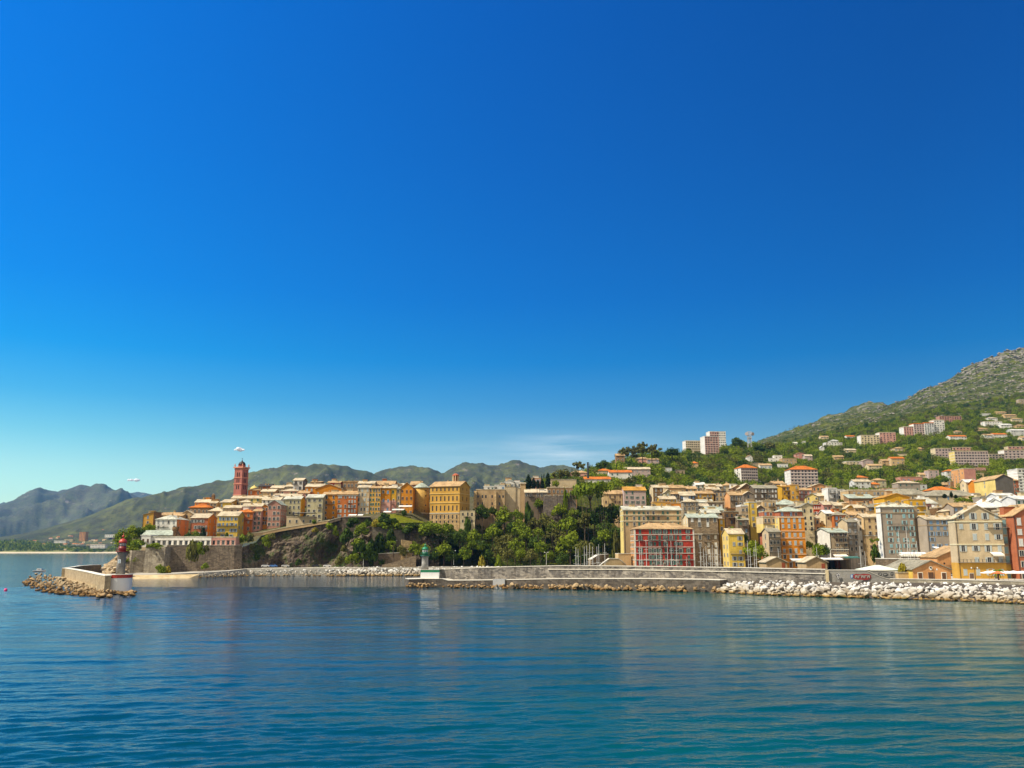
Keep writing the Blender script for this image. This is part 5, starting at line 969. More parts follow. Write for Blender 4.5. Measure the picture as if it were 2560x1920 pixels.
block('pinkish apartment house beside the grey gridded slab', 2339, 2378, 1122, 1148, 985, 4, 5, 'lilac', 'cream', 'cream', 12, 0, 'flat', 0.8, False)
block('grey gridded apartment slab at the picture edge', 2511, 2600, 1126, 1152, 960, 4, 9, 'lilac', 'white', 'cream', 13, 0, 'flat', 0.8)
block('pinkish top floors over the slab at the picture edge', 2520, 2580, 1117, 1127, 972, 2, 6, 'pink', 'cream', 'cream', 9, 0, 'flat', 0.5, False)
block('small grey apartment house between the two gridded slabs', 2473, 2512, 1136, 1152, 975, 3, 5, 'grey', 'cream', 'cream', 10, 0, 'flat', 0.5, False)
VILLAS = [  # x0, x1, eave, foot, Y, wall, roof, kind
 (1426, 1471, 1182, 1197, 690, 'pink', 'tan', 'hip', 'villa with wide tan hipped roof next to the black mast'), (1461, 1527, 1198, 1209, 650, 'white', 'hot', 'gx', 'low house with long bright orange roof above the umbrella pine'),
 (1523, 1580, 1181, 1200, 682, 'white', 'hot', 'gx', 'white house with orange gabled roof and grey windows'), (1493, 1530, 1177, 1190, 700, 'cream', 'hot', 'hip', 'house with small orange hipped roof behind the white one'),
 (1562, 1626, 1173, 1192, 716, 'lilac', 'cream', 'gx', 'long pale house with wide beige roof on the pine hill'), (1590, 1622, 1147, 1162, 812, 'pink', 'tan', 'hip', 'villa with shallow roof and terrace near the top of the pine hill'),
 (1618, 1648, 1149, 1164, 806, 'lilac', 'tan', 'mono', 'shaded wing of the villa near the top of the pine hill'), (1728, 1746, 1158, 1172, 862, 'sand', 'hot', 'hip', 'tiny house with orange roof alone in the pines'),
 (1540, 1562, 1139, 1152, 860, 'brown', 'tan', 'gx', 'brown cottage on the crest of the pine hill'), (1922, 1936, 1146, 1156, 905, 'white', 'white', 'flat', 'low white wing of the flat-roofed villa'),
 (1936, 1956, 1139, 1157, 910, 'white', 'white', 'flat', 'white flat-roofed cube villa above the second tower block'), (1868, 1883, 1142, 1155, 900, 'white', 'tan', 'gy', 'white cottage with dark window above the first tower block'),
 (1955, 1992, 1147, 1162, 896, 'tan', 'tan', 'flat', 'low tan terrace house beside the white cube villa'), (1880, 1902, 1158, 1168, 870, 'stone', 'dull', 'flat', 'stone terrace house behind the first tower block'),
 (1900, 1930, 1163, 1174, 862, 'white', 'tan', 'gx', 'low white house between the two white tower blocks'), (1990, 2012, 1135, 1149, 930, 'rose', 'tan', 'gy', 'rose gabled house among cypresses'), (2013, 2031, 1140, 1154, 920, 'lilac', 'cream', 'gx', 'lilac house below the rose gabled one'),
 (2064, 2106, 1107, 1117, 1230, 'white', 'white', 'flat', 'broad white modern villa in the hillside gardens'), (2076, 2098, 1102, 1109, 1236, 'white', 'white', 'hip', 'upper floor of the broad white modern villa'),
 (1984, 1994, 1108, 1115, 1240, 'white', 'pale', 'gx', 'small white house low in the scrub'), (2005, 2014, 1103, 1110, 1290, 'white', 'white', 'flat', 'tiny white house under the ridge'), (2052, 2072, 1092, 1101, 1330, 'cream', 'tan', 'gx', 'cream house with tan roof under the ridge'),
 (2117, 2138, 1091, 1097, 1340, 'white', 'hot', 'gx', 'low house with orange roof level with the cream housing block'), (2052, 2061, 1119, 1130, 1120, 'white', 'white', 'gy', 'narrow white tower house by the road'), (2115, 2141, 1125, 1133, 1130, 'cream', 'cream', 'gx', 'cream house with flat cream roof over the white long house'),
 (2115, 2149, 1154, 1165, 960, 'cream', 'white', 'flat', 'white long house with a row of windows'), (2157, 2184, 1152, 1170, 955, 'lilac', 'cream', 'gy', 'grey gabled house in the orchard'), (2172, 2206, 1164, 1176, 930, 'cream', 'tan', 'gx', 'cream house with tan roof in the orchard'),
 (2229, 2262, 1146, 1168, 940, 'sand', 'hot', 'gx', 'sand coloured house with orange roof and balcony'), (2206, 2230, 1152, 1166, 944, 'tan', 'tan', 'gx', 'tan cottage beside the orange-roofed balcony house'), (2236, 2262, 1121, 1129, 1060, 'cream', 'tan', 'hip', 'cream cottage in dark trees'), (2245, 2268, 1136, 1142, 1000, 'cream', 'cream', 'flat', 'low cream wall house in dark trees'),
 (2295, 2311, 1122, 1128, 1050, 'sand', 'tan', 'hip', 'small sand house beside the pinkish apartments'), (2322, 2348, 1176, 1199, 800, 'lilac', 'tan', 'flat', 'mauve square house with two rows of windows'), (2300, 2326, 1187, 1197, 810, 'cream', 'tan', 'gx', 'low cream house next to the mauve square one'),
 (2366, 2397, 1178, 1192, 815, 'pale', 'hot', 'hip', 'pale green house with orange hipped roof'), (2372, 2396, 1190, 1204, 760, 'pale', 'cream', 'flat', 'flat pale house under the orange hipped roof'), (2136, 2177, 1204, 1222, 690, 'pale', 'cream', 'gx', 'pale blue villa with cream roof above the school-like building'),
 (2140, 2170, 1194, 1202, 720, 'cream', 'hot', 'hip', 'house with orange roof peeping over the pale blue villa'), (2185, 2216, 1201, 1220, 700, 'sage', 'tan', 'hip', 'sage green villa with hipped tan roof'), (2177, 2200, 1211, 1222, 680, 'sand', 'hot', 'hip', 'little house with a bright orange roof between two villas'),
 (2246, 2301, 1208, 1238, 655, 'grey', 'cream', 'hip', 'big grey house with cream hipped roof'), (2252, 2306, 1193, 1206, 690, 'rose', 'tan', 'flat', 'rose terrace house above the big grey one'), (2300, 2318, 1212, 1232, 668, 'pale', 'dull', 'flat', 'bluish annex beside the big grey house'),
 (2210, 2244, 1222, 1240, 640, 'pink', 'tan', 'flat', 'pink house with balconies below the sage villa'), (2378, 2394, 1204, 1226, 650, 'brown', 'dull', 'flat', 'brown narrow house beside the pink slab block'), (2355, 2380, 1212, 1222, 660, 'pink', 'tan', 'gx', 'pink house behind the bright orange hipped roof'), (2416, 2444, 1206, 1232, 600, 'cream', 'white', 'gx', 'cream jumble house at the foot of the pink slab block'),
 (2462, 2506, 1054, 1068, 1390, 'white', 'cream', 'flat', 'white villa with broad terraces high on the hill'), (2470, 2494, 1045, 1054, 1400, 'white', 'cream', 'hip', 'upper storey of the broad terraced villa'), (2503, 2530, 1062, 1073, 1370, 'white', 'white', 'gx', 'white villa beside the broad terraced one'),
 (2528, 2572, 1076, 1093, 1300, 'pale', 'white', 'gx', 'bluish white apartment villa'), (2530, 2558, 1047, 1057, 1430, 'cream', 'tan', 'hip', 'cream villa with tan roof high on the hill'), (2512, 2542, 1038, 1046, 1470, 'sand', 'tan', 'gx', 'sand villa, uppermost but one on the hill'),
 (2541, 2568, 1064, 1072, 1380, 'sand', 'tan', 'hip', 'sand villa with hipped roof beside the white villa'), (2375, 2417, 1091, 1102, 1210, 'white', 'hot', 'gx', 'long white house with orange roof in gardens'), (2442, 2470, 1072, 1079, 1320, 'sand', 'tan', 'hip', 'low sand house under the terraced villa'), (2387, 2405, 1079, 1085, 1310, 'cream', 'tan', 'hip', 'small cream house above the long white one'),
 (2462, 2482, 1088, 1099, 1240, 'white', 'tan', 'gx', 'white house with tan gable in gardens'), (2484, 2518, 1086, 1096, 1245, 'white', 'hot', 'gx', 'wide white house with orange roof in gardens'), (2457, 2477, 1034, 1040, 1500, 'pale', 'pale', 'flat', 'flat grey house, highest on the hill'), (2492, 2516, 1031, 1036, 1520, 'sand', 'tan', 'gx', 'low house with long tan roof just below the scrub'),
 (2549, 2563, 998, 1014, 1750, 'stone', 'dull', 'flat', 'square stone watch house up in the scrub'), (2445, 2460, 1184, 1194, 760, 'sand', 'cream', 'flat', 'little sand house in the grove by the pink slab block'), (2435, 2465, 1170, 1180, 800, 'pink', 'tan', 'flat', 'pink flat house over the grove'), (1945, 1970, 1160, 1171, 868, 'white', 'dull', 'flat', 'white garage house under the cube villa'),
 (1690, 1712, 1176, 1186, 800, 'stone', 'dull', 'flat', 'stone hut in the middle of the pine hill'), (1655, 1680, 1170, 1182, 770, 'pale', 'dull', 'flat', 'pale shed house behind the pine hill villas'), (2086, 2110, 1142, 1150, 1010, 'sand', 'tan', 'gx', 'sand cottage under the broad white villa'), (2555, 2590, 1094, 1104, 1180, 'cream', 'tan', 'gx', 'cream house with tan roof at the picture edge')]
for (a, c_, yt, yb, Y, w, rf, kd, lab) in VILLAS:
    n = max(1, int((c_ - a) * Y / F / 3.6)); rows = max(1, round((yb - yt) * Y / F / 3.2))
    HB(lab, a, c_, yt, yb, Y, min(12, (c_ - a) * Y / F * 0.8 + 2), w, kd, 0.4 if kd == 'flat' else 2.2, rf, (rows, n), (rows, 1), None, 0, 'mix', ww=1.2, wh=1.4, cat='villa' if 'villa' in lab else 'house', ch=0 if Y > 900 else 1)
# ================================================================== HARBOUR WORKS
PEND = []                                            # (object, look, px, py, landmark list key) labelled at the end
def later(o, look, where, cat, group):
    v = o.matrix_basis.translation; px, py = proj(v); PEND.append([o, look, where, px, py]); o['category'] = cat; o['group'] = group
M_RAMP = stonemat((0.27, 0.215, 0.155), (0.11, 0.088, 0.066), 0.8, 0.9)
M_MOLE = stonemat((0.36, 0.33, 0.285), (0.085, 0.08, 0.078), 0.9, 0.8)
M_CONC = stonemat((0.36, 0.34, 0.31), (0.26, 0.25, 0.23), 0.35, 0.5)
M_CAP = paint('pale_coping', (0.60, 0.56, 0.48), 0.9, 0.15)
M_JET = stonemat((0.50, 0.40, 0.25), (0.30, 0.23, 0.14), 0.9, 0.5)
def wall_path(name, label, pts, th, mat_, cap=None, cat='wall', capw=0.15, caph=0.25, zlow=-2.0, group=None, batter=0.0, drop=None):
    """masonry wall along (px, Y, py_top) points; th = thickness away from the viewer"""
    o = thing(name, (0, 0, 0), label, cat, group); P_ = [(P(p, q, Y)) for p, Y, q in pts]; n = len(P_); b, c = MB(), MB()
    def nrm(i):
        a, d = P_[max(i - 1, 0)], P_[min(i + 1, n - 1)]; t_ = Vector((d.x - a.x, d.y - a.y, 0)).normalized(); return Vector((-t_.y, t_.x, 0))
    for i in range(n - 1):
        a, d = P_[i], P_[i + 1]; na, nd = nrm(i), nrm(i + 1)
        q = [a - na * batter, d - nd * batter, d + nd * th, a + na * th]; V = [(v.x, v.y, zlow if drop is None else v.z - drop) for v in q]
        q2 = [a, d, d + nd * th, a + na * th]; V += [(v.x, v.y, v.z) for v in q2]
        Fc = [(0, 1, 5, 4), (2, 3, 7, 6), (4, 5, 6, 7)]
        if i == 0: Fc.append((3, 0, 4, 7))
        if i == n - 2: Fc.append((1, 2, 6, 5))
        b.add(V, Fc)
        if cap:
            q = [a - na * capw, d - nd * capw, d + nd * (th + capw), a + na * (th + capw)]
            V = [(v.x, v.y, v.z + 0.002) for v in q] + [(v.x, v.y, v.z + caph) for v in q]; Fc = [(0, 1, 5, 4), (2, 3, 7, 6), (4, 5, 6, 7)]
            if i == 0: Fc.append((3, 0, 4, 7))
            if i == n - 2: Fc.append((1, 2, 6, 5))
            c.add(V, Fc)
    b.build('masonry', mat_, o)
    if cap: c.build('coping', cap, o)
    return o
def zpy(px, Y, z):                                   # photo row of height z at distance Y
    return CY - F * ((-Y * st + (z - CAMH) * ct) / (Y * ct + (z - CAMH) * st))
# ramparts
wall_path('rampart', 'long weathered stone rampart under the white arcade', [(418, 474, 1363), (470, 476, 1363), (530, 478, 1363.5), (588, 480, 1363.5), (606, 482, 1362.5)], 14, M_RAMP, M_CAP, 'rampart', batter=1.6, caph=0.15)
wall_path('rampart', 'lower pale rampart bastion with creeper on top behind the red lighthouse', [(296, 478, 1379), (330, 470, 1376), (362, 472, 1376)], 12, stonemat((0.42, 0.37, 0.29), (0.2, 0.17, 0.13), 0.6, 0.9), None, 'rampart', batter=0.8)
wall_path('rampart', 'projecting rampart block between the bastion and the long rampart', [(364, 466, 1368.5), (414, 466, 1367)], 16, stonemat((0.40, 0.36, 0.28), (0.2, 0.17, 0.13), 0.6, 0.9), None, 'rampart', batter=1.2)
wall_path('path_parapet', 'pale parapet climbing along the top of the cliff', [(622, 493, 1333.5), (655, 495, 1331), (700, 496, 1321.5), (760, 496.5, 1311.5), (800, 497, 1304.5), (824, 497, 1300.5)], 1.0, wm('tan'), paint('sunlit_coping', (0.66, 0.58, 0.40), 0.9, 0.1), 'parapet', drop=1.6)
wall_path('path_parapet', 'pale parapet in front of the vivid orange tall house', [(820, 496, 1302.5), (838, 496.5, 1297), (853, 497, 1293.5)], 0.8, M_RAMP, paint('sunlit_coping', (0.66, 0.58, 0.40), 0.9, 0.1), 'parapet', drop=1.6)
wall_path('terrace_wall', 'cafe terrace wall with a pale edge above the cliff', [(856, 497, 1293), (895, 499, 1292.5), (926, 500, 1292.5)], 1.0, M_RAMP, M_CAP, 'terrace wall', zlow=20)
wall_path('garden_wall', 'grey stone retaining wall below the grassy terrace', [(930, 494, 1317), (975, 495, 1316), (1012, 496, 1316)], 5, stonemat((0.27, 0.23, 0.17), (0.13, 0.11, 0.08), 1.1, 0.9), None, 'wall', zlow=6)
wall_path('garden_wall', 'pale ledge wall under the lawn beside the palace foot', [(1003, 503, 1311), (1040, 504, 1309.5), (1064, 505, 1310)], 2, wm('tan'), M_CAP, 'wall', zlow=16)
wall_path('garden_wall', 'sunlit stub of wall above the green hedge', [(1004, 486, 1349), (1030, 487, 1353)], 4, wm('#sand'), None, 'wall', zlow=4)
wall_path('garden_wall', 'sloping ramp wall rising behind the green lighthouse', [(955, 480.5, 1412), (985, 481, 1406), (1012, 481.5, 1397), (1040, 482, 1388)], 2, wm('#stone'), None, 'wall', zlow=3)
wall_path('hedge_wall', 'terrace wall with pale edge over the clipped hedge', [(935, 489, 1386), (965, 489, 1383.5), (1008, 489, 1382)], 3, wm('#dark'), M_CAP, 'wall', zlow=4)
wall_path('stair_ramp', 'brown stone ramp wall climbing behind the masts', [(1478, 442, 1399), (1496, 446, 1388), (1522, 450, 1386)], 2, wm('#stone'), M_CAP, 'wall', zlow=0)
wall_path('stair_ramp', 'tan triangular stair wall rising from the quay', [(1500, 428, 1414), (1512, 428, 1405), (1524, 428.3, 1397), (1546, 429, 1397), (1556, 429.3, 1404), (1566, 430, 1413)], 3, wm('tan'), M_CAP, 'wall', zlow=0)
wall_path('stair_ramp', 'sunlit tan wall at the foot of the red harbour house', [(1546, 433, 1384.5), (1578, 434, 1384.5)], 6, wm('sand'), M_CAP, 'wall', zlow=0)
wall_path('quay_wall', 'dark stone quay wall below the tall grey house', [(2188, 372, 1397), (2240, 366, 1397.5), (2310, 360, 1398), (2350, 352, 1399)], 6, wm('#dark'), M_CAP, 'wall', zlow=0)
# grass terrace below the palace
V = []; xs = [936, 950, 965, 985, 1000, 1020, 1040, 1060]; 
for p, q0, q1 in zip(xs, (1314, 1313, 1312.5, 1312, 1311, 1310, 1309.5, 1310), (1300, 1293, 1289, 1288, 1289, 1296, 1303, 1307)): V += [P(p, q0, 501), P(p, q1, 521)]
lawn = link('lawn', mesh_of('lawn', V, [(2 * i, 2 * i + 2, 2 * i + 3, 2 * i + 1) for i in range(len(xs) - 1)], smooth=True), None, [land_material('lawn_grass', [(0.16, 0.19, 0.012), (0.22, 0.235, 0.015), (0.20, 0.20, 0.012)], (0.2, 0.2, 0.02), 0.0, 10.0, (0.24, 0.22, 0.03))]); tag(lawn, kind='structure')
for v in lawn.data.vertices: v.co.z += 0.7
# ---- mole with its wall
mw = [(1096, 341, 1424.5), (1200, 335, 1420), (1300, 330, 1417), (1400, 325, 1415), (1550, 318, 1416), (1700, 309, 1418), (1850, 300, 1420), (1960, 292, 1422.5), (2063, 285, 1424.5)]
wall_path('mole_wall', 'long grey rubble harbour mole wall with pale top', mw, 3.0, M_MOLE, M_CAP, 'mole wall', caph=0.22)
o = wall_path('mole_ledge', 'pale ledge running along the upper part of the mole wall', [(p, Y - 0.25, q) for p, Y, q in [(1370, 326.5, 1422), (1550, 318, 1422.5), (1700, 309, 1425.5), (1850, 300, 1428), (1960, 292, 1430.5), (2063, 285, 1433)]], 0.24, M_CAP, None, 'ledge', drop=0.3)
wall_path('wall_pier', 'pale upright pier where the mole wall meets the painted wall', [(2063.5, 284.5, 1425), (2071, 284.3, 1425)], 2.5, wm('cream'), None, 'pier', zlow=0)
PWm = stonemat((0.30, 0.29, 0.27), (0.24, 0.235, 0.22), 0.3, 0.35)
wall_path('painted_wall', 'grey concrete wall with faded red and blue lettering', [(2071.5, 285, 1426), (2120, 283.5, 1426), (2166, 282, 1426.5), (2206, 281, 1444), (2225, 280.5, 1449)], 3.0, PWm, M_CAP, 'painted wall', caph=0.15, zlow=0)
wall_path('painted_wall', 'grey parapet wall with dark bubble lettering beside the chapel-like house', [(2176, 290, 1427), (2210, 289, 1427.5), (2244, 288, 1429)], 1.5, PWm, M_CAP, 'painted wall', caph=0.2, zlow=0)
# the lettering: flat paint on the concrete, a few mm proud
def decal(parent_label, name, polys, mat_, Y, off):
    par = [o for o in scene.objects if o.get('label') == parent_label][0]
    b = MB()
    for pl in polys:
        V = []
        for dz in (0.0, 0.05): V += [P(x, y, Y - off - dz) for x, y in pl]
        n = len(pl); b.add(V, [tuple(range(n)), tuple(range(n, 2 * n))] + [(i, (i + 1) % n, n + (i + 1) % n, n + i) for i in range(n)])
    return b.build(name, mat_, par)
def paintm(n, c): return paint(n, c, 0.85, 0.2, 0.2)
gl = 'grey concrete wall with faded red and blue lettering'
def ell(cx, cy, rx, ry, n=16): return [(cx + rx * math.cos(2 * math.pi * i / n), cy + ry * math.sin(2 * math.pi * i / n)) for i in range(n)]
Yg = 282.6
decal(gl, 'blue_lettering', [ell(2131, 1441, 5.5, 5.5), ell(2180.5, 1442.5, 4.5, 5)], paintm('blue_wall_paint', (0.03, 0.13, 0.42)), Yg - .6, 0.10)
decal(gl, 'pale_lettering', [ell(2129.5, 1440.5, 2.4, 4.2)], paintm('pale_wall_paint', (0.45, 0.55, 0.62)), Yg - .6, 0.20)
decal(gl, 'red_lettering', [[(2133, 1437), (2140, 1434.5), (2150, 1436), (2160, 1434), (2172, 1435.5), (2177.5, 1437.5), (2178, 1446), (2172, 1449), (2162, 1450.5), (2154, 1449), (2146, 1449.5), (2138, 1448), (2133.5, 1445)]], paintm('red_wall_paint', (0.30, 0.045, 0.04)), Yg - .6, 0.30)
lt = []
for i, x in enumerate((2137.5, 2145.2, 2152.9, 2160.6, 2168.3)):           # blocky grey letters on the red ground
    lt.append([(x, 1438.6), (x + 6.2, 1438.2), (x + 6.4, 1440.2), (x + 2.4, 1440.6), (x + 2.4, 1445.4), (x, 1445.6)] if i % 2 else [(x, 1438.4), (x + 6.4, 1438.4), (x + 6.4, 1445.4), (x + 4.4, 1445.4), (x + 4.2, 1441.6), (x + 2.0, 1441.6), (x + 1.8, 1445.4), (x, 1445.4)])
decal(gl, 'grey_lettering', lt, paintm('grey_wall_paint', (0.34, 0.33, 0.30)), Yg - .6, 0.40)
decal(gl, 'dark_emblem', [ell(2094, 1438, 4.6, 4.6), [(2092, 1443), (2097, 1443), (2100, 1448), (2097, 1449)]], paintm('black_wall_paint', (0.05, 0.05, 0.06)), 283.8, 0.15)
decal(gl, 'white_emblem', [ell(2096, 1437.6, 3.4, 3.6), [(2090, 1436), (2092.5, 1436), (2097.5, 1446.5), (2095.5, 1447)]], paintm('white_wall_paint', (0.62, 0.60, 0.60)), 283.8, 0.25)
decal(gl, 'dark_emblem_centre', [ell(2096.3, 1437.8, 1.7, 1.9)], paintm('black_wall_paint', (0.05, 0.05, 0.06)), 283.8, 0.35)
gl2 = 'grey parapet wall with dark bubble lettering beside the chapel-like house'
decal(gl2, 'dark_lettering', [ell(2200, 1436, 5, 5), ell(2214, 1437, 7, 4.6), ell(2230, 1435.5, 4.2, 5), [(2192, 1441), (2232, 1443), (2234, 1445.5), (2195, 1444)]], paintm('charcoal_wall_paint', (0.10, 0.10, 0.095)), 287.2, 0.2)
decal(gl2, 'light_lettering', [ell(2200.5, 1435.5, 2.2, 2.4), ell(2213, 1436.5, 3.6, 1.7), ell(2230, 1434.5, 1.4, 2)], paintm('grey_wall_paint2', (0.30, 0.30, 0.28)), 287.2, 0.3)
# pale green canvas roof of the boatyard behind the painted wall
t = thing('canvas_roof', P(2196, 1425, 294), 'pale green tent-shaped canvas roof behind the painted wall', 'canopy'); zz = Zof(1425, 294)
b = MB(); w2 = 5.6
for i in range(1): b.add([(-w2, -4, 0.1), (w2, -4, 0.1), (w2, 6, 0.1), (-w2, 6, 0.1), (-0.6, 1, 1.6), (0.8, 1, 1.6)], [(0, 1, 5, 4), (1, 2, 5), (2, 3, 4, 5), (3, 0, 4)])
b.build('canvas', paint('pale_green_canvas', (0.58, 0.64, 0.54), 0.9, 0.2, 0.1), t)
for x in (-5, 5): MB().tube((x, -3.5, -6), (x, -3.5, 0.2), 0.08).build('post', M_IRON, t)
# quay edge of the right-hand breakwater
wall_path('quay_parapet', 'low pale parapet along the top of the boulder breakwater', [(2225, 280, 1448), (2290, 277, 1448.5), (2420, 270, 1451), (2560, 262, 1454), (2700, 256, 1457), (2900, 250, 1460)], 1.2, stonemat((0.46, 0.42, 0.33), None, 0.5, 0.5), M_CAP, 'parapet', caph=0.2, zlow=0)
# mole foot: platform with dark hollow face
pl = [(1022, 333, 1448.5), (1060, 334.5, 1447.5), (1106, 334, 1447.5), (1120, 333.5, 1451.5), (1200, 329, 1451), (1300, 324, 1449.5), (1400, 319, 1447.5), (1500, 314, 1447.5), (1620, 307, 1447.5), (1760, 299, 1449.5), (1800, 296, 1451)]
M_DARKS = stonemat((0.20, 0.17, 0.14), (0.07, 0.06, 0.05), 0.7, 0.8)
wall_path('mole_platform', 'dark broken concrete platform at the foot of the mole', pl, 9.5, M_DARKS, M_CAP, 'platform', caph=0.16, capw=0.12)
wall_path('mole_block', 'bright concrete block on the edge of the mole platform', [(1232, 327.0, 1448), (1262, 325.4, 1447.5)], 2.5, paint('bright_concrete', (0.36, 0.36, 0.36), 0.9, 0.2), None, 'concrete block')
# ---- lighthouses
def lighthouse(label, px, Y, py_foot, py_base_top, px0, px1, py_tower_top, body, trim, dark, base_shape, rt, k):
    c = P(px, py_foot, Y); t = thing('lighthouse', c, label, 'lighthouse'); z = lambda py: Zof(py, Y) - c.z
    zb = z(py_base_top); xa, xb = P(px0, py_foot, Y).x - c.x, P(px1, py_foot, Y).x - c.x; W = (xb - xa)
    M_B = paint('lighthouse_white', (0.80, 0.79, 0.77), 0.6, 0.2, 0.08); M_T = paint(trim[0], trim[1], 0.45, 0.5, 0.12); M_D = paint(dark[0], dark[1], 0.45, 0.5, 0.12)
    if base_shape == 'drum':
        r = W / 2; cx = (xa + xb) / 2
        MB().lathe([(r, -3), (r, zb - 1.15)], 32, 0, (cx, r * 0.8), R(18)).build('base', M_B, t); MB().lathe([(r + .06, zb - 1.15), (r + .06, zb - 0.15), (r + 0.02, zb - 0.14)], 32, 0, (cx, r * 0.8), R(18)).build('red_band', M_T, t); MB().lathe([(r + 0.1, zb - 0.139), (r + 0.1, zb)], 32, 0, (cx, r * 0.8), R(18)).build('coping', M_CAP, t)
        ty = r * 0.8
    else:
        MB().box(xa, xb, 0, W * 0.8, -0.6, zb - 0.95).build('base', M_B, t); MB().box(xa - .05, xb + .05, -.05, W * 0.8 + .05, zb - 0.949, zb - 0.1).build('green_band', M_T, t); MB().box(xa - .1, xb + .1, -.1, W * 0.8 + .1, zb - 0.099, zb).build('coping', M_CAP, t); ty = W * 0.4
    zt_ = z(py_tower_top); s = rt
    tw = MB().lathe([(s * 1.12, zb - 0.05), (s * 1.02, zb + (zt_ - zb) * 0.5), (s, zt_ - 0.5), (s * 1.05, zt_ - 0.45), (s * 1.25, zt_)], 20); o = tw.build('tower', body, t, True); o.location = (0, ty, 0)
    def add(name, prof, m, n=20, sm=True): o = MB().lathe(prof, n).build(name, m, t, sm); o.location = (0, ty, 0); return o
    add('gallery', [(s * 1.2, zt_ + 0.001), (s * 1.55, zt_ + 0.25), (s * 1.55, zt_ + 0.45), (s * 1.0, zt_ + 0.46)], M_D)
    rl = MB()
    for i in range(12): a = i * math.pi / 6; rl.tube((1.45 * s * math.cos(a), 1.45 * s * math.sin(a), zt_ + 0.4), (1.45 * s * math.cos(a), 1.45 * s * math.sin(a), zt_ + 1.4), 0.035)
    for zr in (0.9, 1.4):
        for i in range(12): a, a2 = i * math.pi / 6, (i + 1) * math.pi / 6; rl.tube((1.45 * s * math.cos(a), 1.45 * s * math.sin(a), zt_ + zr), (1.45 * s * math.cos(a2), 1.45 * s * math.sin(a2), zt_ + zr), 0.035)
    o = rl.build('gallery_rail', M_D, t); o.location = (0, ty, 0)
    l0 = zt_ + 0.45; h = k
    add('lantern_room', [(s * 0.92, l0), (s * 0.92, l0 + h * 1.1)], M_D); add('lantern_glass', [(s * 0.80, l0 + h * 1.1), (s * 0.80, l0 + h * 2.0)], newmat_glass())
    bars = MB()
    for i in range(8): a = i * math.pi / 4 + 0.2; bars.tube((s * .84 * math.cos(a), s * .84 * math.sin(a), l0 + h * 1.1), (s * .84 * math.cos(a), s * .84 * math.sin(a), l0 + h * 2.0), 0.06)
    o = bars.build('lantern_frame', M_B if base_shape == 'box' else M_D, t); o.location = (0, ty, 0)
    add('lantern_dome', [(s * 1.0, l0 + h * 2.0), (s * 1.02, l0 + h * 2.12), (s * 0.92, l0 + h * 2.5), (s * 0.62, l0 + h * 2.85), (s * 0.2, l0 + h * 3.05), (0.12, l0 + h * 3.1)], M_T)
    add('finial', [(0.10, l0 + h * 3.08), (0.10, l0 + h * 3.3), (0.42, l0 + h * 3.42), (0.46, l0 + h * 3.6), (0.30, l0 + h * 3.8), (0.06, l0 + h * 3.86), (0.05, l0 + h * 4.5)], M_T, 12)
    return t, ty, z
_g = None
def newmat_glass():
    global _g
    if _g is None:
        m, t, b = newmat('lantern_glass'); b.inputs['Base Color'].default_value = (0.30, 0.33, 0.33, 1); b.inputs['Roughness'].default_value = 0.08; b.inputs['Specular IOR Level'].default_value = 0.6; _g = m
    return _g
t, ty, z = lighthouse('red lighthouse with grey stone tower on a white drum at the jetty end', 286, 289, 1477, 1436, 250, 315, 1381, stonemat((0.30, 0.28, 0.26), (0.20, 0.19, 0.175), 1.0, 0.4), ('lighthouse_red', (0.42, 0.035, 0.015)), ('dark_red_iron', (0.20, 0.012, 0.008)), 'drum', 1.30, 1.33)
b = MB(); x = P(292, 1403, 289).x - t.location.x; zc = z(1403.5)
b.box(x - 0.45, x + 0.45, ty - 1.50, ty - 1.40, zc - 0.62, zc + 0.62, 0)
for (xa, xb, za, zb_) in ((-.2, .22, .30, .42), (.10, .22, -.38, .30), (-.22, -.10, -.38, .2), (-.22, .1, -.42, -.32)): b.box(x + xa, x + xb, ty - 1.53, ty - 1.50, zc + za, zc + zb_, 1)
b.build('plate', [paint('plate_white', (0.7, 0.74, 0.76), 0.5), paint('plate_blue', (0.08, 0.25, 0.38), 0.5)], t)
t, ty, z = lighthouse('green lighthouse with pale stone tower on a white block at the mole end', 1060, 335.5, 1447.5, 1424, 1051, 1097, 1391, stonemat((0.44, 0.43, 0.40), (0.30, 0.29, 0.27), 1.2, 0.4), ('lighthouse_green', (0.010, 0.20, 0.085)), ('green_iron', (0.006, 0.11, 0.055)), 'box', 1.22, 1.05)
# ---- outer jetty (left): sloping stone apron and wall that turns back to the shore
wall_path('jetty_wall', 'curved buff stone jetty wall with white top leading to the red lighthouse', [(163, 392, 1421), (185, 355, 1424.5), (215, 320, 1430), (240, 298, 1436), (263, 285.5, 1440)], 1.8, M_JET, paint('white_coping', (0.74, 0.70, 0.60), 0.8, 0.1), 'jetty wall', caph=0.2, zlow=0)
o = wall_path('jetty_wall', 'inner jetty wall turning back towards the rocky point', [(254, 446, 1412.5), (235, 428, 1413), (205, 410, 1415), (180, 398, 1419), (163.5, 393.5, 1421)], -1.6, stonemat((0.30, 0.24, 0.13), (0.16, 0.12, 0.07), 0.8, 0.5), paint('white_coping', (0.74, 0.70, 0.60), 0.8, 0.1), 'jetty wall', caph=0.2, zlow=0)
V = [P(163, 1442, 394), P(200, 1450, 342), P(240, 1459, 300), P(262, 1463, 294), P(270, 1464, 296), P(268, 1467, 291), P(260, 1467.5, 291), P(245, 1465, 294), P(210, 1459, 312), P(170, 1449.5, 353), P(140, 1441, 394)]
n = len(V); b = MB(); b.add([(v.x, v.y, v.z) for v in V] + [(v.x, v.y, -2) for v in V], [tuple(range(n))[::-1]] + [(i, (i + 1) % n, n + (i + 1) % n, n + i) for i in range(n)])
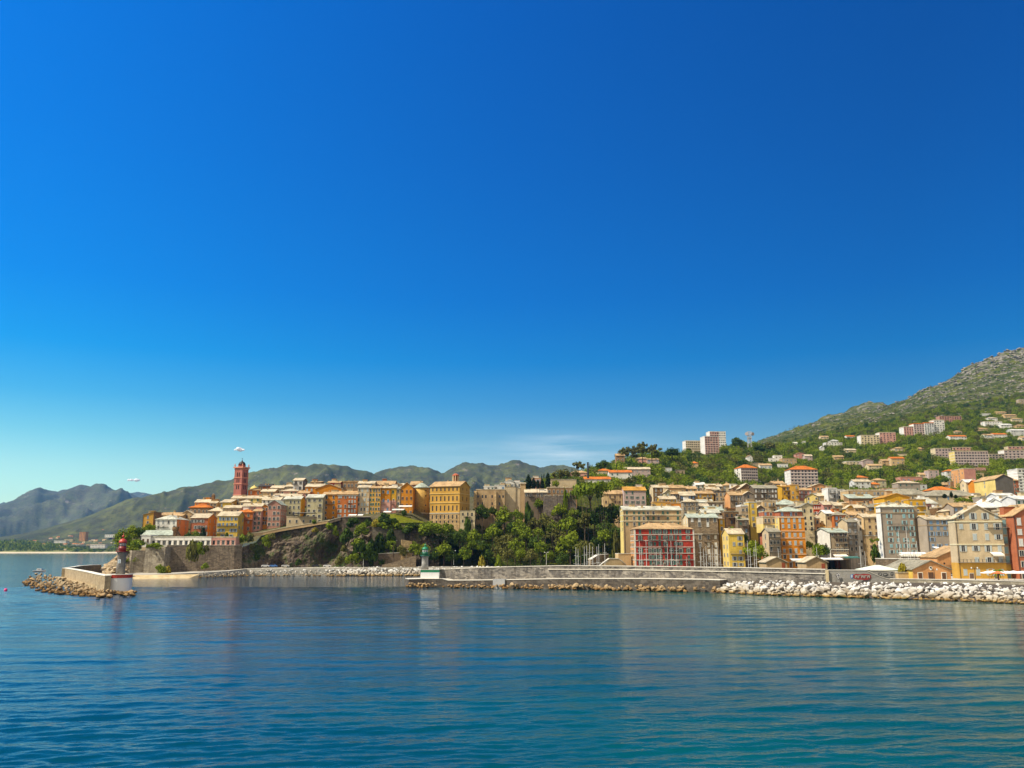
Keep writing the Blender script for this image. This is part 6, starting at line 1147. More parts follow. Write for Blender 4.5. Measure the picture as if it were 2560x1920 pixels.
tag(b.build('jetty_apron', stonemat((0.56, 0.44, 0.26), (0.36, 0.27, 0.15), 0.45, 0.5)), kind='structure')
# ---- boulders
ROCKS = []
for s in range(12):
    bm = bmesh.new(); r_ = random.Random(100 + s)
    for _ in range(15):
        v = Vector((r_.gauss(0, 1), r_.gauss(0, 1), r_.gauss(0, 1))).normalized(); k = r_.uniform(0.75, 1.05); bm.verts.new((v.x * k * 0.62, v.y * k * 0.5, v.z * k * 0.42))
    bmesh.ops.convex_hull(bm, input=bm.verts)
    bmesh.ops.delete(bm, geom=[v for v in bm.verts if not v.link_faces], context='VERTS')
    bmesh.ops.bevel(bm, geom=list(bm.edges), offset=0.012, segments=1, affect='EDGES')
    me = bpy.data.meshes.new('boulder'); bm.to_mesh(me); bm.free(); ROCKS.append(me)
def rock_material(name, top, mid, low, zs):
    m, t, b = newmat(name); v, _ = coords(t, False); oi = N(t, 'ShaderNodeObjectInfo'); g = N(t, 'ShaderNodeNewGeometry'); sp = N(t, 'ShaderNodeSeparateXYZ'); t.links.new(v, sp.inputs[0])
    n1 = noise_n(t, v, 0.9, 5, 0.65); n2 = noise_n(t, v, 3.5, 5, 0.7)
    rn = N(t, 'ShaderNodeMath', operation='ADD'); fr = N(t, 'ShaderNodeMath', operation='FRACT'); t.links.new(oi.outputs['Random'], rn.inputs[0]); t.links.new(g.outputs['Random Per Island'], rn.inputs[1]); t.links.new(rn.outputs[0], fr.inputs[0])
    zj = N(t, 'ShaderNodeMath', operation='MULTIPLY_ADD'); zj.inputs[1].default_value = 1.6; t.links.new(n1, zj.inputs[0]); t.links.new(sp.outputs[2], zj.inputs[2])
    zr = N(t, 'ShaderNodeMapRange'); zr.inputs[1].default_value = 0.8; zr.inputs[2].default_value = 0.8 + zs; t.links.new(zj.outputs[0], zr.inputs[0])
    c = rampf(t, zr.outputs[0], [(0.0, low), (0.14, low), (0.30, mid), (0.62, tuple((a + b_) / 2 for a, b_ in zip(mid, top))), (1.0, top)])
    c = mixc(t, c, (0.62, 0.55, 0.46), rampf(t, fr.outputs[0], [(0.35, 0.0), (1.0, 0.9)]), 'MULTIPLY')
    c = mixc(t, c, (0.5, 0.46, 0.42), rampf(t, n2, [(0.46, 0.0), (0.68, 0.8)]), 'MULTIPLY')
    wet = N(t, 'ShaderNodeMapRange'); wet.inputs[1].default_value = 0.15; wet.inputs[2].default_value = 0.5; t.links.new(sp.outputs[2], wet.inputs[0])
    c = mixc(t, (0.05, 0.035, 0.015), c, wet.outputs[0])
    t.links.new(c, b.inputs['Base Color']); bump(t, b, n2, 0.6, 0.12); return m
M_RIP = rock_material('bleached_boulder', (0.68, 0.68, 0.66), (0.42, 0.35, 0.24), (0.36, 0.22, 0.06), 3.2)
M_RIPB = rock_material('brown_boulder', (0.50, 0.40, 0.26), (0.36, 0.25, 0.13), (0.26, 0.15, 0.05), 3.6)
RK = [(me, me.copy()) for me in ROCKS]
for a, c in RK: a.materials.append(M_RIP); c.materials.append(M_RIPB)
def rock(x, y, z, s, which, look, where, group, r_):
    me = r_.choice(RK)[which]; o = bpy.data.objects.new('boulder', me); COL.objects.link(o)
    o.location = (x, y, z); o.rotation_euler = (r_.uniform(-.5, .5), r_.uniform(-.5, .5), r_.uniform(0, 6.28)); o.scale = (s * r_.uniform(.85, 1.35), s * r_.uniform(.8, 1.2), s * r_.uniform(.75, 1.2))
    later(o, look, where, 'boulder', group); return o
class Merge:
    """many small rocks merged into one loose mass"""
    def __init__(s): s.V, s.F, s.n = [], [], 0
    def add(s, me, loc, rot, sc):
        M = Matrix.LocRotScale(Vector(loc), __import__('mathutils').Euler(rot), Vector(sc))
        for v in me.vertices: s.V.append(M @ v.co)
        for p in me.polygons: s.F.append([i + s.n for i in p.vertices])
        s.n += len(me.vertices)
    def build(s, name, mat_): o = link(name, mesh_of(name, s.V, s.F), None, [mat_]); return tag(o, kind='stuff')
rr = random.Random(11); fill = Merge()
EDGE_PX = [1770, 1800, 1850, 1950, 2100, 2250, 2400, 2560, 2750, 2900]; EDGE_PY = [1470, 1479, 1486, 1491, 1495, 1500, 1505, 1512, 1519, 1524]; TOP_PY = [1463, 1455, 1449, 1448, 1452, 1452, 1454, 1458, 1462, 1465]
def bw(px):
    Yw = CAMH / (-ray(CX, np.interp(px, EDGE_PX, EDGE_PY))[1]); tp = np.interp(px, EDGE_PX, TOP_PY)
    Yt = float(np.interp(px, [1770, 1850, 1960, 2063, 2166, 2290, 2420, 2560, 2900], [304.5, 300, 292, 285, 282, 277, 270, 262, 250])) - 1.6; Yw = min(Yw, Yt - 9); return Yw, Yt, Zof(tp, Yt)
# embankment under the boulders
V = []; cols = list(range(1770, 2905, 15))
for p in cols:
    Yw, Yt, zt_ = bw(p)
    for f, z in ((-0.15, -2.0), (0.1, 0.0), (0.55, zt_ * 0.5 - 0.4), (1.0, zt_ - 0.6), (1.35, zt_ - 0.5)): V.append(wp(p, Yw + (Yt - Yw) * f, z))
Fc = [(i * 5 + j, i * 5 + 5 + j, i * 5 + 6 + j, i * 5 + 1 + j) for i in range(len(cols) - 1) for j in range(4)]
tag(link('embankment', mesh_of('embankment', V, Fc), None, [paint('dark_rubble_core', (0.07, 0.055, 0.04), 0.95)]), kind='structure')
G = 'boulders of the right-hand breakwater'
nb = 0
for row in range(6):
    p = 1786.0 + row * 7
    while p < 2600:
        Yw, Yt, zt_ = bw(p); f = (row + rr.uniform(0.15, 0.85)) / 6; Y = Yw + (Yt - Yw) * f; z = zt_ * (f ** 0.9) - 0.15
        s = rr.choice((1.3, 1.6, 2.0, 2.4, 3.0)) * rr.uniform(.9, 1.1) * (1.0 if row else 0.85); sp_ = s * F / Y
        if nb < 215 and p < 2570 and (p > 1800 or row > 0):
            nb += 1; x, y, _ = wp(p, Y, 0); rock(x, y, z, s, 0, ('ochre tide-stained boulder', 'brownish grey boulder', 'grey boulder', 'pale boulder', 'bleached white boulder', 'bleached white boulder')[row], ('at the waterline', 'low on the breakwater', 'halfway up the breakwater', 'halfway up the breakwater', 'high on the breakwater', 'along the crest of the breakwater')[row], G, rr)
        p += sp_ * rr.uniform(0.8, 1.1)
for _ in range(1000):
    p = rr.uniform(1775, 2720); Yw, Yt, zt_ = bw(p); f = rr.random(); Y = Yw + (Yt - Yw) * f; s = rr.uniform(0.6, 1.3); x, y, _ = wp(p, Y, 0)
    fill.add(rr.choice(ROCKS), (x, y, zt_ * f ** 0.9 - 0.55), (rr.uniform(-.5, .5), rr.uniform(-.5, .5), rr.uniform(0, 6)), (s, s * rr.uniform(.7, 1.1), s))
fill.build('breakwater_rubble', M_RIP)
# left pile in front of the outer jetty
def inside(px, py): return True
G = 'brown boulders in front of the outer jetty'; k = 0; fill2 = Merge()
LT = [(62, 1452), (80, 1440), (100, 1430), (130, 1434), (160, 1444), (200, 1456), (240, 1466), (270, 1472), (300, 1474), (330, 1472), (345, 1476)]
LB = [(62, 1456), (80, 1468), (105, 1478), (125, 1485), (160, 1488), (220, 1491), (260, 1490), (300, 1486), (330, 1482), (345, 1479)]
def lpile(px, f):
    a = np.interp(px, *zip(*LB)); c = np.interp(px, *zip(*LT)); Yw = CAMH / (-ray(CX, a)[1]); py = a + (c - a) * f
    zc = np.interp(px, [62, 85, 120, 170, 260, 300, 345], [0.5, 1.8, 2.6, 2.5, 2.3, 1.4, 0.4]); z = zc * f; Y = (z - CAMH) / ray(CX, py)[1]; return wp(px, Y, z)
for row in range(6):
    p = 66.0 + rr.uniform(0, 10)
    while p < 344:
        f = (row + rr.uniform(.2, .8)) / 6
        x, y, z = lpile(p, f); s = rr.uniform(1.2, 2.1); span = np.interp(p, *zip(*LB)) - np.interp(p, *zip(*LT))
        if span > 7 * row * 0.8:
            if k < 74: rock(x, y, z - 0.1, s, 1, ('dark wet boulder', 'ochre brown boulder', 'brown boulder', 'brown boulder', 'buff boulder', 'buff boulder')[row], ('at the waterline of the left rock pile', 'low in the left rock pile', 'in the middle of the left rock pile', 'in the middle of the left rock pile', 'along the top of the left rock pile', 'along the top of the left rock pile')[row], G, rr); k += 1
            else: fill2.add(rr.choice(ROCKS), (x, y, z - 0.1), (rr.random(), rr.random(), rr.random() * 6), (s, s, s))
        p += s * F / 262 * rr.uniform(0.85, 1.2)
for _ in range(330):
    p = rr.uniform(66, 340); f = rr.random(); x, y, z = lpile(p, f); s = rr.uniform(.7, 1.6); fill2.add(rr.choice(ROCKS), (x, y, z - 0.5), (rr.random(), rr.random(), rr.random() * 6), (s, s, s))
# point rocks, mole-foot rocks, shore riprap: one loose mass each
for _ in range(260):
    p = rr.uniform(222, 318); Y = rr.uniform(418, 470); f = (p - 222) / 96; zt_ = (0.5 + 11.5 * f) * min(1, (Y - 405) / 45); x, y, _ = wp(p, Y, 0); s = rr.uniform(1.6, 4.6)
    fill2.add(rr.choice(ROCKS), (x, y, zt_ * rr.uniform(.3, 1) - 0.8), (rr.uniform(-.3, .6), rr.uniform(-.3, .6), rr.random() * 6), (s * 1.3, s, s * 0.8))
for i in range(34):                                  # rocks wrapped round the foot of the lighthouse
    p = rr.uniform(236, 352); py = np.interp(p, [236, 262, 300, 352], [1484, 1484, 1482, 1478]) + rr.uniform(-5, 7); z = rr.uniform(0.1, 1.0); Y = (z - CAMH) / ray(CX, py)[1]; s = rr.uniform(1.3, 2.6); x, y, _ = wp(p, min(Y, 288.5), z); fill2.add(rr.choice(ROCKS), (x, y, z - .2), (rr.uniform(-.4, .4), rr.uniform(-.4, .4), rr.random() * 6), (s * 1.2, s, s * .8))
fill2.build('point_rubble', M_RIPB)
fill3 = Merge()
for i in range(230):
    p = rr.uniform(1020, 1815); Yp = np.interp(p, [a for a, _, _ in pl], [b_ for _, b_, _ in pl]); d_ = abs(rr.gauss(0, 1.6)); s = rr.uniform(.7, 2.2) * (1.0 if p > 1240 else 0.7); x, y, _ = wp(p, Yp - 0.8 - d_, 0)
    fill3.add(rr.choice(ROCKS), (x, y, rr.uniform(-.1, .7) + max(0, 1.0 - d_ * .5)), (rr.random(), rr.random(), rr.random() * 6), (s, s, s))
fill3.build('mole_rubble', M_RIPB)
fill4 = Merge()
for i in range(1900):
    p = rr.uniform(500, 1440); front = np.interp(p, [a for a, _, _ in SR], [b_ for _, b_, _ in SR]); zt_ = np.interp(p, [a for a, _, _ in SR], [c_ for _, _, c_ in SR])
    if p < 820 and rr.random() < 0.45: continue
    f = rr.random(); s = rr.uniform(.7, 1.6) * np.interp(p, [500, 800, 900, 1440], [.6, .8, 1.15, 1.1]); x, y, _ = wp(p, front - 7 * (1 - f) + 1.5, 0); fill4.add(rr.choice(ROCKS), (x, y, zt_ * f - 0.1), (rr.random(), rr.random(), rr.random() * 6), (s * 1.2, s, s))
fill4.build('shore_rubble', M_RIP)
# ---- boats
M_GEL = paint('white_gelcoat', (0.78, 0.78, 0.76), 0.25, 0.5, 0.06); M_MAST = paint('anodised_mast', (0.62, 0.60, 0.56), 0.4, 0.5, 0.1); M_SAIL = paint('furled_sail', (0.70, 0.69, 0.64), 0.9); M_BLUEC = paint('blue_canvas', (0.05, 0.14, 0.36), 0.9); M_WOOD = paint('varnished_wood', (0.34, 0.17, 0.06), 0.5)
def hull_mesh(L, Bm, Dp):
    b = MB(); st_ = []; n = 9
    for i in range(n):
        f = i / (n - 1); w = Bm / 2 * (1 - max(0, (f - 0.35) / 0.65) ** 2.2) * (0.82 + 0.18 * min(1, f / 0.3)); sh = Dp * (0.85 + 0.35 * f * f); x = -L / 2 + L * f
        st_.append([(x, -w, sh), (x, -w * 0.86, sh * .35), (x, 0, -0.35), (x, w * 0.86, sh * .35), (x, w, sh)])
    V = [v for s_ in st_ for v in s_]; Fc = []
    for i in range(n - 1):
        for j in range(4): Fc.append((i * 5 + j, i * 5 + j + 1, i * 5 + 6 + j, i * 5 + 5 + j))
        Fc.append((i * 5 + 4, i * 5, i * 5 + 5, i * 5 + 9))
    Fc.append((0, 4, 3, 2, 1)); b.add(V, Fc); return b
def yacht_parts():
    h = hull_mesh(10, 3.1, 1.1).mesh('hull'); h.materials.append(M_GEL)
    c = MB(); c.prism([(-1.5, -0.9), (2.4, -0.55), (2.4, 0.55), (-1.5, 0.9)], 1.1, 1.65); c = c.mesh('cabin'); c.materials.append(M_GEL)
    m_ = MB(); m_.tube((0.6, 0, 1.0), (0.6, 0, 1.0 + 12), 0.10, 0.07, 6); m_.tube((0.6, -1.0, 7), (0.6, 1.0, 7), 0.04); m_.tube((0.6, -0.7, 10), (0.6, 0.7, 10), 0.035); m_ = m_.mesh('mast'); m_.materials.append(M_MAST)
    r_ = MB(); r_.tube((0.6, 0, 12.9), (5.0, 0, 1.4), 0.025, None, 4); r_.tube((0.6, 0, 12.9), (-4.9, 0, 1.2), 0.022, None, 4); r_.tube((0.6, 1, 7), (0.5, 1.4, 1.1), 0.02, None, 4); r_.tube((0.6, -1, 7), (0.5, -1.4, 1.1), 0.02, None, 4); r_ = r_.mesh('rigging'); r_.materials.append(M_IRON)
    s_ = MB(); s_.tube((0.5, 0, 2.3), (-3.6, 0, 2.2), 0.07); s_.tube((0.4, 0, 2.45), (-3.3, 0, 2.35), 0.22, 0.14, 8); s_ = s_.mesh('furled_sail'); s_.materials.append(M_SAIL); s2 = s_.copy(); s2.materials.clear(); s2.materials.append(M_BLUEC)
    return h, c, m_, r_, s_, s2
YH = yacht_parts()
def yacht(px, pyt, Y, lean=0.0, k=0, desc=''):
    top = P(px, pyt, Y); s = (top.z - 0.0) / 13.0
    t = thing('sailing_yacht', (top.x, Y, 0.0), None, None, None, R(rr.choice((78, 96, 84, -88))))
    t.scale = (min(s, 1.15), min(s, 1.15), s); t.rotation_euler[1] = lean
    for n_, me in zip(('hull', 'cabin', 'mast', 'rigging', 'furled_sail'), (YH[0], YH[1], YH[2], YH[3], YH[5] if k % 3 == 0 else YH[4])): child(me, t, n_, (0, 0, 0))
    PEND.append([t, desc + ('sailing yacht with blue sail cover' if k % 3 == 0 else 'sailing yacht with white furled sail'), 'moored behind the mole wall', px, pyt]); t['category'] = 'sailing yacht'; t['group'] = 'yachts moored in the old harbour'
ML = [(1440, 1368, 372), (1446, 1372, 380), (1460, 1366, 362), (1466, 1364, 375), (1473, 1358, 370), (1481, 1367, 378), (1492, 1366, 385), (1497.5, 1361, 366), (1511, 1358.5, 374), (1598, 1353, 392), (1604, 1366, 380), (1614.5, 1349, 386), (1641, 1380, 372), (1652, 1376, 384), (1669, 1360, 378), (1677, 1352, 390), (1691.5, 1352, 374), (1716, 1392, 392),
      (1750, 1359, 376), (1759, 1372, 388), (1765, 1366, 380), (1774, 1372, 392), (1779, 1362, 372), (1785, 1372, 384), (1793, 1365, 378), (1801, 1374, 390), (1867, 1352, 386), (1875, 1372, 378), (1885, 1368, 392), (1890, 1350, 382), (1947, 1371, 372), (2043, 1368, 388), (2151, 1366, 366), (2163, 1378, 372), (2243, 1322, 340), (2266, 1316, 334), (2276, 1352, 346), (2283, 1376, 352), (2293, 1352, 342), (2305, 1376, 350)]
for i, (a, q, Y) in enumerate(ML): yacht(a, q, Y, R(rr.uniform(-.8, .8)) + (R(-5) if i in (4, 22) else 0), i)
# motor boats
def motor_parts():
    h = hull_mesh(6.4, 2.3, 0.9).mesh('hull'); h.materials.append(M_GEL)
    c = MB(); c.extr([(-1.2, 0.85), (1.6, 0.85), (0.9, 1.7), (-1.0, 1.75)], 'y', -0.8, 0.8); c = c.mesh('cabin'); c.materials.append(M_GEL)
    w = MB(); w.extr([(1.30, 1.15), (1.62, 1.05), (1.15, 1.55), (0.95, 1.55)], 'y', -0.81, 0.81); w.box(-0.8, 0.7, -0.83, -0.80, 1.15, 1.5); w.box(-0.8, 0.7, 0.80, 0.83, 1.15, 1.5); w = w.mesh('windscreen'); w.materials.append(M_PANE)
    b = MB(); b.box(-3.0, -0.9, -0.85, 0.85, 1.7, 1.76); [b.tube((x, y, .8), (x, y, 1.7), .03) for x in (-2.9, -1.0) for y in (-.8, .8)]; b = b.mesh('sun_awning'); b.materials.append(M_BLUEC)
    return h, c, w, b
MH = motor_parts()
def motor(px, Y, rz, look, s=1.0, where='in the marina by the quay', z=0.0):
    x = (px - CX) / AZ * Y; t = thing('motor_boat', (x, Y, z), None, None, None, rz); t.scale = (s, s, s)
    for n_, me in zip(('hull', 'cabin', 'windscreen', 'sun_awning'), MH):
        if n_ != 'sun_awning' or 'awning' in look: child(me, t, n_, (0, 0, 0))
    v = proj((x, Y, 1)); PEND.append([t, look, where, v[0], v[1]]); t['category'] = 'motor boat'; t['group'] = 'small motor boats of the marina'
for i in range(26):
    p = [1700, 1722, 1792, 1800, 1811, 1818, 1826, 1835, 1841, 1850, 1858, 1866, 1874, 1881, 1890, 1898, 1906, 1974, 1984, 1994, 2004, 2076, 2088, 2100, 2112, 2128][i]
    motor(p, 396 + (i * 7) % 18, R(80 + rr.uniform(-14, 14)), 'white motor boat with blue awning' if i % 3 == 0 else 'white cabin motor boat', rr.uniform(1.2, 1.7))
motor(104, 562, R(8), 'small white motor boat', 1.2, 'on the open water behind the left rock pile')
t = thing('mooring_buoy', P(14, 1477.5, 310), 'small pink mooring buoy floating by itself off the left rock pile', 'buoy'); t.location.z = 0
MB().lathe([(0.1, -0.4), (0.5, 0), (0.55, 0.35), (0.3, 0.75), (0.08, 0.8)], 12).build('float', paint('pink_plastic', (0.75, 0.06, 0.22), 0.5), t, True); MB().lathe([(0.08, 0.8), (0.08, 1.0)], 8).build('eye', M_IRON, t)
# ---- cafe parasols on the right-hand quay, awnings along the harbour front
M_CV = paint('white_canvas', (0.82, 0.80, 0.78), 0.9, 0.2, 0.05); M_CVO = paint('orange_canvas', (0.62, 0.16, 0.05), 0.9)
b = MB(); b.add([(-1, -1, 0), (1, -1, 0), (1, 1, 0), (-1, 1, 0), (0, 0, 0.55), (-1, -1, -.14), (1, -1, -.14), (1, 1, -.14), (-1, 1, -.14)], [(0, 1, 4), (1, 2, 4), (2, 3, 4), (3, 0, 4), (0, 5, 6, 1), (1, 6, 7, 2), (2, 7, 8, 3), (3, 8, 5, 0)]); CAN = b.mesh('canopy'); CAN.materials.append(M_CV); CAN2 = CAN.copy(); CAN2.materials.clear(); CAN2.materials.append(M_CVO)
b = MB(); b.tube((0, 0, 0), (0, 0, 2.9), .04); b.box(-.4, .4, -.4, .4, 0, .08); POLE = b.mesh('pole'); POLE.materials.append(M_WOOD)
for i, (p, Y, s, me, lab) in enumerate([(2466, 279, 1.9, CAN, 'white cafe parasol nearest to the street lamp'), (2478, 285, 2.2, CAN, 'white cafe parasol behind the first one'), (2488, 276, 1.6, CAN2, 'orange cafe parasol among white ones'), (2500, 284, 2.0, CAN, 'white cafe parasol behind the orange one'), (2513, 277, 1.9, CAN, 'white cafe parasol just past the orange one'), (2528, 282, 2.0, CAN, 'white cafe parasol under the small palm'), (2550, 278, 3.0, CAN, 'broad white cafe parasol at the picture edge')]):
    x, y, _ = wp(p, Y, 0); t = thing('parasol', (x, y, 4.45), lab, 'parasol', 'cafe parasols on the quay', R(rr.uniform(-15, 15))); child(POLE, t, 'pole', (0, 0, 0)); child(me, t, 'canopy', (0, 0, 2.45), (s, s, 1.1))
def awning_roof(label, p0, p1, py, Y, dep, col=M_CV):
    a, c = P(p0, py, Y), P(p1, py, Y); t = thing('terrace_awning', ((a.x + c.x) / 2, Y, 2.0), label, 'awning', 'terrace awnings along the harbour'); hw = (c.x - a.x) / 2; z = a.z - 2.0
    MB().extr([(-dep, z - 0.5), (0, z), (0, z + .06), (-dep, z - .44)], 'x', -hw, hw).build('canvas', col, t); MB().box(-hw, hw, -dep - .03, -dep, z - .9, z - .44).build('valance', col, t)
    pb = MB(); [pb.tube((x, -dep + .1, -0.5), (x, -dep + .1, z - .5), .05) for x in np.linspace(-hw + .2, hw - .2, 5)]; pb.build('frame', M_IRON, t)
awning_roof('long white terrace awning in front of the orange seven-storey house', 1974, 2038, 1397, 424, 4); awning_roof('white terrace awning left of the boat shed by the leafy tree', 2042, 2100, 1394.5, 420, 4)
awning_roof('green terrace awning under the grey house with the whitewashed wall', 2104, 2142, 1391, 426, 4, paint('green_canvas', (0.05, 0.16, 0.14), 0.9)); awning_roof('white terrace awning in front of the tall grey house', 2246, 2310, 1381, 386, 4); awning_roof('white roof awning beside the black archway', 2330, 2342, 1367, 380, 3)
awning_roof('white awning of the cafe under the dark orange house', 960, 979, 1278, 524, 3); awning_roof('cream awning of the cafe beside the round tower', 982, 1012, 1272.5, 522, 4); awning_roof('upper white awning against the rust orange gabled house', 998, 1031, 1264, 527, 3); awning_roof('cream parasol roof on the cliff terrace', 874, 893, 1286, 512, 3); awning_roof('second cream parasol roof on the cliff terrace', 896, 909, 1286, 513, 3)
# ---- lamp posts, mast on the hill, dark chimney mast, pylon
def lamp(label, px, Y, pyb, pyt, arms=1):
    c = P(px, pyb, Y); t = thing('street_lamp', c, label, 'street lamp', 'street lamps along the shore'); h = Zof(pyt, Y) - c.z
    MB().lathe([(0.16, 0), (0.12, 0.6), (0.07, h)], 8).build('post', M_IRON if arms == 3 else M_MAST, t)
    for s in ((-1, 1) if arms > 1 else (1,)):
        MB().tube((0, 0, h - .15), (s * 0.9, 0, h), .04).build('arm', M_IRON if arms == 3 else M_MAST, t); MB().lathe([(.05, h - .3), (.2, h - .15), (.24, h + .1), (.1, h + .3)], 8).build('lamp_head', paint('lamp_glass', (0.6, 0.6, 0.55), 0.3), t).location = (s * 0.95, 0, 0)
lamp('grey street lamp in front of the cliff shrubs', 908, 484, 1414, 1383); lamp('tall lamp post in front of the green hedge', 1015, 486, 1413, 1378, 2); lamp('lamp post among the rocks behind the mole wall', 1134, 488, 1412, 1377); lamp('tall lamp post at the foot of the wooded slope', 1366, 492, 1412, 1381, 2); lamp('floodlight pole under the garden wall', 987, 492, 1384, 1351)
lamp('twin-arm black lamp in front of the orange gabled house', 2337, 280.5, 1449, 1424, 3); lamp('three-arm black lamp in front of the big beige house', 2439, 281, 1450, 1420, 3)
c = P(1470, 1186, 690); t = thing('dark_mast', c, 'tall black chimney mast beside the tan hipped villa', 'mast'); h = Zof(1157, 690) - c.z; MB().lathe([(0.9, -3), (0.7, h)], 10).build('shaft', M_IRON, t); MB().lathe([(0.85, h), (0.85, h + .4)], 10).build('cap', M_IRON, t)
c = P(1874, 1108, 1052); t = thing('telecom_mast', c, 'lattice telecom mast with two big drum antennas on the hilltop', 'telecom mast'); h = Zof(1079, 1052) - c.z; b = MB()
for sx in (-2, 2):
    for sy in (-2, 2): b.tube((sx, sy, -5), (sx, sy, h), .22)
for k in range(6):
    z0, z1 = h * k / 6, h * (k + 1) / 6
    for sy in (-2, 2): b.tube((-2, sy, z0), (2, sy, z1), .12); b.tube((2, sy, z0), (-2, sy, z1), .12); b.tube((-2, sy, z1), (2, sy, z1), .14)
b.build('lattice', paint('galvanised_steel', (0.45, 0.44, 0.43), 0.6), t); MB().box(-2.3, 2.3, -2.3, 2.3, h * .42, h * .48).build('platform', paint('galvanised_steel', (0.45, 0.44, 0.43), 0.6), t)
for s in (-1, 1): o = MB().lathe([(0.5, -0.9), (2.0, -0.2), (2.1, 1.2), (2.0, 1.2)], 14).build('drum_antenna', paint('antenna_grey', (0.34, 0.30, 0.30), 0.6), t, True); o.location = (s * 3.4, -1.6, h * .78); o.rotation_euler = (R(90), 0, R(20 * s))
# ---- parked cars on the shore road
def car_parts(col):
    b = MB(); prof = [(-2.1, .35), (2.1, .35), (2.15, .75), (1.3, .95), (.7, 1.42), (-1.1, 1.45), (-1.9, .98), (-2.15, .8)]; b.extr(prof, 'y', -.85, .85); body = b.mesh('body'); body.materials.append(paint('car_paint', col, .25, .6, .05))
    g = MB(); g.extr([(1.2, .98), (.66, 1.38), (-1.02, 1.40), (-1.7, 1.0)], 'y', -.87, .87); gl_ = g.mesh('windows'); gl_.materials.append(M_PANE)
    w = MB(); w.lathe([(.33, -.1), (.33, .1)], 14); wh = w.mesh('wheel'); wh.materials.append(paint('tyre_rubber', (.02, .02, .02), .9)); return body, gl_, wh
for px, Y, col, rz, lab in ((666, 486, (.62, .63, .64), 5, 'white parked car on the shore road below the cliff'), (686, 486.5, (.06, .16, .42), -6, 'blue parked car below the cliff cave'), (716, 487, (.5, .5, .5), 4, 'silver parked car below the cliff'), (792, 488, (.015, .015, .02), 0, 'black parked car at the foot of the cliff'), (820, 487, (.65, .65, .65), 3, 'white parked car at the end of the row below the cliff')):
    bd, gw, wh = car_parts(col); x, y, _ = wp(px, Y, 0); z = 4.45 if px > 400 else Zof(1353, Y)
    t = thing('parked_car', (x, y, z), lab, 'car', 'cars parked under the citadel', R(rz)); child(bd, t, 'body', (0, 0, 0)); child(gw, t, 'windows', (0, 0, 0))
    for wx in (-1.3, 1.3):
        for wy in (-.8, .8): child(wh, t, 'wheel', (wx, wy, .33), (1, 1, 1)).rotation_euler = (R(90), 0, 0)
# ---- two small fair-weather clouds
for px, py, s, seed, lab in ((600, 1125.5, 1.0, 3, 'small puffy white cloud above the bell tower'), (335, 1200.5, 1.35, 8, 'thin flat white cloud above the left-hand mountains')):
    r_ = random.Random(seed); bm = bmesh.new()
    for i in range(16):
        v = Vector((r_.gauss(0, 1), r_.gauss(0, .5), 0)); k = math.exp(-v.x * v.x * .5)
        bmesh.ops.create_icosphere(bm, subdivisions=2, radius=r_.uniform(12, 30) * (.5 + k), matrix=Matrix.Translation((v.x * 42 * s, v.y * 40, r_.uniform(0, 34 if s == 1 else 8) * k)))
    for v in bm.verts: v.co += v.co.normalized() * 7 * noise.fractal(v.co / 22, 1, 2, 4); v.co.z *= .75
    me = bpy.data.meshes.new('cloud'); bm.to_mesh(me); bm.free()
    cm_ = bpy.data.materials.get('cloud_vapour')
    if cm_ is None:
        cm_ = bpy.data.materials.new('cloud_vapour'); cm_.use_nodes = True; t_ = cm_.node_tree; [t_.nodes.remove(n) for n in list(t_.nodes)]
        d_ = N(t_, 'ShaderNodeBsdfDiffuse'); d_.inputs[0].default_value = (0.92, 0.94, 0.96, 1); p_ = N(t_, 'ShaderNodeBsdfTransparent'); x_ = N(t_, 'ShaderNodeMixShader'); x_.inputs[0].default_value = 0.62; t_.links.new(p_.outputs[0], x_.inputs[1]); t_.links.new(d_.outputs[0], x_.inputs[2]); o_ = N(t_, 'ShaderNodeOutputMaterial'); t_.links.new(x_.outputs[0], o_.inputs['Surface'])
    o = link('cloud', me, None, [cm_]); o.location = P(px, py, 14500); o['kind'] = 'structure'
# ================================================================== VEGETATION
def leaf_cards(lobes, n, size, seed, flat=0.6, jag=0.5):
    """leaf clumps spread through the shell of several lobes: small bent quads"""
    r_ = np.random.RandomState(seed); V, Fc = [], []; tot = sum(l[3] * l[4] for l in lobes)
    for (cx, cy, cz, rx, rz) in lobes:
        k = int(n * rx * rz / tot)
        d = r_.normal(size=(k, 3)); d /= np.linalg.norm(d, axis=1)[:, None]; rad = 1 - np.abs(r_.normal(0, 0.16, k)) + r_.normal(0, 0.06, k)
        p = d * rad[:, None] * np.array([rx, rx, rz]) + np.array([cx, cy, cz])
        nn = d + r_.normal(0, jag, (k, 3)); nn /= np.linalg.norm(nn, axis=1)[:, None]
        for c, m in zip(p, nn):
            m = Vector(m); u = m.orthogonal().normalized(); w = m.cross(u); a = r_.uniform(0, 6.28); u, w = u * math.cos(a) + w * math.sin(a), w * math.cos(a) - u * math.sin(a)
            s = size * r_.uniform(0.6, 1.35); c = Vector(c); b0 = len(V)
            V += [c - u * s - w * s * .55, c + u * s * .2 - w * s * .8 + m * s * .25, c + u * s + w * s * .1, c + w * s * .75 + m * s * .2, c - u * s * .7 + w * s * .5]
            Fc.append((b0, b0 + 1, b0 + 2, b0 + 3, b0 + 4))
    return V, Fc
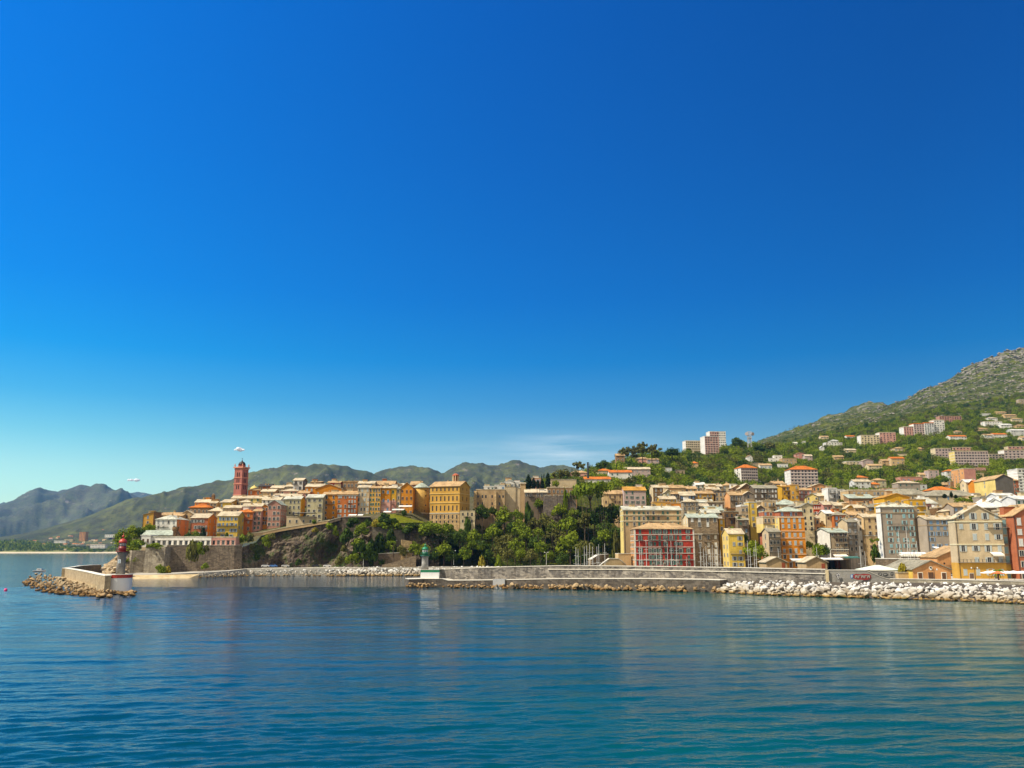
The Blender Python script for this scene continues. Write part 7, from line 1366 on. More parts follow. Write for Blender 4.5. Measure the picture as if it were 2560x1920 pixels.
def lobed(seed, n=7, spread=0.55, zr=0.62, top=1.0, base=0.35):
    r_ = random.Random(seed); L = [(0, 0, 0.75 * top, 0.62, 0.55)]
    for i in range(n):
        a = 6.28 * i / n + r_.uniform(-.4, .4); q = spread * r_.uniform(.7, 1.15); s = r_.uniform(.26, .46); L.append((q * math.cos(a), q * math.sin(a), r_.uniform(base, 1.0) * top, s, s * zr / .62 * r_.uniform(.8, 1.1)))
    L.append((r_.uniform(-.25, .25), r_.uniform(-.25, .25), 1.18 * top, .4, .34)); return L
def crown_mesh(kind, seed, n=620):
    if kind == 'cypress': L = [(0, 0, .25 + .17 * i, .26 * math.sin(math.pi * (.16 + .78 * i / 12)) + .02, .17) for i in range(13)]; V, Fc = leaf_cards(L, n, .075, seed, jag=.35)
    elif kind == 'umbrella':
        r_ = random.Random(seed); L = [(r_.uniform(-.8, .8) * 1.05, r_.uniform(-.6, .6), .86 + r_.uniform(-.14, .06), r_.uniform(.22, .36), .12) for _ in range(30)]; L = [(x, y, z - .26 * x * x, a, c_) for x, y, z, a, c_ in L]; V, Fc = leaf_cards(L, n * 3, .05, seed, jag=.5)
    elif kind == 'shrub': V, Fc = leaf_cards(lobed(seed, 6, .6, .45, .55, .15), int(n * .55), .15, seed)
    elif kind == 'airy':
        r_ = random.Random(seed); L = [(r_.gauss(0, .42), r_.gauss(0, .42), .35 + r_.random() * .95, r_.uniform(.16, .30), r_.uniform(.13, .24)) for _ in range(15)]; V, Fc = leaf_cards(L, n, .10, seed, jag=.7)
    else: V, Fc = leaf_cards(lobed(seed, 11, .66, .58, 1.0, .25), int(n * 1.15), .10, seed, jag=.6)
    return V, Fc
def trunk_mb(h, r, seed, limbs=4, spread=.5):
    r_ = random.Random(seed); b = MB(); lean = (r_.uniform(-.06, .06), r_.uniform(-.06, .06)); m_ = (lean[0] * .5, lean[1] * .5, h * .5)
    b.tube((0, 0, -.25), m_, r, r * .75, 7); b.tube(m_, (lean[0], lean[1], h), r * .75, r * .5, 7)
    for i in range(limbs): a = 6.28 * i / limbs + r_.uniform(-.5, .5); b.tube((lean[0] * .8, lean[1] * .8, h * .72), (spread * math.cos(a), spread * math.sin(a), h + .35), r * .45, r * .15, 5)
    return b
KINDS = {}
for kind, nv, mats in (('broad', 6, (M_LEAF, M_LEAFD, M_LEAFO, M_LEAFG)), ('airy', 4, (M_LEAFO, M_LEAF)), ('shrub', 4, (M_LEAF, M_LEAFD, M_LEAFO, M_LEAFG)), ('cypress', 3, (M_CYP,)), ('umbrella', 2, (M_LEAF, M_LEAFD))):
    for v in range(nv):
        V, Fc = crown_mesh(kind, 40 + v * 7 + len(kind)); base = mesh_of('crown', V, Fc)
        tr = trunk_mb(.42 if kind != 'umbrella' else .62, .055 if kind != 'cypress' else .03, v, 4 if kind not in ('cypress', 'shrub') else 0, .42).mesh('trunk'); tr.materials.append(M_BARK)
        for m in mats:
            me = base.copy(); me.materials.append(m); KINDS.setdefault((kind, m.name), []).append((me, tr))
NTREE = 0
def tree(x, y, z, r, h, kind, m, look, where, group, rz=None, name=None, parts=True, cat='tree'):
    global NTREE
    NTREE += 1; me, tr = rr.choice(KINDS[(kind, m.name)])
    name = name or {'broad': 'broadleaf_tree', 'airy': 'pine_tree', 'shrub': 'shrub', 'cypress': 'cypress_tree', 'umbrella': 'umbrella_pine'}[kind]
    top = {'broad': 1.5, 'airy': 1.45, 'shrub': .85, 'cypress': 2.45, 'umbrella': 1.0}[kind]
    t = thing(name, (x, y, z), None, None, None, rr.uniform(0, 6.28) if rz is None else rz); sz = min(h / top, 1.1 * r) if kind in ('broad', 'airy') else h / top; t.scale = (r, r, sz); up = h / sz - top
    child(me, t, 'crown', (0, 0, up)); 
    if kind != 'shrub': child(tr, t, 'trunk', (0, 0, 0), (1, 1, 1 + up / .45))
    v = proj((x, y, z + h * .6)); PEND.append([t, look, where, v[0], v[1]]); t['category'] = cat; t['group'] = group; return t
def at_px(px, py_base, Y): v = P(px, py_base, Y); return v.x, v.y, v.z
LK = {('broad', 'broad_leaves'): 'rounded bright green tree', ('broad', 'dark_leaves'): 'dark green bushy tree', ('broad', 'olive_leaves'): 'olive brown leafy tree', ('broad', 'golden_leaves'): 'golden yellow tree', ('airy', 'olive_leaves'): 'ragged olive green pine', ('airy', 'broad_leaves'): 'loose green feathery tree', ('shrub', 'broad_leaves'): 'bright green shrub', ('shrub', 'dark_leaves'): 'dark green shrub', ('shrub', 'olive_leaves'): 'dry olive shrub', ('shrub', 'golden_leaves'): 'yellow flowering shrub', ('cypress', 'cypress_needles'): 'dark pointed cypress', ('umbrella', 'broad_leaves'): 'spreading umbrella pine', ('umbrella', 'dark_leaves'): 'dark spreading pine'}
def T(px, pyb, pyt, Y, wpx, kind, m, where, group, **k):
    x, y, z = at_px(px, pyb, Y); h = Zof(pyt, Y) - z; r = wpx / 2 * Y / F / (1.0 if kind not in ('cypress', 'umbrella') else (.27 if kind == 'cypress' else 1.12)); return tree(x, y, z, r, h, kind, m, k.pop('look', LK[(kind, m.name)]), where, group, **k)
g = 'trees of the wooded slope under the citadel'; Wd = 'on the wooded slope'
# cypress group and named trees
for px, pt, w, in ((1321, 1186, 17), (1334, 1194, 14), (1345, 1199, 12), (1355, 1197, 12), (1370, 1181, 14)): T(px, 1226, pt, 606, w, 'cypress', M_CYP, 'in the black cypress group beside the museum block', 'cypresses by the museum')
T(1478, 1292, 1206, 524, 118, 'umbrella', M_LEAF, 'over the bastion', g, look='huge flat-topped umbrella pine', rz=0.3)
T(1386, 1226, 1180, 640, 20, 'airy', M_LEAFO, 'behind the black cypress group', g); T(1390, 1224, 1200, 604, 20, 'broad', M_LEAF, 'beside the black cypress group', g)
# the slope: columns of crowns from the road up to the palace and bastion
SL = [(1082, 1360, 1303, 502, 74, 'broad', M_LEAF), (1120, 1348, 1306, 510, 36, 'broad', M_LEAF), (1052, 1340, 1314, 497, 26, 'shrub', M_LEAF), (1110, 1412, 1352, 494, 46, 'broad', M_LEAF), (1150, 1398, 1322, 507, 40, 'broad', M_LEAFD), (1168, 1330, 1300, 520, 22, 'shrub', M_LEAFD), (1182, 1372, 1322, 514, 42, 'broad', M_LEAF), (1206, 1344, 1262, 530, 42, 'broad', M_LEAFD), (1232, 1300, 1266, 536, 26, 'broad', M_LEAFD), (1262, 1330, 1266, 527, 52, 'broad', M_LEAF), (1296, 1310, 1274, 528, 34, 'broad', M_LEAF), (1210, 1400, 1350, 503, 44, 'broad', M_LEAFD), (1232, 1372, 1310, 515, 44, 'broad', M_LEAF), (1262, 1382, 1334, 508, 50, 'broad', M_LEAFO), (1300, 1360, 1298, 517, 46, 'broad', M_LEAF), (1316, 1384, 1318, 510, 40, 'broad', M_LEAF), (1334, 1340, 1294, 522, 36, 'broad', M_LEAFO), (1346, 1300, 1246, 535, 26, 'broad', M_LEAF), (1362, 1350, 1282, 519, 46, 'broad', M_LEAFO), (1396, 1322, 1258, 520, 38, 'broad', M_LEAF), (1430, 1320, 1270, 521, 32, 'broad', M_LEAF), (1420, 1360, 1290, 515, 54, 'broad', M_LEAF), (1384, 1392, 1320, 507, 40, 'airy', M_LEAFO), (1462, 1382, 1280, 512, 50, 'airy', M_LEAFO), (1484, 1372, 1278, 514, 40, 'broad', M_LEAFD), (1426, 1410, 1326, 497, 66, 'broad', M_LEAF), (1452, 1398, 1352, 500, 40, 'broad', M_LEAFD), (1512, 1400, 1322, 494, 38, 'broad', M_LEAF), (1520, 1346, 1268, 522, 56, 'broad', M_LEAFD), (1548, 1330, 1262, 530, 34, 'broad', M_LEAFD), (1500, 1330, 1290, 528, 34, 'broad', M_LEAFD), (1540, 1392, 1340, 492, 28, 'shrub', M_LEAFO), (1160, 1418, 1366, 496, 38, 'broad', M_LEAF), (1196, 1420, 1362, 494, 34, 'broad', M_LEAF), (1218, 1422, 1374, 492, 40, 'broad', M_LEAFD), (1240, 1420, 1366, 493, 42, 'airy', M_LEAFO), (1268, 1420, 1368, 492, 40, 'broad', M_LEAFO), (1300, 1420, 1370, 493, 34, 'broad', M_LEAF), (1326, 1420, 1372, 491, 36, 'broad', M_LEAFO), (1352, 1420, 1350, 495, 40, 'broad', M_LEAF), (1374, 1420, 1376, 491, 26, 'broad', M_LEAF), (1288, 1404, 1344, 501, 44, 'broad', M_LEAF), (1340, 1398, 1336, 503, 42, 'broad', M_LEAFD), (1404, 1420, 1380, 491, 34, 'broad', M_LEAFD), (1448, 1420, 1384, 490, 34, 'broad', M_LEAFD), (1480, 1416, 1366, 490, 34, 'airy', M_LEAFO), (1205, 1414, 1396, 489, 24, 'shrub', M_LEAFG), (1246, 1412, 1392, 489, 22, 'shrub', M_LEAF), (1036, 1396, 1352, 490, 40, 'broad', M_LEAF), (1060, 1410, 1360, 490, 36, 'broad', M_LEAF), (1008, 1398, 1362, 489, 32, 'broad', M_LEAFO), (1020, 1350, 1328, 496, 30, 'shrub', M_LEAF), (1000, 1340, 1324, 495, 34, 'shrub', M_LEAF), (1034, 1336, 1310, 500, 14, 'broad', M_LEAFD), (1084, 1415, 1372, 492, 34, 'broad', M_LEAFD), (1130, 1420, 1372, 492, 36, 'broad', M_LEAFD), (1180, 1400, 1350, 505, 34, 'broad', M_LEAF), (1345, 1372, 1318, 512, 36, 'broad', M_LEAF), (1380, 1352, 1300, 516, 36, 'broad', M_LEAF), (1404, 1380, 1330, 506, 40, 'broad', M_LEAFO), (1440, 1350, 1300, 518, 36, 'broad', M_LEAFO), (1240, 1340, 1300, 523, 36, 'broad', M_LEAFD), (1280, 1346, 1300, 520, 34, 'broad', M_LEAFD), (1320, 1316, 1268, 532, 26, 'shrub', M_LEAFD), (1412, 1270, 1244, 524, 24, 'shrub', M_LEAF), (1540, 1372, 1316, 508, 38, 'broad', M_LEAFD), (1490, 1404, 1340, 497, 36, 'broad', M_LEAFD), (1470, 1330, 1272, 518, 44, 'broad', M_LEAFD), (1500, 1312, 1262, 530, 40, 'broad', M_LEAFD), (1525, 1310, 1258, 536, 40, 'broad', M_LEAFD), (1448, 1312, 1268, 527, 34, 'broad', M_LEAFD), (1546, 1300, 1262, 545, 26, 'broad', M_LEAF), (1506, 1360, 1300, 510, 44, 'broad', M_LEAFD)]
for (px, pb, pt_, Y0, w_, kd, m) in SL:                # slide each along its sight line until crown and sloping ground fit
    best = None
    for Y in np.arange(min(489, Y0 - 2), Y0 + 4, 1.0):
        zt_ = Zof(pt_, Y); r = w_ / 2 * Y / F; gz = ground((px - CX) / AZ * Y, Y); e_ = abs(zt_ - gz - (2.3 if kd != 'shrub' else 1.2) * r)
        if best is None or (gz > 1.0 and e_ < best[0]): best = (e_, Y, gz)
    Y, gz = best[1], max(best[2], 3.0); x, y, _ = P(px, pt_, Y); h = Zof(pt_, Y) - gz + .3
    tree(x, y, gz - .3, w_ / 2 * Y / F, h, kd, m, LK[(kd, m.name)], Wd, g)
g2 = 'shrubs on the cliff and ramparts'; gw = 'on the cliff face'
for a, wz in [((345, 1366, 1352, 474, 40, 'shrub', M_LEAF), 'on the bastion top'), ((318, 1382, 1368, 474, 40, 'shrub', M_LEAF), 'on the bastion top'), ((388, 1371, 1359, 468, 44, 'shrub', M_LEAF), 'on the projecting rampart block'), ((306, 1366, 1322, 486, 50, 'broad', M_LEAF), 'behind the red lighthouse'), ((330, 1345, 1312, 498, 40, 'broad', M_LEAF), 'behind the red lighthouse'), ((372, 1338, 1308, 505, 38, 'broad', M_LEAF), 'behind the red lighthouse'), ((350, 1348, 1318, 500, 38, 'broad', M_LEAFD), 'behind the red lighthouse'), ((402, 1436, 1410, 456, 28, 'broad', M_LEAF), 'at the foot of the long rampart'), ((420, 1434, 1418, 458, 20, 'shrub', M_LEAFG), 'at the foot of the long rampart'), ((478, 1396, 1358, 470, 38, 'shrub', M_LEAFO), 'hanging on the long rampart'), ((497, 1382, 1358, 471, 28, 'shrub', M_LEAF), 'hanging on the long rampart'), ((516, 1378, 1364, 472, 14, 'shrub', M_LEAFO), 'hanging on the long rampart'), ((512, 1426, 1406, 462, 20, 'broad', M_LEAF), 'at the foot of the long rampart'), ((470, 1352, 1334, 490, 26, 'shrub', M_LEAFD), 'behind the white arcade'), ((490, 1350, 1326, 494, 24, 'broad', M_LEAF), 'behind the white arcade'), ((507, 1350, 1318, 494, 14, 'cypress', M_CYP), 'behind the white arcade'), ((566, 1350, 1334, 492, 14, 'shrub', M_LEAFD), 'behind the white arcade'), ((606, 1354, 1338, 490, 26, 'shrub', M_LEAF), 'beyond the pink end of the arcade'), ((624, 1350, 1332, 491, 20, 'shrub', M_LEAFO), 'beyond the pink end of the arcade')]: T(*a, wz, g2)
for px, pb, pt, w, kd, m in [(665, 1362, 1340, 22, 'shrub', M_LEAF), (680, 1345, 1334, 20, 'shrub', M_LEAFO), (628, 1376, 1362, 18, 'shrub', M_LEAFO), (788, 1328, 1320, 18, 'shrub', M_LEAFG), (823, 1320, 1308, 22, 'shrub', M_LEAF), (838, 1336, 1318, 18, 'shrub', M_LEAF), (785, 1308, 1300, 14, 'shrub', M_LEAF), (905, 1340, 1306, 36, 'broad', M_LEAF), (884, 1308, 1296, 30, 'shrub', M_LEAFD), (916, 1318, 1298, 24, 'broad', M_LEAFD), (874, 1316, 1304, 22, 'shrub', M_LEAFD), (894, 1362, 1348, 34, 'shrub', M_LEAF), (860, 1378, 1364, 22, 'shrub', M_LEAFO), (882, 1412, 1378, 34, 'broad', M_LEAF), (910, 1410, 1380, 24, 'broad', M_LEAF), (902, 1390, 1352, 40, 'shrub', M_LEAFD), (926, 1396, 1356, 40, 'shrub', M_LEAFD), (950, 1380, 1340, 34, 'shrub', M_LEAFD), (866, 1350, 1324, 34, 'shrub', M_LEAFD), (940, 1318, 1300, 30, 'shrub', M_LEAFG), (960, 1300, 1284, 26, 'shrub', M_LEAFD), (952, 1306, 1294, 24, 'shrub', M_LEAFD), (968, 1308, 1296, 36, 'shrub', M_LEAFD), (984, 1304, 1296, 22, 'shrub', M_LEAFD), (960, 1320, 1306, 40, 'shrub', M_LEAF), (990, 1318, 1306, 34, 'shrub', M_LEAF), (1018, 1330, 1316, 30, 'shrub', M_LEAFD), (976, 1352, 1326, 30, 'shrub', M_LEAFD), (1010, 1288, 1276, 16, 'shrub', M_LEAFD), (984, 1400, 1370, 30, 'shrub', M_LEAFD), (960, 1408, 1384, 46, 'shrub', M_LEAFD), (992, 1410, 1388, 44, 'shrub', M_LEAFD), (930, 1412, 1392, 40, 'shrub', M_LEAFD), (850, 1408, 1392, 24, 'shrub', M_LEAFO), (640, 1400, 1386, 22, 'shrub', M_LEAFD), (746, 1410, 1398, 16, 'shrub', M_LEAFD), (975, 1372, 1352, 34, 'shrub', M_LEAF)]:
    Yc = 486 if 640 < px < 930 else 493
    T(px, pb, pt, Yc + (3 if pb < 1340 else 0), w, kd, m, gw if px < 930 else 'around the grassy terrace', g2)
# harbour trees
for a, k in [((1917, 1340, 1298, 452, 42, 'broad', M_LEAFG), dict(look='big golden yellow tree', where='above the marina')), ((1890, 1418, 1350, 424, 56, 'broad', M_LEAF), dict(look='big bright green tree', where='beside the yellow marina house')), ((1862, 1400, 1332, 436, 30, 'broad', M_LEAFD), dict(look='dark green tree', where='beside the yellow marina house')), ((2052, 1396, 1358, 422, 40, 'broad', M_LEAF), dict(look='leafy green tree', where='beneath the whitewashed side wall')), ((2024, 1372, 1352, 444, 26, 'broad', M_LEAF), dict(look='small leafy green tree', where='beside the whitewashed side wall')), ((2066, 1398, 1366, 421, 24, 'broad', M_LEAFD), dict(look='dark leafy tree', where='beneath the whitewashed side wall')), ((1849, 1318, 1292, 458, 16, 'broad', M_LEAFD), dict(look='dark tree', where='behind the ruined stone house')), ((1828, 1330, 1318, 448, 22, 'shrub', M_LEAF), dict(look='green shrub', where='on top of the ruined stone house terrace')), ((2183, 1394, 1346, 400, 14, 'airy', M_LEAF), dict(look='loose green tree', where='in front of the peach house')), ((2196, 1394, 1344, 402, 14, 'airy', M_LEAF), dict(look='loose green tree', where='in front of the peach house')), ((2190, 1400, 1366, 380, 26, 'shrub', M_LEAFD), dict(look='dark shrub', where='in front of the peach house')), ((2256, 1434, 1412, 288, 26, 'shrub', M_LEAFG), dict(look='round yellowish shrub', where='on the orange wall wing')), ((2286, 1424, 1412, 296, 14, 'shrub', M_LEAF), dict(look='small green shrub', where='behind the small gabled harbour house')), ((2102, 1260, 1250, 534, 20, 'shrub', M_LEAFO), dict(look='brownish shrub', where='between the white house and the school-like building')), ((2408, 1256, 1243, 470, 40, 'broad', M_LEAF), dict(look='low flat green tree', where='above the tan-roofed blue grey house')), ((2362, 1246, 1234, 500, 12, 'cypress', M_CYP), dict(look='small dark conical tree', where='in front of the long hall roof')), ((2379, 1244, 1228, 505, 8, 'cypress', M_CYP), dict(look='thin dark conical tree', where='in front of the long hall roof')), ((2390, 1248, 1236, 502, 9, 'cypress', M_CYP), dict(look='short dark conical tree', where='in front of the long hall roof')), ((2430, 1256, 1240, 480, 26, 'airy', M_LEAF), dict(look='loose green tree', where='in front of the long hall roof')), ((2446, 1256, 1246, 480, 20, 'shrub', M_LEAF), dict(look='green shrub', where='in front of the long hall roof'))]:
    T(*a, k['where'], 'trees round the old harbour', look=k['look'])
# palms: fronds from a bare trunk
def palm(px, Y, pyb, pyt, spread, label, mat_=M_LEAFO, nfr=16):
    c = P(px, pyb, Y); h = Zof(pyt, Y) - c.z; t = thing('palm_tree', c, label, 'palm tree'); MB().lathe([(.28, -.5), (.2, h * .4), (.17, h * .85)], 8).build('trunk', M_BARK, t); b = MB(); r_ = random.Random(px)
    for i in range(nfr):
        a = 6.28 * i / nfr + r_.uniform(-.2, .2); up = r_.uniform(.1, 1.0); L = spread * r_.uniform(.8, 1.1); p0 = Vector((0, 0, h * .85)); V = []
        for s in range(6):
            f = s / 5; c_ = p0 + Vector((math.cos(a) * L * f, math.sin(a) * L * f, up * L * f * 1.1 - 1.15 * L * f * f)); w = .34 * (1 - f * .75); n_ = Vector((-math.sin(a), math.cos(a), 0)) * w; V += [c_ - n_ - Vector((0, 0, w * .8)), c_, c_ + n_ - Vector((0, 0, w * .8))]
        b.add(V, [(3 * s, 3 * s + 3, 3 * s + 4, 3 * s + 1) for s in range(5)] + [(3 * s + 1, 3 * s + 4, 3 * s + 5, 3 * s + 2) for s in range(5)])
    b.build('crown', mat_, t)
palm(2497, 284, 1450, 1422, 2.4, 'small palm sprouting between the white cafe parasols', M_LEAF)
for px, pt in ((1461, 1346), (1452, 1356), (1472, 1350)): palm(px, 474, 1416, pt, 4.2, {1461: 'tall palm with greyish fronds behind the yacht masts', 1452: 'lower palm beside the tall one behind the yacht masts', 1472: 'palm leaning right of the tall one behind the yacht masts'}[px], M_LEAFO, 24)
palm(983, 489, 1388, 1348, 2.0, 'slim palm in the terrace garden under the retaining wall', M_LEAF)

# ---- hillside woods
def town_edge(p): return np.interp(p, [1085, 1440, 1480, 1560, 1640, 1700, 1850, 1900, 2050, 2110, 2210, 2330, 2450, 2560, 2900], [640, 640, 640, 615, 625, 640, 650, 660, 660, 610, 625, 625, 600, 590, 600])
def wood_end(p): return np.interp(p, [1085, 1500, 1600, 1750, 1900, 2050, 2150, 2330, 2450, 2560, 2900], [900, 1000, 1000, 1060, 1350, 1600, 1640, 1700, 1760, 1800, 1900])
cand = []; rt_ = random.Random(5)
def blocked(px, py_top, x, Y, r):
    for (a, c_, Yb, d, yt, yb, bx, W) in FOOT:
        if Yb - 1.5 < Y < Yb + d + 1.5 and abs(x - bx) < W / 2 + r * .7: return True
        if Y <= Yb and a - 3 < px < c_ + 3 and Yb - Y < 260 and py_top < yb - 0.40 * (yb - yt) and proj((x, Y, tz(x, Y)))[1] > yt: return True
    return False
grid = {}
for _ in range(30000):
    p = rt_.uniform(1090, 2860); e0, e1 = town_edge(p), wood_end(p); Y = e0 + (e1 - e0) * rt_.random() ** 0.85
    X = (p - CX) / AZ * Y
    den = noise.noise(Vector((X / 70, Y / 70, 2.2))) + 0.55 - 0.55 * max(0, (Y - e0) / (e1 - e0) - 0.55)
    if den < 0.12: continue
    r = rt_.choice((2.6, 3.4, 4.2, 5.2, 6.2)) * rt_.uniform(.9, 1.1) * (1.0 if Y < 1300 else .85); key = (int(X // 4), int(Y // 4))
    ok = True
    for i in (-1, 0, 1):
        for j in (-1, 0, 1):
            for (x2, y2, r2) in grid.get((key[0] + i, key[1] + j), ()):
                if (X - x2) ** 2 + (Y - y2) ** 2 < (.62 * (r + r2)) ** 2: ok = False
    if not ok: continue
    z = tzn(X, Y) - .3; u = rt_.random(); h = r * rt_.uniform(1.25, 1.9)
    sp_n = noise.noise(Vector((X / 45, Y / 45, 8)))
    kind, m = ('broad', M_LEAF) if u < .60 + .25 * sp_n else ('broad', M_LEAFD) if u < .76 else ('broad', M_LEAFO) if u < .86 else ('airy', M_LEAFO) if u < .94 else ('cypress', M_CYP)
    if kind == 'cypress' and p > 2250: kind, m = 'broad', M_LEAFD
    if kind == 'cypress': h = rt_.uniform(9, 15); r = h / 7.0 / .27 * .42
    pt = proj((X, Y, z + h)); hb_ = ground(X, Y)
    if blocked(pt[0], pt[1], X, Y, r if kind != 'cypress' else 1.5): continue
    grid.setdefault(key, []).append((X, Y, r if kind != 'cypress' else 1.6)); cand.append((r / Y * (1 if kind != 'cypress' else .7), X, Y, z, r, h, kind, m, pt[0], pt[1]))
# crest trees seen against the sky on the pine hill
for px, pb, pt_, Y, w, kd, m in [(1446, 1180, 1152, 740, 32, 'airy', M_LEAFO), (1410, 1196, 1172, 690, 44, 'broad', M_LEAFO), (1505, 1172, 1150, 800, 34, 'broad', M_LEAFD), (1560, 1150, 1116, 868, 36, 'airy', M_LEAFO), (1578, 1150, 1120, 872, 34, 'airy', M_LEAFO), (1606, 1146, 1105, 866, 40, 'airy', M_LEAFO), (1630, 1148, 1110, 868, 36, 'airy', M_LEAFO), (1590, 1148, 1114, 880, 30, 'airy', M_LEAFO), (1680, 1140, 1119, 930, 46, 'broad', M_LEAFD), (1640, 1146, 1122, 880, 34, 'broad', M_LEAF), (1842, 1120, 1092, 1066, 30, 'broad', M_LEAFD), (1858, 1120, 1100, 1066, 26, 'broad', M_LEAF), (1722, 1136, 1120, 1060, 16, 'cypress', M_CYP), (1890, 1122, 1103, 1080, 30, 'broad', M_LEAF), (1925, 1122, 1104, 1120, 34, 'broad', M_LEAFO), (1900, 1128, 1112, 1060, 34, 'broad', M_LEAFD), (1440, 1192, 1176, 700, 24, 'broad', M_LEAFO)]:
    T(px, pb, pt_, Y, w, kd, m, 'on the crest of the pine hill' if px < 1700 else 'on the crest near the hilltop tower block', 'trees on the hill crest')
cand.sort(key=lambda c_: -c_[0]); lim = max(0, 288 - NTREE)
for (_, X, Y, z, r, h, kind, m, px, py) in cand[:lim]:
    tree(X, Y, z, r, h, kind, m, LK[(kind, m.name)], 'on the hillside', 'trees on the hillside behind the town')
rest = cand[lim:]
def numpy_forest(name, items, variants, mat_, kindstuff=True):
    """the uncountable rest: every crown is real leaf geometry, joined into one mass"""
    Vs, Fs, tint, off = [], [], [], 0; r_ = np.random.RandomState(3)
    for (X, Y, z, r, h, vi) in items:
        V, top, L = variants[vi % len(variants)]; a = r_.uniform(0, 6.28); c_, s_ = math.cos(a), math.sin(a)
        q = np.empty_like(V); q[:, 0] = (V[:, 0] * c_ - V[:, 1] * s_) * r + X; q[:, 1] = (V[:, 0] * s_ + V[:, 1] * c_) * r + Y; q[:, 2] = V[:, 2] * h / top + z
        Vs.append(q); tint.append(np.full(len(V), r_.rand())); off += len(V)
    Vs = np.concatenate(Vs); tint = np.concatenate(tint); n = len(Vs) // 5
    me = bpy.data.meshes.new(name); me.vertices.add(len(Vs)); me.vertices.foreach_set('co', Vs.astype(np.float32).ravel()); me.loops.add(n * 5); me.loops.foreach_set('vertex_index', np.arange(n * 5, dtype=np.int32)); me.polygons.add(n); me.polygons.foreach_set('loop_start', np.arange(0, n * 5, 5, dtype=np.int32)); me.update(calc_edges=True)
    at = me.attributes.new('tint', 'FLOAT', 'POINT'); at.data.foreach_set('value', tint.astype(np.float32))
    return tag(link(name, me, None, [mat_]), kind='stuff')
def variant(kind, seed, n, top): V, Fc = crown_mesh(kind, seed, n); return (np.array([tuple(v) for v in V], dtype=np.float64), top, len(Fc))
LOW = {'broad': [variant('broad', 300 + i, 240, 1.5) for i in range(5)], 'airy': [variant('airy', 330 + i, 170, 1.45) for i in range(3)], 'cypress': [variant('cypress', 350, 150, 2.45)], 'shrub': [variant('shrub', 370 + i, 70, .85) for i in range(3)]}
grp = {}
for i, (_, X, Y, z, r, h, kind, m, px, py) in enumerate(rest): grp.setdefault((kind, m.name), []).append((X, Y, z, r, h, i))
NMS = {('broad', 'broad_leaves'): 'woodland', ('broad', 'dark_leaves'): 'dark_woodland', ('broad', 'olive_leaves'): 'olive_woodland', ('airy', 'olive_leaves'): 'pine_woodland', ('cypress', 'cypress_needles'): 'cypress_woodland'}
MT_ = {m.name: m for m in (M_LEAF, M_LEAFD, M_LEAFO, M_CYP)}
for k_, it in grp.items(): numpy_forest(NMS[k_], it, LOW[k_[0]], MT_[k_[1]])
# scrub cover on the mountain and between houses
it = []; it2 = []
for _ in range(26000):
    p = rt_.uniform(1250, 2860); e0 = town_edge(p); Y = e0 + (3000 - e0) * rt_.random() ** 1.35; X = (p - CX) / AZ * Y
    if noise.noise(Vector((X / 60, Y / 60, 12))) + .12 < 0: continue
    if Y > 2600 and p > 1850: continue
    r = rt_.uniform(1.0, 2.6) * (1 if Y < 1500 else 1.5); z = tzn(X, Y) - .2; h = r * rt_.uniform(.7, 1.2); pt = proj((X, Y, z + h))
    if Y < 1500 and blocked(pt[0], pt[1], X, Y, r): continue
    (it if rt_.random() < .55 else it2).append((X, Y, z, r * 1.25, h, int(X) & 7))
numpy_forest('hillside_scrub', it, LOW['shrub'], M_LEAFD); numpy_forest('hillside_brush', it2, LOW['shrub'], M_LEAFO)
# bare rock breaking through the scrub of the mountain
rk = Merge(); bm_ = []
for s_ in range(8):
    bm = bmesh.new(); r_ = random.Random(700 + s_)
    for _ in range(11): v = Vector((r_.gauss(0, 1), r_.gauss(0, 1), r_.gauss(0, 1))).normalized(); bm.verts.new((v.x * .6, v.y * .5, v.z * .45))
    bmesh.ops.convex_hull(bm, input=bm.verts); bmesh.ops.delete(bm, geom=[v for v in bm.verts if not v.link_faces], context='VERTS'); me = bpy.data.meshes.new('outcrop'); bm.to_mesh(me); bm.free(); bm_.append(me)
for _ in range(5200):
    p = rt_.uniform(1850, 2860); Y = rt_.uniform(1350, 2640); X = (p - CX) / AZ * Y; z = tzn(X, Y)
    if noise.noise(Vector((X / 110, Y / 110, 31))) + (z - 330) / 520 + (p - 2300) / 1500 < .02: continue
    s_ = rt_.uniform(2.5, 6) * (1 + max(0, (z - 380) / 220)); rk.add(rt_.choice(bm_), (X, Y, z + .1 * s_), (rt_.uniform(-.4, .4), rt_.uniform(-.4, .4), rt_.random() * 6), (s_ * 1.5, s_ * 1.2, s_ * rt_.uniform(.5, .9)))
rk.build('mountain_rubble', stonemat((0.34, 0.31, 0.26), (0.17, 0.155, 0.13), 0.25, 0.5))
# ground ivy and bushes on the slope under the palace, on the cliff and the point
it = []
for _ in range(1500):
    p = rt_.uniform(930, 1560); Y = rt_.uniform(486, 548); X = (p - CX) / AZ * Y; z = ground(X, Y)
    if z < 2: continue
    r = rt_.uniform(1.0, 2.2); pt = proj((X, Y, z + r))
    if blocked(pt[0], pt[1], X, Y, r) or (1003 < p < 1070 and Y > 498) or (p < 1010 and z > 24): continue
    it.append((X, Y, z - .3, r * 1.3, r * 1.1, int(X) & 7))
numpy_forest('slope_undergrowth', it, LOW['shrub'], M_LEAFD)
it = []
for _ in range(420):
    p = rt_.uniform(285, 345); Y = rt_.uniform(470, 520); X = (p - CX) / AZ * Y; z = max(ground(X, Y), 8 if p > 300 else 3); it.append((X, Y, z - .4, rt_.uniform(1.2, 2.4), rt_.uniform(1, 2.2), int(p) & 7))
numpy_forest('point_undergrowth', it, LOW['shrub'], M_LEAF)
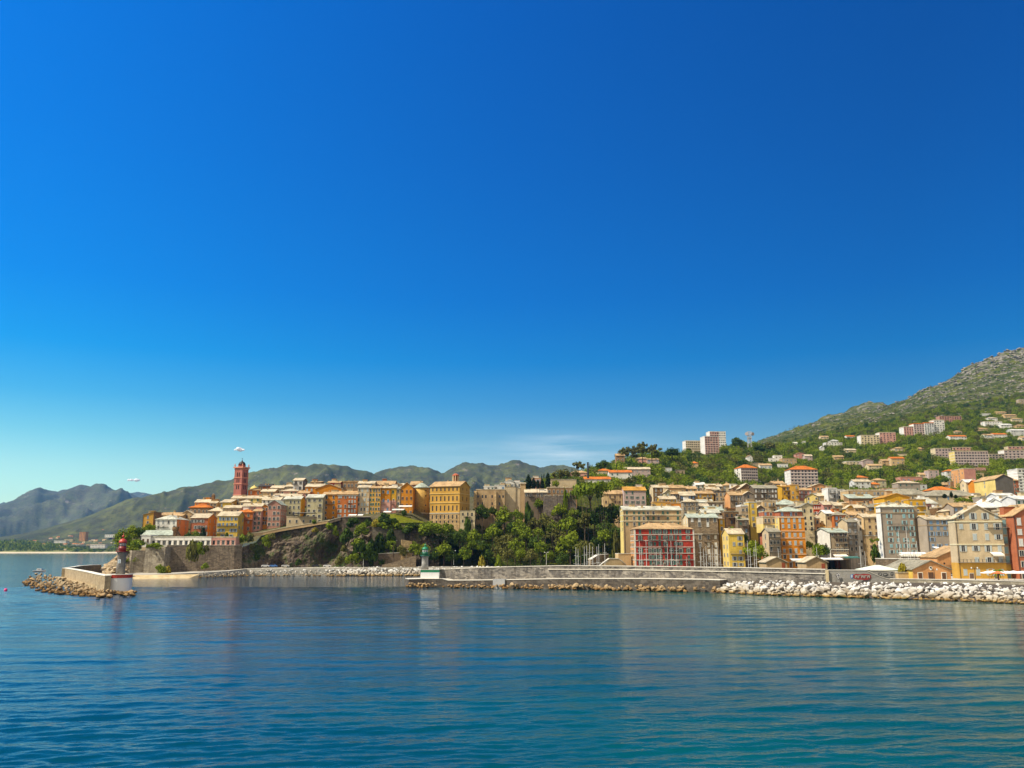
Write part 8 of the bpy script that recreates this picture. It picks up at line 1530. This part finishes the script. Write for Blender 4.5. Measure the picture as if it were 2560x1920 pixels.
# ---- far coast: tree belt, villages at the foot of the mountains
it = []; it2 = []
for _ in range(2600):
    p = rt_.uniform(-250, 330); Y = rt_.uniform(2985, 3700); X = (p - CX) / AZ * Y
    if noise.noise(Vector((X / 120, Y / 160, 2))) < -.12: continue
    z = np.interp(Y, [2930, 2960, 3000, 3150, 3400, 3900], COASTZ) * (1.0 if p < 120 else np.interp(p, [120, 200], [1.0, .55])); r = rt_.uniform(7, 14); h = rt_.uniform(9, 18) if p < 150 else rt_.uniform(6, 12); (it if rt_.random() < .6 else it2).append((X, Y, z - 1, r, h, int(p) & 7))
numpy_forest('coast_woodland', it, LOW['shrub'], M_LEAF); numpy_forest('coast_dark_woodland', it2, LOW['shrub'], M_LEAFD)
hs_ = []
for w, rc in (('white', 'tile'), ('cream', 'tan'), ('pink', 'tile'), ('sand', 'cream')):
    b = MB(); b.box(-1, 1, 0, 1, -1.5, .62, 0); b.add([(-1, 0, .62), (1, 0, .62), (1, 1, .62), (-1, 1, .62), (-1.04, .5, 1.0), (1.04, .5, 1.0), (-1.06, -.05, .6), (1.06, -.05, .6), (1.06, 1.05, .6), (-1.06, 1.05, .6)], [(6, 7, 5, 4), (8, 9, 4, 5), (0, 3, 4), (1, 2, 5)], 1)
    for x in (-.6, -.1, .4): b.box(x, x + .22, -.02, 0, .1, .42, 2)
    me = b.mesh('distant_house'); [me.materials.append(x) for x in (wallmat(C[w], .2), roofmat(*ROOFC[rc]), M_PANE)]; hs_.append(me)
for i in range(96):
    p = rt_.uniform(70, 318); u = rt_.random(); Y = rt_.uniform(3050, 3600) if u < .42 else rt_.uniform(3200, 4050); X = (p - CX) / AZ * Y
    py = np.interp(p, [70, 150, 220, 318], [1352, 1336, 1322, 1310]) + rt_.uniform(0, 22) if u >= .42 else rt_.uniform(1356, 1372)
    Z = Zof(py, Y); o = bpy.data.objects.new('distant_house', hs_[i % 4]); COL.objects.link(o)
    # stand it on the ground of the coast or of the mountain foot
    hit = False
    z0 = np.interp(Y, [2930, 2960, 3000, 3150, 3400, 3900], COASTZ)
    dg = bpy.context.evaluated_depsgraph_get() if i == 0 else dg
    ok_, loc, *_r = scene.ray_cast(dg, Vector((X, Y, 600)), Vector((0, 0, -1)))
    z = loc.z if ok_ and loc.z < 300 else z0
    s = rt_.uniform(3.5, 8); o.location = (X, Y, z); o.scale = (s, s * .8, s * rt_.uniform(.7, 1.1)); o.rotation_euler = (0, 0, rt_.uniform(-.4, .4)); PEND.append([o, ('white', 'cream', 'pinkish', 'sandy')[i % 4] + ' distant house', 'at the foot of the far mountains', p, py]); o['category'] = 'house'; o['group'] = 'distant houses across the bay'
def far_block(label, x0, x1, yt, yb, Y, w, rc, rows, cols, name='distant_building'):
    B(label, x0, x1, yt, yb, Y, 22, w, 'flat', 1.0, rc, (rows, cols), (rows, 3), None, 0, 'open', ww=3.2, wh=2.6, frame=0, skip=0, ch=0, name=name, cat='building', ov=0)
far_block('pinkish ten-storey tower standing alone on the far coast', 198, 213, 1331, 1352, 3150, 'peach', 'tile', 8, 4)
far_block('white flat complex in the trees of the far coast', 135, 165, 1352.5, 1357, 3150, 'white', 'white', 1, 9); far_block('white hotel building behind the beach of the far coast', 225, 262, 1361.5, 1370, 3020, 'white', 'cream', 2, 10); far_block('long white shed low on the far coast', 18, 42, 1355, 1360, 3350, 'white', 'cream', 1, 8); far_block('white works hall behind the red lighthouse lantern', 262, 300, 1337, 1343, 3500, 'white', 'white', 1, 8); far_block('low white hall near the lone tower', 160, 182, 1349, 1353, 3250, 'cream', 'cream', 1, 6)

# ================================================================== LABELS: say which one
LAND = [('the red lighthouse', 291, 1410), ('the green lighthouse', 1060, 1410), ('the bell tower', 601, 1200), ('the round tower', 1051, 1250), ('the golden palace', 1112, 1260), ('the bastion', 1400, 1265), ('the umbrella pine', 1478, 1230), ('the museum blocks', 1288, 1240), ('the red harbour house', 1662, 1370), ('the yellow apartments', 1630, 1290), ('the grey stone harbour house', 1760, 1350), ('the yellow marina house', 1842, 1375), ('the orange seven-storey house', 1982, 1350), ('the first boat shed', 1942, 1412), ('the second boat shed', 2042, 1413), ('the painted wall', 2130, 1440), ('the tall grey house', 2246, 1330), ('the orange gabled house', 2328, 1435), ('the big beige house', 2452, 1370), ('the cafe parasols', 2505, 1440), ('the first white tower block', 1862, 1190), ('the second white tower block', 2008, 1205), ('the hilltop tower block', 1785, 1105), ('the telecom mast', 1874, 1090), ('the tan hipped villa', 1448, 1184), ('the pine hill villas', 1600, 1155), ('the terraced apartment row', 2310, 1072), ('the stepped housing block', 2195, 1100), ('the grey gridded slab', 2430, 1148), ('the pink slab block', 2426, 1200), ('the market hall', 2268, 1240), ('the school-like building', 2166, 1240), ('the broad white villa', 2086, 1110), ('the lone far tower', 205, 1342), ('the arcade', 480, 1352), ('the cliff cave', 705, 1400), ('the grassy terrace', 1000, 1300), ('the far beach', 120, 1375), ('the black cypress group', 1345, 1205), ('the dark blank gable', 2512, 1220), ('the jetty wall', 200, 1432), ('the mole wall pier', 2068, 1436), ('the rose gabled house', 2001, 1142), ('the cream orchard house', 2190, 1168), ('the terraced hill villa', 2484, 1058)]
def near(px, py):
    l = min(LAND, key=lambda l: (l[1] - px) ** 2 + ((l[2] - py) * 1.6) ** 2); dx, dy = px - l[1], py - l[2]
    if abs(dx) < 14 and abs(dy) < 14: d = 'right at'
    elif abs(dx) > abs(dy) * 1.2: d = 'left of' if dx < 0 else 'right of'
    else: d = 'above' if dy < 0 else 'below'
    return d, l[0]
buckets = {}
for it_ in PEND:
    d, l = near(it_[3], it_[4]); buckets.setdefault((it_[1], it_[2], d, l), []).append(it_)
for (look, where, d, l), its in buckets.items():
    its.sort(key=lambda i: (i[3], i[4])); n = len(its)
    for i, it_ in enumerate(its):
        if n == 1: s = f'{look} {where}, {d} {l}'
        elif i == 0: s = f'{look} {where}, leftmost {d} {l}'
        elif i == n - 1: s = f'{look} {where}, rightmost {d} {l}'
        else: s = f'{look} {where}, {ORD[i] if i < len(ORD) else "later"} from left {d} {l}'
        w_ = s.split()
        if len(w_) > 16: s = s.replace('the left rock pile', 'the rocks').replace(' in the middle of', ' amid').replace('of the breakwater', '').replace('in the black cypress group beside the museum block', 'in the black group')
        it_[0]['label'] = ' '.join(s.split()[:16])
for o in scene.objects:
    for k_ in ('_px', '_py'):
        if k_ in o.keys(): del o[k_]
